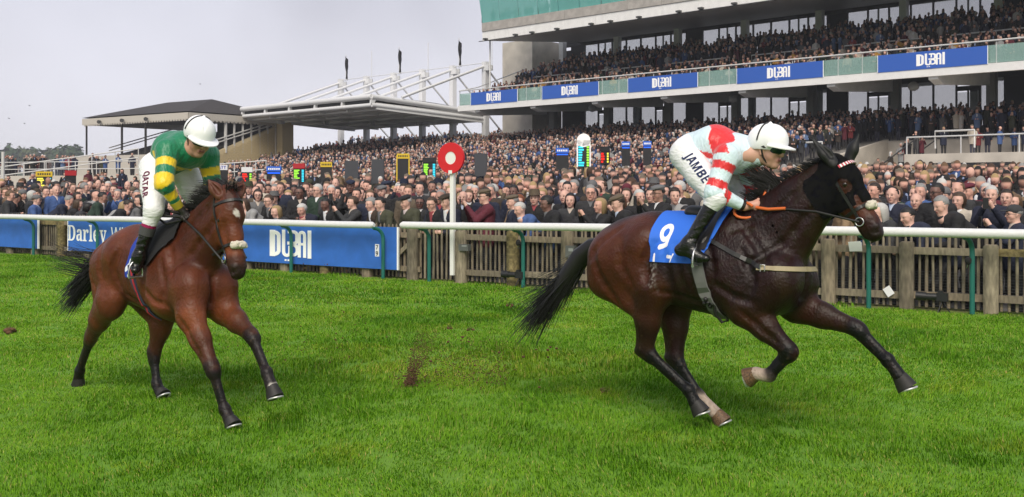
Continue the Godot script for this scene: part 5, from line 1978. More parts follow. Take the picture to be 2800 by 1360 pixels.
func hair_mesh(style: String) -> ArrayMesh:   # in head axes
	var m := MB.new()
	var rows := []
	var R := 18
	var S := 26
	var n := noise(1, 9.0, style.length() * 7 + 3, 3)
	for i in R + 1:
		var th := PI * i / R
		var row := []
		for j in S:
			var ph := TAU * j / S
			var d := Vector3(sin(th) * cos(ph), cos(th), sin(th) * sin(ph))
			var face := d.x
			var r := Vector3(0.112, 0.105, 0.091)
			var on := 1.0
			var hairline := 0.46 - 0.1 * absf(d.z)
			var low := -0.30
			match style:
				"short":
					on = 1.0 if (d.y > hairline or face < 0.12) and d.y > low - (0.18 if face < -0.4 else 0.0) else 0.0
				"receding":
					on = 1.0 if (d.y > 0.86 - 0.5 * absf(d.z) or face < -0.02) and d.y > low and not (d.y > 0.62 and face > -0.35) else 0.0
				"fringe":
					on = 1.0 if (d.y > 0.36 or face < 0.28) and d.y > -0.55 else 0.0
				"bob":
					on = 1.0 if (d.y > 0.42 or face < 0.3) and d.y > -0.8 else 0.0
				"long":
					on = 1.0 if (d.y > 0.5 or face < 0.2) else 0.0
				"curly":
					on = 1.0 if (d.y > 0.42 or face < 0.12) and d.y > -0.4 else 0.0
				"tied":
					on = 1.0 if (d.y > hairline or face < 0.0) and d.y > -0.35 else 0.0
			var k := 1.0 + 0.06 * n.get_noise_3dv(d * 1.3)
			if style == "curly": k += 0.10 + 0.1 * n.get_noise_3dv(d * 4.0)
			if style == "fringe" or style == "bob" or style == "long": k += 0.08
			var p := Vector3(d.x * r.x, d.y * r.y, d.z * r.z) * k + Vector3(-0.008, 0.045, 0)
			if style == "long" and d.y < 0.0 and face < 0.25:
				p.y -= 0.27 * -d.y * (1.0 + 0.2 * n.get_noise_2d(ph * 3.0, 0.0))
				p.z *= 1.12
			if style == "bob" and d.y < -0.1 and face < 0.35:
				p.y -= 0.09 * -d.y
				p.z *= 1.12
			if on < 0.5:
				p = (p - Vector3(0, 0.03, 0)) * 0.72 + Vector3(-0.012, 0.03, 0)
			var sh := 0.72 + 0.4 * (0.5 + 0.5 * n.get_noise_3dv(Vector3(d.x * 4.0, d.y * 1.2, d.z * 6.0) * 1.5))
			m.col = Color(sh, sh, sh)
			row.append(m.put(p, d))
		rows.append(row)
	for i in R:
		for j in S:
			var j2 := (j + 1) % S
			m.tri(rows[i][j], rows[i + 1][j], rows[i + 1][j2])
			m.tri(rows[i][j], rows[i + 1][j2], rows[i][j2])
	if style == "tied":
		m.ball(Vector3(-0.125, 0.06, 0), Vector3(0.04, 0.04, 0.04), 6, 8)
		m.tube([Vector3(-0.13, 0.05, 0), Vector3(-0.165, -0.03, 0), Vector3(-0.15, -0.12, 0)], [0.03, 0.028, 0.008], 6)
	return m.done()


func hat_mesh(style: String) -> ArrayMesh:
	var m := MB.new()
	match style:
		"flat cap":
			m.ball(Vector3(0.01, 0.105, 0), Vector3(0.132, 0.046, 0.106), 8, 18, Basis(Vector3.BACK, -0.16))
			m.ball(Vector3(0.115, 0.078, 0), Vector3(0.052, 0.010, 0.07), 6, 12, Basis(Vector3.BACK, -0.22))
			m.tube([Vector3(0, 0.075, 0), Vector3(0, 0.10, 0)], [0.102, 0.108], 18, true, 0.9, Vector3.RIGHT)
		"baseball cap":
			m.ball(Vector3(-0.008, 0.07, 0), Vector3(0.112, 0.092, 0.094), 8, 18)
			m.ball(Vector3(0.13, 0.062, 0), Vector3(0.068, 0.009, 0.064), 6, 12, Basis(Vector3.BACK, -0.12))
		"woolly hat":
			m.ball(Vector3(-0.01, 0.072, 0), Vector3(0.117, 0.108, 0.1), 8, 18)
			m.tube([Vector3(0, 0.055, 0), Vector3(-0.003, 0.095, 0)], [0.118, 0.118], 18, true, 0.88, Vector3.RIGHT)
		"brimmed hat":
			m.tube([Vector3(-0.005, 0.07, 0), Vector3(-0.005, 0.085, 0), Vector3(-0.005, 0.165, 0), Vector3(-0.005, 0.178, 0)], [0.115, 0.113, 0.098, 0.075], 18, true, 0.88, Vector3.RIGHT)
			m.tube([Vector3(-0.005, 0.068, 0), Vector3(-0.005, 0.076, 0)], [0.175, 0.173], 22, true, 0.9, Vector3.RIGHT)
	return m.done()


func glasses_mesh() -> ArrayMesh:
	var m := MB.new()
	for z in [1.0, -1.0]:
		var p := []
		for i in 11:
			var g := TAU * i / 10
			p.append(Vector3(0.106, 0.006 + 0.019 * sin(g), (0.034 + 0.024 * cos(g)) * z))
		m.tube(p, 0.0035, 4, false)
		m.tube([Vector3(0.103, 0.012, 0.058 * z), Vector3(0.0, 0.012, 0.083 * z)], 0.003, 4)
	m.tube([Vector3(0.11, 0.009, 0.011), Vector3(0.11, 0.009, -0.011)], 0.003, 4)
	return m.done()


const SKINS := [[1.0, 1.0, 1.0, ""], [1.12, 1.06, 1.04, ""], [0.92, 0.86, 0.84, ""], [1.05, 0.93, 0.9, ""], [0.55, 0.5, 0.48, ""], [0.26, 0.22, 0.22, ""]]
const HAIRS := [["black", 0.011, 0.010, 0.010], ["dark brown", 0.028, 0.017, 0.011], ["brown", 0.062, 0.035, 0.02], ["light brown", 0.13, 0.078, 0.043], ["blonde", 0.36, 0.25, 0.12], ["grey", 0.26, 0.255, 0.25], ["white", 0.52, 0.51, 0.49], ["red", 0.2, 0.058, 0.02]]
const CLOTHES := [["black", 0.012, 0.012, 0.014], ["navy", 0.014, 0.019, 0.042], ["charcoal", 0.032, 0.033, 0.036], ["dark brown", 0.042, 0.029, 0.02], ["olive green", 0.05, 0.052, 0.03], ["mid grey", 0.12, 0.12, 0.125], ["brown tweed", 0.105, 0.08, 0.055], ["camel", 0.25, 0.17, 0.10], ["cream", 0.48, 0.43, 0.36], ["maroon", 0.1, 0.014, 0.026], ["dark green", 0.018, 0.04, 0.026], ["pale grey", 0.3, 0.3, 0.3], ["blue", 0.05, 0.10, 0.26], ["black", 0.009, 0.009, 0.01], ["navy", 0.011, 0.014, 0.032], ["charcoal", 0.022, 0.022, 0.025]]
const ORD := ["first", "second", "third", "fourth", "fifth", "sixth", "seventh", "eighth", "ninth", "tenth", "eleventh", "twelfth", "thirteenth", "fourteenth", "fifteenth", "sixteenth", "seventeenth", "eighteenth", "nineteenth", "twentieth"]
const ROWS := ["front", "second", "third", "fourth", "fifth", "sixth", "seventh", "eighth", "ninth"]
const MARKS := [[70, "behind the plain blue board"], [270, "behind the Darley lettering"], [640, "behind the left racehorse"], [890, "behind the left DUBAI board"], [1085, "behind the rail gap"], [1330, "behind the finishing post"], [1600, "behind the dark horse's tail"], [1900, "behind the dark horse's rump"], [2240, "behind the red silks jockey"], [2480, "behind the black hooded head"], [2900, "at the right edge"]]

var hair_kit := {}
var hat_kit := {}
var glass_kit: ArrayMesh
var counts := {}


func person(at: Transform3D, row: int, u: float, pose: int, look: Dictionary) -> Node3D:
	var tall: float = look.tall
	var root := Node3D.new()
	root.name = numbered("person")
	add_child(root)
	root.transform = at * Transform3D(Basis().scaled(Vector3(1, tall, 1)), Vector3.ZERO)
	var sk: Array = SKINS[look.skin]
	var sm := mat("skin_%d" % look.skin, lin(minf(sk[0], 1.0), minf(sk[1], 1.0), minf(sk[2], 1.0)), 0.55, 0.0, true)
	var put := func(called: String, m: Mesh, mt: Material, tf := Transform3D()) -> void:
		var o := MeshInstance3D.new()
		o.name = called
		o.mesh = m
		o.material_override = mt
		o.transform = tf
		root.add_child(o, true)
	put.call("body", bodies[pose].mesh, sm)
	var cl: Array = CLOTHES[look.coat]
	var cm := mat("coat_%d" % look.coat, lin(cl[1], cl[2], cl[3]), 0.85)
	rumpled(cm, Vector3(2.5, 2.5, 2.5), 1.2, 204)
	put.call("coat", coats[pose][look.build].mesh, cm)
	var shirt_c: Array = [[0.7, 0.7, 0.72], [0.45, 0.52, 0.66], [0.02, 0.02, 0.025], [0.5, 0.42, 0.36], [0.28, 0.05, 0.06], [0.14, 0.14, 0.15], [0.6, 0.5, 0.5]][look.shirt]
	put.call("shirt", shirts[pose].mesh, mat("shirt_%d" % look.shirt, lin(shirt_c[0], shirt_c[1], shirt_c[2]), 0.85))
	var h: Transform3D = heads[pose]
	var words := ""
	var hc: Array = HAIRS[look.hair]
	var hm := mat("hair_%d" % look.hair, lin(hc[1], hc[2], hc[3]), 0.6, 0.0, true)
	if look.style != "bald":
		put.call("hair", hair_kit[look.style], hm, h)
		words = hc[0] + ("" if look.style in ["short", "receding"] else " " + {"fringe": "fringed", "bob": "bobbed", "long": "long", "curly": "curly", "tied": "tied"}[look.style]) + " hair"
		if look.style == "receding":
			words = "receding " + words
	else:
		words = "a bald head"
	if look.hat != "":
		var hcol: Array = CLOTHES[look.hat_col]
		put.call("hat", hat_kit[look.hat], mat("hat_%d" % look.hat_col, lin(hcol[1] * 1.1, hcol[2] * 1.1, hcol[3] * 1.1), 0.9), h)
		words = hcol[0] + " " + look.hat
	if look.glasses:
		put.call("glasses", glass_kit, mat("glasses_frame", lin(0.012, 0.012, 0.013), 0.3), h)
	var place := ""
	for k in MARKS:
		if u < k[0]:
			place = k[1]
			break
	var key := "%d %s" % [row, place]
	counts[key] = counts.get(key, 0) + 1
	var nth: int = counts[key]
	var lab := "%s, %s coat, %s in %s row %s" % [words, cl[0], ORD[nth - 1] if nth <= 20 else str(nth) + "th", ROWS[row], place]
	tag(root, lab, "person", "spectators in the front rows behind the fence")
	if pose == 2:   # what is held is a thing of its own
		var ph := MB.new()
		ph.box(Vector3.ZERO, Vector3(0.012, 0.15, 0.075))
		var o := obj("phone", ph, mat("black_plastic", Color.WHITE))
		o.transform = root.transform * Transform3D(Basis(), Vector3(0.46, 1.53, 0.02))
		tag(o, "dark phone held up by the %s person in %s row %s" % [ORD[nth - 1] if nth <= 20 else str(nth) + "th", ROWS[row], place], "phone", "phones held up in the crowd")
	return root


func random_look(r: RandomNumberGenerator, row: int) -> Dictionary:
	var female := r.randf() < 0.36
	var style: String = ["short", "short", "short", "receding", "short", "short", "curly", "short", "bald", "curly"][r.randi() % 10]
	if female:
		style = ["long", "long", "bob", "fringe", "tied", "bob"][r.randi() % 6]
	var hair: int = [1, 2, 1, 0, 5, 6, 2, 3, 5][r.randi() % 9]
	if female:
		hair = [1, 2, 3, 4, 4, 6, 3, 7, 2, 0][r.randi() % 10]
	var hat := ""
	var x := r.randf()
	if not female and x < 0.2:
		hat = ["flat cap", "flat cap", "flat cap", "baseball cap", "woolly hat", "brimmed hat"][r.randi() % 6]
	elif female and x < 0.06:
		hat = ["woolly hat", "brimmed hat"][r.randi() % 2]
	var skin: int = [0, 1, 0, 3, 2, 1, 0, 3, 1, 0, 4, 2, 1, 0, 5][r.randi() % 15]
	if skin >= 4:
		hair = 0
	if hat != "" and style in ["bald", "curly", "fringe"]:
		style = "short"
	return {skin = skin, hair = hair, style = style, hat = hat, hat_col = [0, 1, 6, 5, 3, 2, 4, 9][r.randi() % 8], coat = r.randi() % CLOTHES.size() if r.randf() < 0.68 else [0, 1, 2, 13, 14, 15, 0][r.randi() % 7], shirt = r.randi() % 7, build = 0 if female or r.randf() < 0.45 else 1, tall = r.randf_range(0.93, 1.03) * (0.95 if female else 1.02), glasses = r.randf() < 0.2}


# a lighter figure for the rows that are far away, one mesh with its own colours
func crowd_figure(r: RandomNumberGenerator, seated: bool, fine: bool) -> ArrayMesh:
	var m := MB.new()
	var cl: Array = CLOTHES[r.randi() % CLOTHES.size()]
	if r.randf() < 0.45:
		cl = CLOTHES[[0, 1, 2, 13, 14, 15, 3, 4][r.randi() % 8]]
	elif r.randf() < 0.14:
		cl = [["", 0.5, 0.47, 0.45], ["", 0.36, 0.28, 0.22], ["", 0.2, 0.03, 0.035], ["", 0.1, 0.16, 0.3], ["", 0.42, 0.22, 0.04], ["", 0.4, 0.4, 0.42], ["", 0.3, 0.24, 0.2]][r.randi() % 7]
	var coat := Color(cl[1], cl[2], cl[3])
	var sk: Array = SKINS[[0, 1, 0, 3, 2, 1, 0, 3, 1, 0, 4, 2][r.randi() % 12]]
	var skin := Color(0.66 * sk[0], 0.395 * sk[1], 0.315 * sk[2])
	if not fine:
		skin *= r.randf_range(0.7, 1.0)  # shade put into the colour: skin of the distant figures dimmed
	var hc: Array = HAIRS[[1, 2, 1, 0, 5, 6, 2, 3, 5, 4, 3, 0, 1][r.randi() % 13]]
	var hair_c := Color(hc[1], hc[2], hc[3])
	var y0 := 0.0 if not seated else -0.42
	var wide := r.randf_range(0.92, 1.12)
	m.col = coat
	var sides := 10 if fine else 7
	var sh := 1.40 + y0
	m.tube([Vector3(0, 0.62 + y0, 0), Vector3(0, 0.95 + y0, 0), Vector3(0.0, 1.2 + y0, 0), Vector3(0, sh - 0.02, 0), Vector3(-0.005, sh + 0.045, 0), Vector3(0, sh + 0.085, 0)], [0.13 * wide, 0.135 * wide, 0.15 * wide, 0.145 * wide, 0.10, 0.06], sides, true, 1.42, Vector3.RIGHT)
	var armsx := r.randi() % 4
	for z in [1.0, -1.0]:
		var s := Vector3(0, sh - 0.03, 0.19 * wide * z)
		var e := Vector3(0.02, 1.12 + y0, 0.25 * wide * z)
		var w := Vector3(0.09, 0.9 + y0, 0.24 * z)
		if armsx == 1:
			w = Vector3(0.27, 1.12 + y0, 0.06 * z)
		elif armsx == 2:
			e = Vector3(0.2, 1.2 + y0, 0.2 * z)
			w = Vector3(0.24, 1.5 + y0, 0.07 * z)
		elif armsx == 3 and z > 0:
			e = Vector3(0.2, 1.3 + y0, 0.24 * z)
			w = Vector3(0.25, 1.1 + y0, -0.05 * z)
		m.col = coat
		m.tube([s, e, w], [0.07 * wide, 0.056, 0.04], 6 if fine else 5)
		m.col = skin
		m.ball(w, Vector3.ONE * 0.045, 4, 6)
	m.col = Color(0.02, 0.02, 0.025) if r.randf() < 0.7 else Color(0.06, 0.06, 0.09)
	if seated:
		for z in [0.1, -0.1]:
			m.tube([Vector3(0, 0.5, z), Vector3(0.42, 0.5, z), Vector3(0.42, 0.05, z)], [0.085, 0.07, 0.05], 5)
	else:
		for z in [0.09, -0.09]:
			m.tube([Vector3(0, 0.7, z), Vector3(0.0, 0.04, z)], [0.085, 0.05], 5)
	if r.randf() < 0.45:   # shirt front
		m.col = Color(0.6, 0.6, 0.63) if r.randf() < 0.7 else Color(0.2, 0.25, 0.4)
		m.ball(Vector3(0.115, sh - 0.06, 0), Vector3(0.05, 0.11, 0.045), 5, 6)
	m.col = skin
	m.tube([Vector3(-0.01, sh + 0.05, 0), Vector3(0.0, sh + 0.15, 0)], [0.058, 0.055], 6)
	# head with hair, eyes and mouth by colour
	var style: int = [0, 1, 0, 2, 3, 4, 5, 5, 0, 3][r.randi() % 10]   # 0-1 short, 2 bald, 3 long, 4 bob, 5 cap
	var cap_c := Color(0.03, 0.03, 0.035) if r.randf() < 0.5 else Color(0.14, 0.11, 0.085)
	var c := Vector3(0.025, sh + 0.235, 0)
	var R := 11 if fine else 7
	var S := 16 if fine else 10
	var turn := Basis(Vector3.UP, r.randf_range(-0.5, 0.5))
	var rows := []
	for i in R + 1:
		var th := PI * i / R
		var row := []
		for j in S:
			var ph := TAU * (j + 0.5) / S
			var d := Vector3(sin(th) * cos(ph), cos(th), sin(th) * sin(ph))
			var p := d * Vector3(0.102, 0.125, 0.083)
			var is_hair := (d.y > 0.33 - 0.12 * absf(d.z) or d.x < 0.14) and d.y > -0.5
			if d.y < -0.2 and d.x > 0: p.z *= 0.85
			m.col = skin
			if style == 2:
				is_hair = d.x < -0.1 and d.y > -0.3 and d.y < 0.4
			if is_hair:
				m.col = hair_c
				p *= 1.06
			if style == 5 and d.y > 0.38:
				m.col = cap_c
				p *= 1.1
				if d.x > 0.6 and d.y < 0.75: p *= 1.22
			if (style == 3 or style == 4) and d.x < 0.25 and d.y < 0.2:
				m.col = hair_c
				p.z *= 1.18
				if d.y < -0.2: p.y -= 0.2 if style == 3 else 0.06
			if fine and d.x > 0.5:
				if absf(d.y - 0.1) < 0.1 and absf(absf(d.z) - 0.36) < 0.16: m.col = skin * 0.62
				if absf(d.y + 0.5) < 0.12 and absf(d.z) < 0.3: m.col = Color(0.4, 0.16, 0.13)
				if absf(d.z) < 0.15 and d.y < 0.05 and d.y > -0.35: p.x += 0.022
			row.append(m.put(c + turn * p, turn * d))
		rows.append(row)
	for i in R:
		for j in S:
			var j2 := (j + 1) % S
			m.tri(rows[i][j], rows[i + 1][j], rows[i + 1][j2])
			m.tri(rows[i][j], rows[i + 1][j2], rows[i][j2])
	return m.done()


# ---------------------------------------------------------------- the stands
# Main stand axes: x along its front towards the camera's right, y up, z out to the course.
var stand_at := Transform3D(Basis(Vector3.UP, deg_to_rad(-44.0)), Vector3(2.43, 0, -80))


func bx(called: String, at: Vector3, s: Vector3, m: Material, parent: Node3D) -> MeshInstance3D:
	var b := MB.new()
	b.box(at, s)
	return obj(called, b, m, parent)


func terrace_y(z: float) -> float:   # the standing terrace under the balcony
	return lerpf(0.9, 5.8, clampf((16.0 - z) / 28.0, 0, 1))


func balcony_y(z: float) -> float:
	return 8.55 + clampf((-0.9 - z) / 10.5, 0, 1) * 3.6


func make_main_stand() -> void:
	var root := thing("grandstand", "big white modern grandstand with blue bannered balcony and green glass top", "grandstand", stand_at)
	var white := mat("stand_white", lin(0.88, 0.87, 0.86), 0.6)
	grainy(white, 0.015, 0.93, 1.0, Vector3.ONE * 0.3, 61)
	var grey := mat("stand_grey", lin(0.3, 0.295, 0.285), 0.8)
	var dark := mat("stand_dark", lin(0.045, 0.045, 0.047), 0.8)
	var stone := mat("stand_stone", lin(0.46, 0.43, 0.40), 0.85)
	grainy(stone, 0.02, 0.84, 1.0, Vector3.ONE * 0.25, 62)
	var conc := mat("concrete_wall", lin(0.68, 0.62, 0.54), 0.9)
	grainy(conc, 0.012, 0.85, 1.0, Vector3.ONE * 0.18, 63)
	var steps := mat("terrace_concrete", lin(0.27, 0.255, 0.24), 0.9)
	var glass := mat("window_glass", Color(0.55, 0.6, 0.63), 0.06, 0.9)
	var green_glass := mat("green_glass", Color(0.5, 0.8, 0.78, 0.5), 0.05)
	green_glass.transparency = BaseMaterial3D.TRANSPARENCY_ALPHA
	var balus := mat("balustrade_glass", Color(0.6, 0.76, 0.72, 0.42), 0.06)
	balus.transparency = BaseMaterial3D.TRANSPARENCY_ALPHA
	var rail := mat("stand_rail", lin(0.6, 0.6, 0.6), 0.4)
	var X0 := -9.6
	var X1 := 62.0
	var XR := -6.4   # where the roof and the glass box begin
	# terraces as stepped sheets
	for q in [[-39.0, 25.4, 16.0, -12.0, 0], [25.4, X1, -4.9, -12.0, 0], [X0 + 0.4, X1, -0.9, -11.4, 1]]:
		var m := MB.new()
		var z: float = q[2]
		while z > q[3]:
			var y: float = terrace_y(z) if q[4] == 0 else balcony_y(z)
			var y2: float = terrace_y(z - 0.8) if q[4] == 0 else balcony_y(z - 0.8)
			m.quad(Vector3(q[0], y, z), Vector3(q[1], y, z), Vector3(q[1], y, z - 0.8), Vector3(q[0], y, z - 0.8), Vector3.UP)
			m.quad(Vector3(q[0], y, z - 0.8), Vector3(q[1], y, z - 0.8), Vector3(q[1], y2, z - 0.8), Vector3(q[0], y2, z - 0.8), Vector3.BACK)
			z -= 0.8
		obj("terrace", m, steps, root)
	# balcony
	var slab := MB.new()
	slab.hexa([Vector3(X0, 8.06, -0.2), Vector3(X1, 8.06, -0.2), Vector3(X1, 9.75, -12.0), Vector3(X0, 9.75, -12.0), Vector3(X0, 8.5, -0.2), Vector3(X1, 8.5, -0.2), Vector3(X1, 10.1, -12.0), Vector3(X0, 10.1, -12.0)])
	obj("balcony_slab", slab, grey, root)
	bx("balcony_beam", Vector3((X0 + X1) / 2, 8.26, -0.06), Vector3(X1 - X0 + 0.2, 0.47, 0.26), white, root)
	for k in 11:
		var x := -7.5 + 6.3 * k
		var m := MB.new()
		m.hexa([Vector3(x - 0.28, 7.62, -1.0), Vector3(x + 0.28, 7.62, -1.0), Vector3(x + 0.28, 7.86, -0.12), Vector3(x - 0.28, 7.86, -0.12), Vector3(x - 0.28, 8.1, -1.0), Vector3(x + 0.28, 8.1, -1.0), Vector3(x + 0.28, 8.1, -0.12), Vector3(x - 0.28, 8.1, -0.12)])
		m.hexa([Vector3(x - 0.25, 8.1, -8.5), Vector3(x + 0.25, 8.1, -8.5), Vector3(x + 0.25, 7.63, -1.0), Vector3(x - 0.25, 7.63, -1.0), Vector3(x - 0.25, 9.2, -8.5), Vector3(x + 0.25, 9.2, -8.5), Vector3(x + 0.25, 8.14, -1.0), Vector3(x - 0.25, 8.14, -1.0)])
		obj("cantilever_beam", m, white if k % 1 == 0 else grey, root)
		bx("column", Vector3(x, 7.4, -9.6), Vector3(0.55, 4.2, 0.55), grey, root)
		bx("column", Vector3(x, 13.3, -10.9), Vector3(0.5, 3.4, 0.5), white, root)
	for k in 5:
		var sp := MB.new()
		var x := 3.0 + 12.6 * k
		sp.ball(Vector3(x, 7.75, -2.4), Vector3(0.34, 0.28, 0.34), 8, 12)
		obj("dome_speaker", sp, mat("speaker_white", lin(0.3, 0.3, 0.3), 0.5), root)
	# balustrade
	var x := X0
	var i := 0
	while x < X1 - 1.0:
		bx("glass_panel", Vector3(x + 0.77, 9.02, -0.05), Vector3(1.5, 0.98, 0.02), balus, root)
		bx("panel_post", Vector3(x, 9.1, -0.08), Vector3(0.05, 1.2, 0.05), rail, root)
		x += 1.55
		i += 1
	var side := MB.new()
	side.box(Vector3(X0, 9.02, -1.2), Vector3(0.02, 0.98, 2.2))
	obj("glass_panel", side, balus, root)
	var hr := MB.new()
	hr.tube([Vector3(X0, 9.76, 0.0), Vector3(X1, 9.76, 0.0)], 0.05, 8)
	hr.tube([Vector3(X0, 9.76, 0.0), Vector3(X0 + 0.2, 10.2, -2.0), Vector3(X0 + 0.2, 13.3, -11.0)], 0.045, 6)
	obj("handrail", hr, rail, root)
	for k in 9:   # crush barriers half way up the balcony
		var a := -5.5 + 7.0 * k
		var y := balcony_y(-5.0) + 1.05
		var m := MB.new()
		m.tube([Vector3(a, y - 1.0, -5.0), Vector3(a, y, -5.0), Vector3(a + 5.2, y, -5.0), Vector3(a + 5.2, y - 1.0, -5.0)], 0.045, 6)
		m.tube([Vector3(a + 2.6, y, -5.0), Vector3(a + 2.6, y - 1.0, -5.0)], 0.04, 6)
		obj("crush_barrier", m, rail, root)
	for k in 14:   # and on the terrace below
		var a := -34.0 + 6.3 * k + (k % 3) * 1.3
		var zz := 6.0 - (k * 5 % 4) * 3.2
		var y := terrace_y(zz) + 1.1
		var m := MB.new()
		m.tube([Vector3(a, y - 1.0, zz), Vector3(a, y, zz), Vector3(a + 2.2, y, zz), Vector3(a + 2.2, y - 1.0, zz)], 0.06, 6)
		obj("crush_barrier", m, rail, root)
	# window walls behind both tiers, glazed through to the far side
	var pane := mat("clear_pane", Color(0.8, 0.84, 0.86, 0.3), 0.04)
	pane.transparency = BaseMaterial3D.TRANSPARENCY_ALPHA
	for q in [[5.8, 8.95, 9.9], [12.15, 14.5, 15.0]]:
		bx("lintel", Vector3(26.8, (q[1] + q[2]) / 2, -12.3), Vector3(70.4, q[2] - q[1], 0.3), dark, root)
		var wx := -7.6
		var k := 0
		while wx < X1 - 2.0:
			bx("mullion", Vector3(wx, (q[0] + q[1]) / 2, -12.3), Vector3(0.1, q[1] - q[0], 0.16), dark, root)
			if k % 4 == 2:   # a pair of doors
				for d in 2:
					bx("door", Vector3(wx + 0.42 + d * 0.76, q[0] + 1.15, -12.3), Vector3(0.66, 2.3, 0.03), pane, root)
				bx("door_frame", Vector3(wx + 0.79, q[0] + 1.2, -12.28), Vector3(0.1, 2.4, 0.12), grey, root)
				bx("door_head", Vector3(wx + 0.79, q[0] + 2.55, -12.28), Vector3(1.5, 0.32, 0.12), dark, root)
			elif k % 4 == 0 and k % 8 == 0:
				bx("wall_panel", Vector3(wx + 0.79, (q[0] + q[1]) / 2, -12.3), Vector3(1.5, q[1] - q[0], 0.12), dark, root)
			else:
				bx("window", Vector3(wx + 0.79, (q[0] + q[1]) / 2, -12.3), Vector3(1.48, q[1] - q[0], 0.03), pane, root)
			wx += 1.575
			k += 1
	bx("hall_floor", Vector3(26.8, 5.5, -18.5), Vector3(70.4, 0.4, 13.0), grey, root)
	bx("hall_floor", Vector3(26.8, 11.9, -18.5), Vector3(70.4, 0.4, 13.0), grey, root)
	bx("hall_ceiling", Vector3(26.8, 10.1, -18.5), Vector3(70.4, 0.3, 13.0), grey, root)
	for k in 12:
		bx("hall_column", Vector3(-6.0 + 6.3 * k, 9.9, -20.0), Vector3(0.5, 8.6, 0.5), dark, root)
	# roof of the balcony: soffit, fascia, stone band, glass front of the upper box
	var so := MB.new()
	so.hexa([Vector3(XR, 13.66, 0.25), Vector3(X1, 13.66, 0.25), Vector3(X1, 14.82, -12.6), Vector3(XR, 14.82, -12.6), Vector3(XR, 14.4, 0.25), Vector3(X1, 14.4, 0.25), Vector3(X1, 15.2, -12.6), Vector3(XR, 15.2, -12.6)])
	obj("soffit", so, mat("soffit_grey", lin(0.5, 0.485, 0.47), 0.5), root)
	for k in 24:
		var a := XR + k * 3.0
		bx("fascia_panel", Vector3(a + 1.5, 14.02, 0.33), Vector3(2.985, 0.74, 0.12), white, root)
		bx("stone_panel", Vector3(a + 1.5, 14.75, 0.36), Vector3(2.98, 0.7, 0.2), stone, root)
	var ed := MB.new()
	ed.box(Vector3(28.5, 13.62, 0.42), Vector3(70.5, 0.05, 0.12))
	obj("drip_edge", ed, mat("dark_metal", lin(0.06, 0.06, 0.06), 0.5), root)
	for k in 22:
		var a := XR + 0.5 + 2.6 * k + (0.8 if k % 3 == 1 else 0.0)
		bx("light_bracket", Vector3(a, 13.74, 0.52), Vector3(0.34, 0.12, 0.3), mat("dark_metal", Color.WHITE), root)
	for k in 30:
		var a := XR - 0.1 + k * 2.1
		var m := MB.new()
		var lean := 0.55
		m.hexa([Vector3(a, 15.12, 0.3), Vector3(a + 2.05, 15.12, 0.3), Vector3(a + 2.05, 15.12, 0.26), Vector3(a, 15.12, 0.26), Vector3(a - 0.0, 19.2, 0.3 + lean), Vector3(a + 2.05, 19.2, 0.3 + lean), Vector3(a + 2.05, 19.2, 0.26 + lean), Vector3(a, 19.2, 0.26 + lean)])
		obj("box_window", m, green_glass, root)
		if k % 3 == 0:
			bx("mullion", Vector3(a - 0.02, 17.1, 0.3), Vector3(0.05, 3.9, 0.06), mat("dark_metal", Color.WHITE), root)
	var sidew := MB.new()
	sidew.hexa([Vector3(XR - 0.1, 15.12, -8), Vector3(XR - 0.06, 15.12, -8), Vector3(XR - 0.06, 15.12, 0.26), Vector3(XR - 0.1, 15.12, 0.26), Vector3(XR - 0.4, 19.2, -8), Vector3(XR - 0.36, 19.2, -8), Vector3(XR - 0.36, 19.2, 0.8), Vector3(XR - 0.4, 19.2, 0.8)])
	obj("box_window", sidew, green_glass, root)
	bx("upper_floor", Vector3(28.0, 15.1, -6.3), Vector3(68.5, 0.3, 12.4), grey, root)
	bx("upper_back_wall", Vector3(28.5, 17.3, -6.0), Vector3(66, 4.2, 0.3), mat("upper_room", lin(0.42, 0.5, 0.48), 0.8), root)
	bx("upper_roof", Vector3(28.0, 19.5, -5.0), Vector3(69, 0.5, 12.5), white, root)
	# the concrete end wall and its recess
	bx("end_wall", Vector3(-10.55, 7.4, -10.1), Vector3(3.75, 15.0, 4.0), conc, root)
	bx("end_recess", Vector3(-8.0, 7.2, -12.6), Vector3(1.6, 14.0, 0.6), dark, root)
	bx("drain_pipe", Vector3(XR + 0.1, 11.2, -0.4), Vector3(0.09, 5.2, 0.09), white, root)
	# the raised walk at the right with its stairs and lettered wall
	bx("walkway", Vector3(46.0, 1.75, -1.5), Vector3(33.0, 3.5, 7.0), conc, root)
	bx("walk_back_wall", Vector3(43.8, 2.3, -5.1), Vector3(37.4, 4.6, 0.3), conc, root)
	var fl := MB.new()
	fl.hexa([Vector3(25.2, -0.2, 16), Vector3(25.5, -0.2, 16), Vector3(25.5, -0.2, -5), Vector3(25.2, -0.2, -5), Vector3(25.2, 1.1, 16), Vector3(25.5, 1.1, 16), Vector3(25.5, 4.7, -5), Vector3(25.2, 4.7, -5)])
	obj("flank_wall", fl, conc, root)
	for k in 12:
		bx("stair", Vector3(29.3 - k * 0.32, 3.36 - k * 0.24 - 0.5, -1.2), Vector3(0.33, 1.0 + 0.0, 2.6), steps, root)
	var st := MB.new()
	for zz in [0.2, -2.6]:
		st.tube([Vector3(29.5, 4.5, zz), Vector3(25.6, 1.7, zz)], 0.04, 6)
		st.tube([Vector3(29.5, 3.5, zz), Vector3(29.5, 4.5, zz)], 0.04, 6)
	obj("stair_rail", st, mat("dark_metal", Color.WHITE), root)
	var wr := MB.new()
	wr.tube([Vector3(29.6, 4.45, 1.9), Vector3(62, 4.45, 1.9)], 0.045, 6)
	for k in 11:
		wr.tube([Vector3(29.6 + 3.0 * k, 3.5, 1.9), Vector3(29.6 + 3.0 * k, 4.45, 1.9)], 0.04, 6)
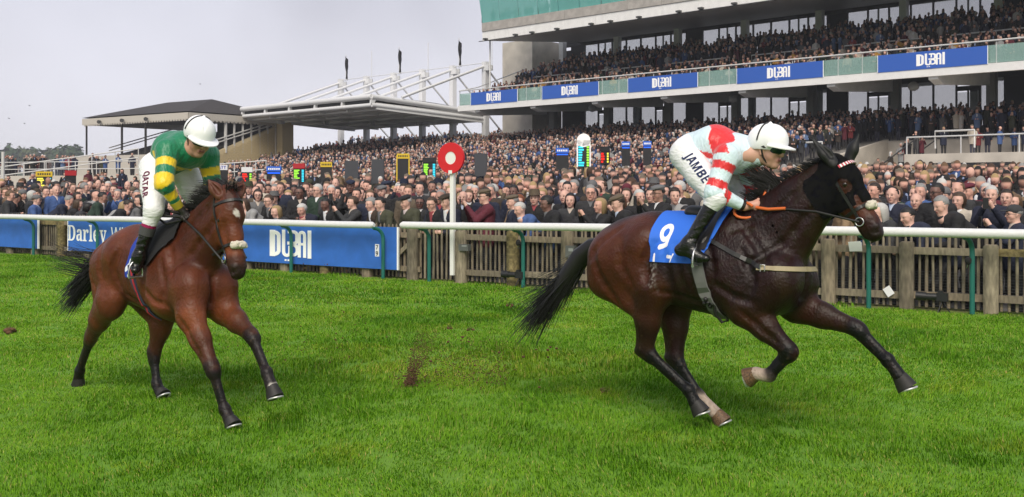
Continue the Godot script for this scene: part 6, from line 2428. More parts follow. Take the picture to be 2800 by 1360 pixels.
	obj("walkway_rail", wr, rail, root)
	for k in 6:
		bx("glass_panel", Vector3(36.0 + 1.6 * k, 5.05, -4.6), Vector3(1.5, 1.3, 0.03), balus, root)
	var sg := thing("wall_sign", "dark wall sign with gold letters THE on the concrete walkway at right", "sign", stand_at * Transform3D(Basis(), Vector3(33.2, 2.55, 2.04)))
	bx("sign_board", Vector3(0, 0, 0), Vector3(4.3, 0.85, 0.05), mat("sign_dark", lin(0.02, 0.02, 0.022), 0.5), sg)
	sign_text("THE", Transform3D(Basis(), Vector3(0.2, 0.1, 0.028)), 0.36, mat("gold", lin(0.3, 0.22, 0.1), 0.5), sg, "Droid Serif", false, 0.95)
	# the banners hung on the balcony
	var blue := mat("banner_blue", lin(0.028, 0.115, 0.50), 0.6)
	var letters := mat("sign_white", Color.WHITE)
	var logo := city_logo()
	var which := ["leftmost", "second from left", "middle", "second from right", "rightmost"]
	var sp := [[-8.05, -2.69], [0.0, 5.65], [8.4, 14.35], [17.45, 23.57], [27.1, 33.37]]
	for k in 5:
		var a: float = sp[k][0]
		var w: float = sp[k][1] - a
		var bn := thing("banner", "%s of the blue DUBAI banners on the grandstand balcony" % which[k], "banner", stand_at * Transform3D(Basis(), Vector3(a + w / 2, 8.98, 0.09)), "blue banners on the balcony")
		bx("banner_sheet", Vector3.ZERO, Vector3(w, 1.02, 0.03), blue, bn)
		var o := obj("logo", logo, letters, bn)
		o.transform = Transform3D(Basis().scaled(Vector3(1.15, 0.7, 1)), Vector3(0, 0.02, 0.016))
		for s in [-1, 1]:
			bx("hem", Vector3(s * (w / 2 + 0.015), 0, 0), Vector3(0.03, 1.03, 0.04), mat("board_edge", Color.WHITE), bn)


func make_canopy_stand() -> void:
	var root := thing("canopy_stand", "white canopied stand with masts and stays left of the grandstand", "stand", stand_at)
	var white := mat("canopy_white", lin(0.68, 0.68, 0.69), 0.45)
	var under := mat("canopy_under", lin(0.85, 0.84, 0.82), 0.7)
	var L := -34.6
	var R := -14.4
	var F := 5.6
	var B := -8.0
	var roof := MB.new()
	var n := 10
	for i in n + 1:
		var t := float(i) / n
		var z := lerpf(F, B, t)
		var y := 9.25 + 0.25 * sin(t * PI) - 0.75 * t
		roof.put(Vector3(L, y, z), Vector3.UP); roof.put(Vector3(R, y, z), Vector3.UP)
		if i:
			roof.tri(2 * i, 2 * i + 1, 2 * i - 1); roof.tri(2 * i, 2 * i - 1, 2 * i - 2)
	obj("roof_sheet", roof, white, root)
	var ceil := MB.new()
	ceil.hexa([Vector3(L, 8.45, F - 0.3), Vector3(R, 8.45, F - 0.3), Vector3(R, 7.85, B), Vector3(L, 7.85, B), Vector3(L, 8.75, F - 0.5), Vector3(R, 8.75, F - 0.5), Vector3(R, 8.3, B), Vector3(L, 8.3, B)])
	obj("ceiling", ceil, under, root)
	for y in [[9.22, 0.24], [8.52, 0.17]]:
		var m := MB.new()
		m.tube([Vector3(L - 0.1, y[0], F), Vector3(R + 0.1, y[0], F)], y[1], 12)
		obj("edge_tube", m, white, root)
	for y in [[9.22, 0.24, 8.45], [8.52, 0.2, 7.95]]:
		for s in [L, R]:
			var m := MB.new()
			m.tube([Vector3(s, y[0], F), Vector3(s, y[2], B)], y[1], 12)
			obj("edge_tube", m, white, root)
	bx("edge_gap", Vector3((L + R) / 2, 8.86, F - 0.28), Vector3(R - L, 0.5, 0.1), mat("stand_dark", Color.WHITE), root)
	for k in 6:
		var x := lerpf(L, R, k / 5.0)
		var m := MB.new()
		m.hexa([Vector3(x - 0.1, 8.55, F - 0.2), Vector3(x + 0.1, 8.55, F - 0.2), Vector3(x + 0.1, 8.45, F + 0.15), Vector3(x - 0.1, 8.45, F + 0.15), Vector3(x - 0.1, 9.3, F - 0.6), Vector3(x + 0.1, 9.3, F - 0.6), Vector3(x + 0.1, 9.1, F + 0.05), Vector3(x - 0.1, 9.1, F + 0.05)])
		obj("edge_fin", m, white, root)
		var rb := MB.new()
		rb.beam(Vector3(x, 8.35, F - 0.5), Vector3(x, 7.75, B), 0.22, 0.35)
		obj("roof_rib", rb, mat("purlin_grey", lin(0.7, 0.7, 0.7), 0.6), root)
	for k in 5:
		var z := lerpf(F - 1.2, B + 1.0, k / 4.0)
		bx("purlin", Vector3((L + R) / 2, 8.25 - 0.13 * k, z), Vector3(R - L, 0.16, 0.2), mat("purlin_grey", lin(0.7, 0.7, 0.7), 0.6), root)
	bx("rear_wall", Vector3((L + R) / 2 - 0.4, 6.1, B - 2.6), Vector3(R - L + 1.0, 1.5, 0.3), mat("stand_grey", Color.WHITE), root)
	for k in 6:
		var x := -36.6 + 4.47 * k
		bx("mast", Vector3(x, 9.2, B + 0.3), Vector3(0.5, 8.2, 0.5), white, root)
		bx("mast_head", Vector3(x + 0.25, 12.7, B + 0.3), Vector3(0.9, 0.5, 0.6), white, root)
		var m := MB.new()
		m.tube([Vector3(x, 12.9, B + 0.4), Vector3(x, 9.35, F - 3.2)], 0.13, 8)
		obj("stay", m, white, root)
		var m2 := MB.new()
		m2.tube([Vector3(x, 12.6, B), Vector3(x + 0.3, 6.0, B - 7.5)], 0.1, 8)
		obj("stay", m2, white, root)
		if k < 5:
			var m3 := MB.new()
			m3.tube([Vector3(x, 13.2, B + 0.3), Vector3(x + 4.47, 13.2, B + 0.3)], 0.04, 6)
			obj("tie_rod", m3, white, root)
		var fp := thing("flagpole" if k % 2 else "flag", ["tall thin flagpole with a furled black flag, left end of the mast row", "bare white flagpole on the second mast from the left", "tall thin flagpole with a furled black flag, middle of the mast row", "bare white flagpole on the fourth mast from the left", "tall thin flagpole with a furled black flag nearest the grandstand", "bare white flagpole half hidden by the grandstand roof"][k], "flagpole" if k % 2 else "flag", stand_at * Transform3D(Basis(), Vector3(x + 0.75, 12.6, B + 0.2)), "flagpoles on the masts")
		var p := MB.new()
		p.tube([Vector3(0, 0, 0), Vector3(0, 3.3, 0)], 0.035, 6)
		obj("pole", p, white, fp)
		if k % 2 == 0:
			var fl := MB.new()
			var black := mat("flag_black", lin(0.012, 0.012, 0.014), 0.85)
			for a in 9:
				for b in 5:
					var yy := 3.15 - 0.27 * a
					var out := (0.08 + 0.26 * b / 4.0 * sin(clampf(a / 8.0, 0, 1) * PI * 0.8 + 0.5)) * (0.35 if b == 0 else 1.0)
					fl.put(Vector3(out * 0.85 + 0.02 * b, yy - 0.12 * b, 0.16 * sin(b * 1.6 + a * 0.5)), Vector3(0, 0, 1))
					if a and b:
						var q := a * 5 + b
						fl.tri(q, q - 1, q - 5); fl.tri(q - 1, q - 6, q - 5)
			obj("cloth", fl, black, fp)
	for k in 4:
		var c := MB.new()
		c.box(Vector3(L + 4.5 * k + 3.0, 7.9 - 0.15 * k, F - 2.5 - 2 * k), Vector3(0.35, 0.3, 0.5))
		obj("loudspeaker", c, mat("stand_grey", Color.WHITE), root)
	# the stepped side wall and white stairs at the left end
	var sw := MB.new()
	sw.hexa([Vector3(-39.5, 0, 10), Vector3(-39.1, 0, 10), Vector3(-39.1, 0, -10), Vector3(-39.5, 0, -10), Vector3(-39.5, 2.6, 10), Vector3(-39.1, 2.6, 10), Vector3(-39.1, 6.6, -10), Vector3(-39.5, 6.6, -10)])
	obj("side_wall", sw, mat("stand_grey", Color.WHITE), root)
	var stair := mat("stair_white", lin(0.5, 0.5, 0.5), 0.7)
	for k in 9:
		bx("stair", Vector3(-30.5, terrace_y(6.0 - k * 1.0) + 0.12, 6.0 - k * 1.0), Vector3(1.6, 0.12, 0.35), stair, root)
		bx("stair", Vector3(-19.0, terrace_y(6.0 - k * 1.0) + 0.12, 6.0 - k * 1.0), Vector3(1.4, 0.12, 0.35), stair, root)


func make_old_stand() -> void:
	var at := Transform3D(Basis(Vector3.UP, deg_to_rad(-35.0)), V(-30.0, 0, 95.0))
	var root := thing("old_stand", "old open fronted stand with dark hipped roof and yellow brick stair at left", "stand", at)
	var W := 16.4
	var D := 12.0
	var slate := mat("slate_roof", lin(0.055, 0.048, 0.046), 0.85)
	grainy(slate, 0.05, 0.75, 1.0, Vector3(0.5, 1.5, 0.5), 71)
	var cream := mat("cream_paint", lin(0.52, 0.48, 0.42), 0.7)
	var brick := mat("yellow_brick", lin(0.7, 0.56, 0.32), 0.9)
	grainy(brick, 0.05, 0.8, 1.0, Vector3(0.6, 1.8, 0.6), 72)
	var mortar := mat("mortar", lin(0.6, 0.49, 0.3), 0.95)
	var dark := mat("old_dark", lin(0.035, 0.033, 0.032), 0.9)
	var white := mat("old_white", lin(0.6, 0.59, 0.57), 0.6)
	var eave := 8.65
	var r := MB.new()
	var a := [Vector3(-W - 0.3, eave, 0.3), Vector3(0.3, eave, 0.3), Vector3(0.3, eave, -D - 0.3), Vector3(-W - 0.3, eave, -D - 0.3)]
	var t0 := Vector3(-W + 5.0, eave + 1.75, -D / 2)
	var t1 := Vector3(-4.2, eave + 1.75, -D / 2)
	r.quad(a[0], a[1], t1, t0, Vector3(0, 1, 1))
	r.quad(a[2], a[3], t0, t1, Vector3(0, 1, -1))
	r.quad(a[1], a[2], t1, t1 + Vector3(0.001, 0, 0), Vector3(1, 1, 0))
	r.quad(a[3], a[0], t0, t0 - Vector3(0.001, 0, 0), Vector3(-1, 1, 0))
	obj("roof", r, slate, root)
	var ce := MB.new()
	ce.box(Vector3(-W / 2, eave - 0.12, -D / 2), Vector3(W + 0.2, 0.1, D + 0.2))
	obj("ceiling", ce, mat("old_ceiling", lin(0.12, 0.11, 0.1), 0.9), root)
	for q in [[Vector3(-W / 2, eave - 0.42, 0.28), Vector3(W + 0.5, 0.62, 0.08)], [Vector3(0.26, eave - 0.42, -D / 2), Vector3(0.08, 0.62, D + 0.4)], [Vector3(-W - 0.26, eave - 0.42, -D / 2), Vector3(0.08, 0.62, D + 0.4)]]:
		bx("fascia", q[0], q[1], cream, root)
	var sc := MB.new()   # scalloped valance
	for k in 40:
		sc.ball(Vector3(-W + W * (k + 0.5) / 40, eave - 0.76, 0.28), Vector3(0.19, 0.14, 0.03), 4, 8)
	for k in 26:
		sc.ball(Vector3(0.26, eave - 0.76, -D * (k + 0.5) / 26), Vector3(0.03, 0.14, 0.22), 4, 8)
	obj("valance", sc, cream, root)
	for x in [-W + 0.2, -10.2, -6.4, -0.1]:
		bx("column", Vector3(x, 6.4, 0.1), Vector3(0.16 if x > -W + 1 else 0.1, 4.0, 0.16), white if x > -1 else dark, root)
	for k in 6:
		bx("side_post", Vector3(0.05, 6.6, -4.2 - k * 1.05), Vector3(0.26 if k == 0 else 0.12, 3.4, 0.16), white, root)
	bx("back_wall", Vector3(-W / 2 + 3.0, 6.7, -D + 0.2), Vector3(W - 6.0, 3.6, 0.3), dark, root)
	for k in 5:
		bx("back_post", Vector3(-W + 0.8 + k * 1.3, 6.5, -D + 0.1), Vector3(0.12, 4.0, 0.12), white, root)
	# the raked seating and the stair rails
	var rk := MB.new()
	rk.hexa([Vector3(-W + 2.2, 4.4, -1.2), Vector3(-0.4, 4.4, -1.2), Vector3(-0.4, 4.4, -D), Vector3(-W + 2.2, 4.4, -D), Vector3(-W + 2.2, 4.7, -1.2), Vector3(-0.4, 4.7, -1.2), Vector3(-0.4, 7.6, -D), Vector3(-W + 2.2, 7.6, -D)])
	obj("raked_seating", rk, dark, root)
	for x in [-W + 2.1, 0.15]:
		for y in [0.55, 0.85]:
			var m := MB.new()
			m.beam(Vector3(x, 4.75 + y, -1.2), Vector3(x, 7.55 + y, -D + 1.2), 0.1, 0.1)
			obj("stair_rail", m, white, root)
	# the brick stair wall: rows of courses on a brick face
	var bw := MB.new()
	bw.hexa([Vector3(-0.35, 0.5, -2.6), Vector3(0.1, 0.5, -2.6), Vector3(0.1, 0.5, -10.4), Vector3(-0.35, 0.5, -10.4), Vector3(-0.35, 4.75, -2.6), Vector3(0.1, 4.75, -2.6), Vector3(0.1, 7.7, -10.4), Vector3(-0.35, 7.7, -10.4)])
	obj("stair_wall", bw, mortar, root)
	var bk := MB.new()
	var cnt := 0
	for row in 46:
		var y := 0.8 + row * 0.152
		var z := -2.75 - (0.22 if row % 2 else 0.0)
		while z > -10.2:
			if y < 4.55 + (-z - 2.6) * 0.378:
				var w := rng.randf_range(0.36, 0.41)
				bk.box(Vector3(0.108, y, z - 0.2), Vector3(0.03 + rng.randf() * 0.012, 0.13, w))
				cnt += 1
			z -= 0.44
	tag(obj("brick_courses", bk, brick, root), "", "", "", "stuff")
	bx("brick_pier", Vector3(0.35, 4.2, -11.2), Vector3(1.5, 8.5, 1.5), brick, root)
	bx("pier_band", Vector3(0.35, 5.2, -11.2), Vector3(1.62, 0.25, 1.62), brick, root)
	bx("drain_pipe", Vector3(0.3, 4.0, -10.3), Vector3(0.12, 8.0, 0.12), cream, root)
	bx("front_wall", Vector3(-W / 2 - 0.4, 2.4, 0.1), Vector3(W + 4.0, 4.7, 0.3), cream, root)
	bx("side_base", Vector3(0.2, 2.2, -1.2), Vector3(0.4, 4.4, 2.6), cream, root)
	var fr := MB.new()
	for k in 10:
		fr.tube([Vector3(-4.5 + 0.5 * k, 4.7, 0.2), Vector3(-4.5 + 0.5 * k, 5.75, 0.2)], 0.02, 4)
	for y in [4.85, 5.3, 5.75]:
		fr.tube([Vector3(-4.5, y, 0.2), Vector3(0.2, y, 0.2)], 0.03, 5)
	obj("front_railing", fr, white, root)
	for k in 3:
		var l := MB.new()
		l.tube([Vector3(-W + 3.0 + 3.8 * k, 8.2, 0.35), Vector3(-W + 3.3 + 3.8 * k, 8.1, 0.75)], [0.08, 0.2], 8)
		obj("floodlight", l, mat("dark_metal", Color.WHITE), root)


func make_left_enclosure() -> void:
	# the upper terrace at the left with its cream wall and white railings
	var at := Transform3D(Basis(Vector3.UP, deg_to_rad(-20.0)), V(-34.0, 0, 78.0))
	var root := thing("upper_terrace", "low cream walled terrace with white railings in front of the old stand", "terrace", at)
	var cream := mat("cream_paint", Color.WHITE)
	var white := mat("old_white", Color.WHITE)
	bx("terrace_floor", Vector3(-12, 1.2, -8), Vector3(44, 2.5, 16), mat("pavement", Color.WHITE), root)
	bx("terrace_wall", Vector3(-12, 1.25, 0.15), Vector3(44.4, 2.5, 0.3), cream, root)
	for k in 4:
		var rl := MB.new()
		var x0 := -34.0 + 11.0 * k
		for y in [3.0, 3.55]:
			rl.tube([Vector3(x0, y, 0.1), Vector3(x0 + 11.0, y, 0.1)], 0.035, 5)
		for j in 6:
			rl.tube([Vector3(x0 + 2.0 * j, 2.45, 0.1), Vector3(x0 + 2.0 * j, 3.55, 0.1)], 0.035, 5)
		obj("railing", rl, white, root)
	for q in [[-40.0, 66.0, -23.0, 63.0, 0.9, 3.1], [-22.0, 61.5, -15.5, 64.5, 1.6, 2.4]]:
		var ram := thing("ramp_railing", ["long white sloping railing above the left hand pavement", "short white railing beside the left hand pavement"][0 if q[0] < -30 else 1], "railing", Transform3D(Basis(), V(q[0], 0, q[1])))
		var n := 12
		for y in [0.55, 1.1]:
			var m := MB.new()
			m.tube([Vector3(0, q[4] + y, 0), Vector3(q[2] - q[0], q[5] + y - 0.2, q[1] - q[3])], 0.04, 5)
			obj("rail", m, white, ram)
		for k in n:
			var t := float(k) / (n - 1)
			var m := MB.new()
			var p := Vector3((q[2] - q[0]) * t, lerpf(q[4], q[5] - 0.2, t), (q[1] - q[3]) * t)
			m.tube([p, p + Vector3(0, 1.1, 0)], 0.03, 5)
			obj("baluster", m, white, ram)
	var pole := MB.new()
	pole.tube([Vector3(0, 0.3, 0), Vector3(0, 3.0, 0)], 0.06, 8)
	var po := obj("white_pole", pole, white)
	po.position = V(-19.4, 0, 39.0)
	tag(po, "plain white upright pole cut by the photograph's left edge", "pole")
	# far wooded rise and its trees
	var hill := MB.new()
	for i in 25:
		for j in 9:
			var x := -420.0 + 24.0 * i
			var d := 400.0 + 40.0 * j
			var y := -1.0 + 13.0 * sin(PI * j / 8.0) * smoothstep(-40.0, -200.0, x) + 2.5 * sin(i * 0.7)
			hill.put(V(x, y, d), Vector3.UP)
			if i and j:
				var q := i * 9 + j
				hill.tri(q, q - 1, q - 9); hill.tri(q - 1, q - 10, q - 9)
	tag(obj("hill", hill, mat("heath", Color.WHITE)), "", "", "", "structure")
	var soot := mat("bird_dark", lin(0.03, 0.03, 0.03), 0.9)
	for q in [[547, 230, "small dark bird alone in the open sky above the old stand's roof"], [80, 289, "small dark bird, highest of the group low in the far left sky"], [24, 324, "small dark bird, lower left one low in the far left sky"], [66, 338, "small dark bird, lowest right one low in the far left sky"]]:
		var b := MB.new()
		b.ball(Vector3.ZERO, Vector3(0.2, 0.07, 0.06), 5, 6)
		for s in [1.0, -1.0]:
			b.hexa([Vector3(-0.06, 0, 0), Vector3(0.06, 0, 0), Vector3(0.0, 0.13, 0.36 * s), Vector3(-0.05, 0.13, 0.36 * s), Vector3(-0.06, 0.015, 0), Vector3(0.06, 0.015, 0), Vector3(0.0, 0.14, 0.36 * s), Vector3(-0.05, 0.14, 0.36 * s)])
		var o := obj("bird", b, soot)
		o.scale = Vector3.ONE * 0.55
		o.position = V((q[0] - 1400.0) / 2800.0 * 120.0, 1.68 + (510.0 - q[1]) / 2800.0 * 120.0, 120.0)
		tag(o, q[2], "bird", "birds in the sky")
	var r := RandomNumberGenerator.new()
	r.seed = 77
	var bark := mat("bark", lin(0.06, 0.045, 0.03), 0.95)
	var kinds := [["dark green", lin(0.035, 0.07, 0.024)], ["olive green", lin(0.065, 0.085, 0.03)], ["rust orange", lin(0.2, 0.075, 0.022)]]
	var nth := {}
	for k in 24:
		var u := -30.0 + 11.5 * k + r.randf_range(-3, 3)
		var d := r.randf_range(420.0, 500.0)
		var x := (u - 1400.0) / 2800.0 * d
		var kind := 2 if k in [4, 11, 12] else (1 if r.randf() < 0.4 else 0)
		var h := r.randf_range(9.0, 12.0) * (0.8 if kind == 2 else 1.0)
		var base := 9.0 if u < 200 else 6.5
		if kind == 2:
			d = 330.0
			x = (u - 1400.0) / 2800.0 * d
			base = 3.0
		elif u > 205:
			h *= 0.7
		nth[kind] = nth.get(kind, 0) + 1
		var tr := thing("tree", "%s tree on the far rise, %s of its colour from the left" % [kinds[kind][0], ORD[nth[kind] - 1]], "tree", Transform3D(Basis(), V(x, base, d)), "trees on the far rise")
		var tk := MB.new()
		tk.tube([Vector3(0, -1.5, 0), Vector3(0.2, h * 0.4, 0), Vector3(0, h * 0.75, 0)], [0.5, 0.35, 0.1], 6)
		obj("trunk", tk, bark, tr)
		var cr := MB.new()
		for j in 640:
			var dd := Vector3(r.randf_range(-1, 1), r.randf_range(-0.75, 1), r.randf_range(-1, 1))
			if dd.length() > 1.0:
				continue
			var lump := 0.75 + 0.3 * sin(dd.x * 5.0 + k) * cos(dd.z * 4.0 + k * 2.0)
			var p := Vector3(0, h * 0.58, 0) + dd * Vector3(h * 0.5, h * 0.42, h * 0.5) * lump
			var s := r.randf_range(0.45, 0.95)
			var nn := (dd + Vector3(r.randf_range(-1, 1), r.randf_range(-0.5, 1), r.randf_range(-1, 1)) * 0.7).normalized()
			var tx := nn.cross(Vector3(r.randf(), 1, r.randf())).normalized()
			var ty := nn.cross(tx)
			var v := r.randf_range(0.7, 1.25)
			cr.col = Color(v, v, v)
			cr.quad(p - tx * s - ty * s * 0.6, p + tx * s - ty * s, p + tx * s * 0.7 + ty * s, p - tx * s + ty * s * 0.8, nn)
		obj("crown", cr, mat("leaves_%d" % kind, kinds[kind][1], 0.9, 0.0, true), tr)


# ---------------------------------------------------------------- the crowd
func seen_at(p: Vector3) -> Vector2:   # where a point falls, in the photograph's pixels
	return Vector2(1400.0 + 2800.0 * p.x / -p.z, 510.0 - 2800.0 * (p.y - 1.68) / -p.z)


func make_front_rows() -> void:
	for s in ["short", "receding", "fringe", "bob", "long", "curly", "tied"]:
		hair_kit[s] = hair_mesh(s)
	for s in ["flat cap", "baseball cap", "woolly hat", "brimmed hat"]:
		hat_kit[s] = hat_mesh(s)
	glass_kit = glasses_mesh()
	var r := RandomNumberGenerator.new()
	r.seed = 4242
	var spots := []
	var gaze := V(2.0, 0, 6.5)
	for row in 9:
		var s := 0.98 + 0.62 * row
		var x := -15.6 - row * 0.2
		while x < 9.4 + row * 0.6:
			var p := rail_at(x + r.randf_range(-0.12, 0.12), s + r.randf_range(-0.16, 0.16))
			var q := V(p.x, 0, p.y)
			q.y = height(p.x, p.y)
			var u := seen_at(q).x
			x += r.randf_range(0.40, 0.50) + 0.01 * row
			if u < -25.0 or u > 2825.0:
				continue
			spots.append([q, row, u])
	var made := 0
	for sp in spots:
		if made >= 300:
			break
		made += 1
		var q: Vector3 = sp[0]
		var look := random_look(r, sp[1])
		var pose: int = [1, 1, 7, 1, 3, 1, 2, 1, 7][r.randi() % 9] if sp[1] == 0 else [0, 3, 0, 5, 6, 2, 0, 3, 4, 0, 3][r.randi() % 11]
		if sp[1] == 0:
			look.tall *= 0.99
		var to := (gaze - q)
		var yaw := atan2(-to.z, to.x)
		var face := atan2(0.848, -0.53)   # straight at the course
		yaw = lerp_angle(face, yaw, 0.55 if sp[1] == 0 else 0.85) + r.randf_range(-0.3, 0.3)
		look_fix(sp, look)
		person(Transform3D(Basis(Vector3.UP, yaw), q), sp[1], sp[2], pose, look)


func look_fix(sp: Array, look: Dictionary) -> void:   # faces in the photograph that stand out
	if sp[1] > 0:
		return
	for k in [[2475, "fringe", 0, "", 9], [2660, "short", 5, "", 0], [2770, "short", 5, "baseball cap", 1], [1380, "short", 1, "woolly hat", 1], [1405, "short", 5, "flat cap", 1], [1515, "long", 4, "", 8], [1455, "bob", 6, "", 5], [1280, "fringe", 4, "", 0], [280, "long", 4, "", 11], [235, "short", 5, "flat cap", 5], [355, "bob", 4, "", 5], [1045, "curly", 5, "", 3], [1000, "bob", 4, "", 3], [1720, "short", 1, "flat cap", 0]]:
		if absf(sp[2] - k[0]) < 14.0:
			look.style = k[1]; look.hair = k[2]; look.hat = k[3]; look.coat = k[4]
			look.skin = 0
			if k[3] == "flat cap":
				look.hat_col = 6


func scatter(holder: Node3D, kinds: Array, spots: Array, m: Material) -> void:
	var sets := []
	for k in kinds.size():
		sets.append([])
	var r := RandomNumberGenerator.new()
	r.seed = 99 + spots.size()
	for s in spots:
		sets[r.randi() % kinds.size()].append(s)
	for k in kinds.size():
		if sets[k].is_empty():
			continue
		var mm := MultiMesh.new()
		mm.transform_format = MultiMesh.TRANSFORM_3D
		mm.mesh = kinds[k]
		mm.instance_count = sets[k].size()
		for i in sets[k].size():
			mm.set_instance_transform(i, sets[k][i])
		var o := MultiMeshInstance3D.new()
		o.name = "figures" if k == 0 else "figures_%03d" % k
		o.multimesh = mm
		o.material_override = m
		o.set_meta("kind", "stuff")
		holder.add_child(o, true)


func figure_at(p: Vector3, r: RandomNumberGenerator) -> Transform3D:
	var to := V(1.0, 0, 7.0) - p
	var yaw := atan2(-to.z, to.x) + r.randf_range(-0.5, 0.5) + (r.randf_range(-1.6, 1.6) if r.randf() < 0.22 else 0.0)
	var s := r.randf_range(0.86, 1.04)
	return Transform3D(Basis(Vector3.UP, yaw).scaled(Vector3(s, s, s)), p)


func make_crowd() -> void:
	var r := RandomNumberGenerator.new()
	r.seed = 515
	var m := mat("crowd_cloth", Color.WHITE, 0.85, 0.0, true)
	var fine := []
	for k in 40:
		fine.append(crowd_figure(r, false, true))
	var stand := []
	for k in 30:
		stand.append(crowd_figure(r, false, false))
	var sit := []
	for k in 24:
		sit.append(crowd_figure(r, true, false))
	# the lawn, behind the front rows
	var lawn := thing("crowd", "dense crowd packed on the lawn behind the front rows", "crowd", Transform3D(), "", "stuff")
	var spots := []
	var inv := stand_at.affine_inverse()
	var s := 0.98
	while s < 46.0:
		var x := -38.0
		while x < 36.0:
			var p := rail_at(x + r.randf_range(-0.22, 0.22), s + r.randf_range(-0.2, 0.2))
			x += 0.60 + 0.006 * s
			var q := V(p.x, height(p.x, p.y), p.y)
			var uv := seen_at(q + Vector3(0, 1.6, 0))
			if uv.x < -320.0 or uv.x > 3250.0 or p.y < 9.0 or (s < 4.7 and uv.x > -25.0 and uv.x < 2825.0):
				continue
			var loc := inv * q
			if loc.z < (16.5 if loc.x < 25.0 else 3.2):
				continue
			var thin := 1.0
			if uv.x < 760.0:
				thin = clampf(1.0 - (s - 5.2) / 3.0, 0.03, 1.0)
				if uv.x > 560.0: thin = maxf(thin, 0.45)
				elif s > 12.0: thin = 0.05
			elif s > 12.0:
				thin = 0.8
			var deep := 5.6 + 9.0 * smoothstep(650.0, 1750.0, uv.x)
			if uv.x > 480.0 and uv.x < 1850.0 and s > deep:
				thin = 0.14 if s < 19.5 else 0.5
			if r.randf() > thin:
				continue
			spots.append(figure_at(q, r))
		s += 0.74 + 0.014 * s
	scatter(lawn, fine, spots, m)
	# the standing terrace, from the canopy stand to the right edge
	var terrace := thing("crowd", "darkly dressed crowd filling the terraces below the balcony and canopy", "crowd", Transform3D(), "", "stuff")
	spots = []
	var z := 15.6
	while z > -11.4:
		var x := -38.6
		while x < 60.0:
			var p := Vector3(x + r.randf_range(-0.15, 0.15), terrace_y(z), z + r.randf_range(-0.1, 0.1))
			x += r.randf_range(0.42, 0.78)
			if x > 24.8 and z > -5.0:
				continue
			var den := 0.86
			if x < -13.0:
				den = 0.74 if z > -6.0 else 0.5
				if absf(x + 30.5) < 0.9 or absf(x + 19.0) < 0.8: den = 0.06
				if x < -35.0: den *= 0.4
			if z < -9.5 and x > -8: den = 0.7
			if r.randf() > den:
				continue
			spots.append(figure_at(stand_at * p, r))
		z -= 0.8
	for k in 16:   # on the stairs and the walkway at the right
		spots.append(figure_at(stand_at * Vector3(26.0 + 0.21 * k, 3.4 - (29.3 - 26.0 - 0.21 * k) * 0.75, r.randf_range(-2.2, -0.2)), r))
	for k in 40:
		spots.append(figure_at(stand_at * Vector3(r.randf_range(30.2, 58.0), 3.5, r.randf_range(-4.4, -1.2)), r))
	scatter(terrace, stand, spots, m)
	var bal := thing("crowd", "crowd seated and standing on the grandstand balcony above the blue banners", "crowd", Transform3D(), "", "stuff")
	spots = []
	var up := []
	z = -1.3
	while z > -11.6:
		var x := -9.0
		while x < 60.0:
			var p := Vector3(x + r.randf_range(-0.12, 0.12), balcony_y(z), z)
			x += r.randf_range(0.42, 0.76)
			if r.randf() > (0.84 if z > -8.0 else 0.9):
				continue
			if x < -8.8 - z * 0.15 + (-z - 1.0) * 0.12:
				continue
			if z > -5.0:
				spots.append(figure_at(stand_at * p, r))
			else:
				up.append(figure_at(stand_at * p, r))
		z -= 0.8
	scatter(bal, sit, spots, m)
	var bal2 := thing("crowd", "people standing behind the barriers at the back of the balcony", "crowd", Transform3D(), "", "stuff")
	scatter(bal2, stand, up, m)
	var top := thing("crowd", "dark figures behind the green glass at the top", "crowd", Transform3D(), "", "stuff")
	spots = []
	for k in 60:
		spots.append(figure_at(stand_at * Vector3(-5.8 + k * 0.6 + r.randf_range(-0.3, 0.3), 14.5 + r.randf_range(-0.1, 0.15), -0.5), r))
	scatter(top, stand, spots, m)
	# the left: the terrace before the old stand, its seats, the pavement
	var left := thing("crowd", "people along the upper terrace in front of the old stand", "crowd", Transform3D(), "", "stuff")
	spots = []
	for k in 170:
		var x := r.randf_range(-30.0, -12.5) if k < 110 else r.randf_range(-12.0, 9.0)
		spots.append(figure_at(Transform3D(Basis(Vector3.UP, deg_to_rad(-20.0)), V(-34.0, 0, 78.0)) * Vector3(x, 2.47, -r.randf_range(0.3, 5.0)), r))
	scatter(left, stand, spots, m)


func make_walkers() -> void:   # people who stand apart from the crowd
	var r := RandomNumberGenerator.new()
	r.seed = 808
	var m := mat("crowd_cloth", Color.WHITE)
	var kinds := []
	for k in 8:
		kinds.append(crowd_figure(r, false, true))
	for k in 9:
		var u: float = [95.0, 268.0, 288.0, 305.0, 262.0, 240.0, 545.0, 2735.0, 2660.0][k]
		var d: float = [60.0, 57.0, 58.0, 55.0, 40.0, 66.0, 42.0, 57.5, 58.6][k]
		var lab: String = ["person standing alone on the far left pavement", "left one of three dark dressed people standing on the left pavement", "middle one of three dark dressed people standing on the left pavement", "right one of three people standing on the left pavement", "person in dark jacket just above the crowd beside the thin white pole", "person standing at the foot of the left railing", "person in a red cap area standing between bookmakers' boards", "man in a dark suit standing on the concrete walkway at right", "person beside the dark suited man on the concrete walkway"][k]
		if k == 6:
			lab = "person standing between the bookmakers' boards behind the bay horse"
		var x := (u - 1400.0) / 2800.0 * d
		var y := height(x, d) if k < 7 else 3.5
		var o := obj("person", kinds[k % 8], m)
		o.transform = figure_at(V(x, y, d), r)
		tag(o, lab, "person", "people standing apart")


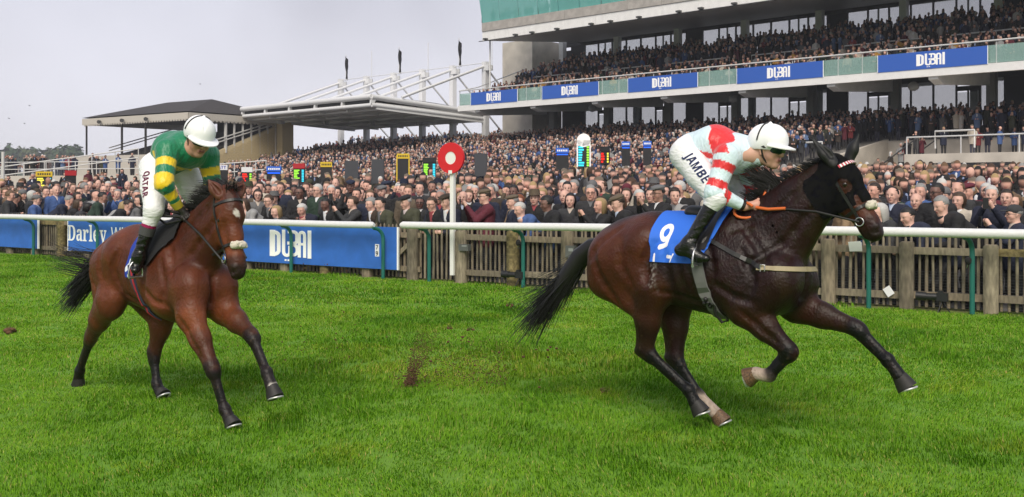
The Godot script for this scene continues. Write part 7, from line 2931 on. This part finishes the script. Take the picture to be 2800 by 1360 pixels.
func make_boards_of_bookmakers() -> void:
	var frame_c := {"black": lin(0.012, 0.012, 0.014), "grey": lin(0.05, 0.052, 0.06), "yellow": lin(0.65, 0.45, 0.02), "blue": lin(0.02, 0.12, 0.6), "white": lin(0.7, 0.7, 0.72), "red": lin(0.4, 0.012, 0.02)}
	# u, v of the top, width and height in the photograph, distance, header, body, lettering, kind
	var list := [
		[120, 470, 40, 56, 40.0, "yellow", "lit", "", "black lit odds board with a yellow header at the far left"],
		[192, 467, 28, 56, 40.0, "red", "black", "", "black board with a dark red side left of the bay horse's jockey"],
		[602, 452, 40, 58, 40.0, "white", "black", "MATT", "white headed board lettered MATT behind the left jockey's shoulder"],
		[675, 458, 28, 42, 40.5, "white", "lit", "", "small lit board with red and green figures right of the MATT board"],
		[748, 456, 38, 58, 40.0, "blue", "black", "", "black board with a bright blue header left of the white figures board"],
		[818, 448, 32, 52, 40.5, "red", "lit", "", "lit board with green bars and a cyan edge behind the horse's ears"],
		[892, 444, 30, 62, 40.5, "yellow", "black", "", "black board with a lettered yellow header left of the grey boards"],
		[961, 440, 36, 62, 40.0, "grey", "grey", "", "left one of two plain grey backed boards left of the finishing post"],
		[1033, 436, 36, 66, 40.5, "grey", "grey", "", "right one of two plain grey backed boards left of the finishing post"],
		[1102, 421, 32, 78, 40.5, "yellow", "black", "", "tall black board framed in yellow left of the finishing post"],
		[1174, 432, 36, 54, 41.0, "black", "lit", "", "lit board with green bars touching the red ring's left side"],
		[1315, 420, 36, 62, 41.5, "grey", "grey", "", "plain grey backed board right of the finishing post"],
		[1538, 406, 34, 58, 42.0, "blue", "black", "", "black board with a bright blue lit header left of the arched board"],
		[1596, 384, 33, 74, 42.0, "arch", "lit", "", "arched white board with a cyan lit screen"],
		[1655, 402, 25, 46, 42.5, "black", "lit", "", "small black board with red and yellow lit figures"],
		[1712, 388, 22, 66, 43.0, "blue", "black", "", "left one of two tall narrow black boards by the red silks jockey"],
		[1770, 387, 22, 66, 43.0, "blue", "black", "", "right one of two tall narrow black boards by the red silks jockey"]]
	var glow := {}
	for c in [["green", Color(0.62, 0.95, 0.25)], ["cyan", Color(0.2, 0.85, 0.95)], ["yellow", Color(0.95, 0.9, 0.3)], ["red", Color(0.95, 0.12, 0.05)], ["blue", Color(0.1, 0.4, 1.0)], ["white", Color(0.85, 0.95, 0.9)]]:
		var g := mat("screen_" + c[0], Color(0.02, 0.02, 0.02), 0.4)
		g.emission_enabled = true
		g.emission = c[1]
		g.emission_energy_multiplier = 0.85
		glow[c[0]] = g
	var rr := RandomNumberGenerator.new()
	rr.seed = 3
	for k in list.size():
		var q: Array = list[k]
		var d: float = q[4]
		var w: float = q[2] * d / 2800.0
		var h: float = q[3] * d / 2800.0
		var x: float = (q[0] - 1400.0) / 2800.0 * d
		var top: float = 1.68 + (510.0 - q[1]) / 2800.0 * d
		var face := Basis(Vector3.UP, atan2(-x, d) - 0.12 + 0.25 * sin(k * 2.1))
		var root := thing("bookmaker_board", q[8], "betting board", Transform3D(face, V(x, top - h, d)), "bookmakers' boards on the lawn")
		var black := mat("board_black", frame_c.black, 0.5)
		var body := mat("board_" + ("grey" if q[6] == "grey" else "black"), frame_c.grey if q[6] == "grey" else frame_c.black, 0.5)
		bx("panel", Vector3(0, h / 2, 0), Vector3(w, h, 0.08), body, root)
		var po := MB.new()
		po.tube([Vector3(0, -1.6, -0.05), Vector3(0, 0.02, -0.05)], 0.03, 6)
		obj("stand_pole", po, black, root)
		var hh := 0.2
		if q[5] == "arch":
			var ar := MB.new()
			ar.disc(Vector3(0, h, 0), 0.0, w * 0.56, 0.1, Vector3.RIGHT, Vector3.UP, 24)
			ar.box(Vector3(0, h * 0.9, 0.0), Vector3(w * 1.12, h * 0.2, 0.1))
			obj("arched_top", ar, mat("sign_white", Color.WHITE), root)
			for s in [-1, 1]:
				bx("side_frame", Vector3(s * w * 0.53, h * 0.42, 0.0), Vector3(w * 0.1, h * 0.8, 0.1), mat("sign_white", Color.WHITE), root)
		elif q[5] != "grey":
			var hm := mat("header_" + q[5], frame_c[q[5]], 0.5)
			bx("header", Vector3(0, h - hh / 2 + 0.01, 0.02), Vector3(w * 1.04, hh, 0.09), hm, root)
			if q[7] != "":
				sign_text(q[7], Transform3D(Basis(), Vector3(0, h - hh / 2 + 0.01, 0.068)), 0.17, mat("print_blue", lin(0.02, 0.03, 0.35), 0.6), root, "Droid Sans", true, w * 0.85)
			elif q[5] == "yellow" or q[5] == "blue":
				var bars := MB.new()
				for j in 6:
					bars.box(Vector3(-w * 0.36 + j * w * 0.144, h - hh / 2 + 0.01, 0.067), Vector3(w * 0.09, 0.07, 0.006))
				obj("header_print", bars, black if q[5] == "yellow" else mat("sign_white", Color.WHITE), root)
			if k == 9:
				for s in [-1, 1]:
					bx("side_frame", Vector3(s * w * 0.52, h * 0.45, 0.0), Vector3(w * 0.1, h, 0.1), hm, root)
		if q[6] == "lit":
			var cols: Array = ["green", "cyan"]
			if k == 0: cols = ["yellow", "cyan"]
			if k == 14: cols = ["red", "yellow"]
			if k == 3: cols = ["red", "green"]
			if k == 13: cols = ["cyan", "green"]
			var rows := 8 if k != 3 and k != 14 else 4
			for ci in 2:
				var mb := MB.new()
				for j in rows:
					var yy := (h - hh - 0.06) * (1.0 - (j + 0.5) / rows) + 0.03
					var ww := w * rr.randf_range(0.25, 0.5) if ci == 0 else w * 0.18
					var xx := -w * 0.44 + ww / 2 if ci == 0 else w * 0.34
					mb.box(Vector3(xx, yy, 0.045), Vector3(ww, (h - hh) / rows * 0.62, 0.008))
				obj("lit_figures", mb, glow[cols[ci]], root)
		elif q[5] == "blue":
			bx("lit_strip", Vector3(0, h - hh - 0.05, 0.045), Vector3(w * 0.9, 0.05, 0.008), glow.blue, root)


func make_divots() -> void:   # turf and soil kicked up by the hooves
	var r := RandomNumberGenerator.new()
	r.seed = 61
	var soil := mat("soil", lin(0.115, 0.055, 0.026), 0.95)
	var clod := func(at: Vector3, s: float, label: String) -> void:
		var root := thing("turf_divot", label, "divot", Transform3D(Basis(Vector3.UP, r.randf() * TAU), at), "kicked up pieces of turf")
		var b := MB.new()
		for k in 7:
			b.ball(Vector3(r.randf_range(-1, 1) * s, r.randf_range(-0.3, 0.3) * s, r.randf_range(-1, 1) * s * 0.7), Vector3(0.5, 0.32, 0.45) * s * r.randf_range(0.6, 1.1), 4, 6)
		obj("soil", b, soil, root)
		var g := MB.new()
		for k in 26:
			g.col = Color(0.16, 0.17, 0.03) if r.randf() < 0.5 else Color(0.08, 0.15, 0.015)
			hair(g, Vector3(r.randf_range(-1, 1) * s * 0.9, 0.1 * s, r.randf_range(-1, 1) * s * 0.6), Vector3(r.randf_range(-0.7, 0.7), 1.0, r.randf_range(-0.7, 0.7)), s * r.randf_range(0.7, 1.3), 0.6, 0.003, r, 0.3)
		obj("grass_tuft", g, mat("tuft", Color.WHITE, 0.7, 0.0, true), root)
	var at := func(u: float, v: float, d: float) -> Vector3:
		return V((u - 1400.0) / 2800.0 * d, 1.68 + (510.0 - v) / 2800.0 * d, d)
	clod.call(at.call(28, 907, 11.7), 0.09, "turned over clod of turf lying on the grass at the far left")
	clod.call(at.call(1655, 1073, 8.3), 0.045, "small brown divot in the grass behind the dark horse's hind legs")
	clod.call(at.call(1393, 836, 9.5), 0.03, "airborne divot just left of the dark horse's tail")
	clod.call(at.call(1229, 898, 9.3), 0.03, "airborne divot of grass, left of a pair above the soil spray")
	clod.call(at.call(1286, 902, 9.3), 0.028, "airborne divot of grass, right of a pair above the soil spray")
	var sp := MB.new()   # the spray of loose soil
	var org: Vector3 = at.call(1100, 1060, 8.6)
	for k in 3200:
		var t := pow(r.randf(), 1.5)
		var p := org + Vector3(0.05 + 0.17 * t + r.randf_range(-0.06, 0.06) * (0.6 + t), 0.46 * t + r.randf_range(-0.02, 0.05), r.randf_range(-0.12, 0.12))
		if r.randf() < 0.4:
			p += Vector3(r.randf_range(-0.12, 0.8), r.randf_range(-0.02, 0.12), r.randf_range(-0.3, 0.3))
		p.y = maxf(p.y, 0.0)
		sp.ball(p, Vector3.ONE * r.randf_range(0.0012, 0.0052) * (1.3 - 0.7 * t), 3, 4)
	for k in 26:
		sp.ball(org + Vector3(r.randf_range(-0.2, 1.3), r.randf_range(0.03, 0.5), r.randf_range(-0.3, 0.3)), Vector3(1.0, 0.7, 0.9) * r.randf_range(0.008, 0.016), 4, 5)
	tag(obj("soil_spray", sp, soil), "spray of brown soil kicked up between the two horses", "soil", "", "stuff")
	var sp2 := MB.new()
	for k in 160:
		var p: Vector3 = at.call(r.randf_range(560, 1000), r.randf_range(720, 1000), r.randf_range(8.0, 10.0))
		p.y = maxf(p.y, 0.01)
		sp2.ball(p, Vector3.ONE * r.randf_range(0.0025, 0.008), 3, 5)
	tag(obj("soil_specks", sp2, soil), "dark specks of flying soil around the left horse's forelegs", "soil", "", "stuff")


func _ready() -> void:
	rng.seed = 20
	make_view()
	make_ground()
	make_main_stand()
	make_canopy_stand()
	make_old_stand()
	make_left_enclosure()
	make_trackside()
	make_horse_right()
	make_horse_left()
	make_riders()
	make_person_kit()
	run_jobs()
	make_front_rows()
	make_crowd()
	make_walkers()
	make_boards_of_bookmakers()
	make_divots()
	make_grass()
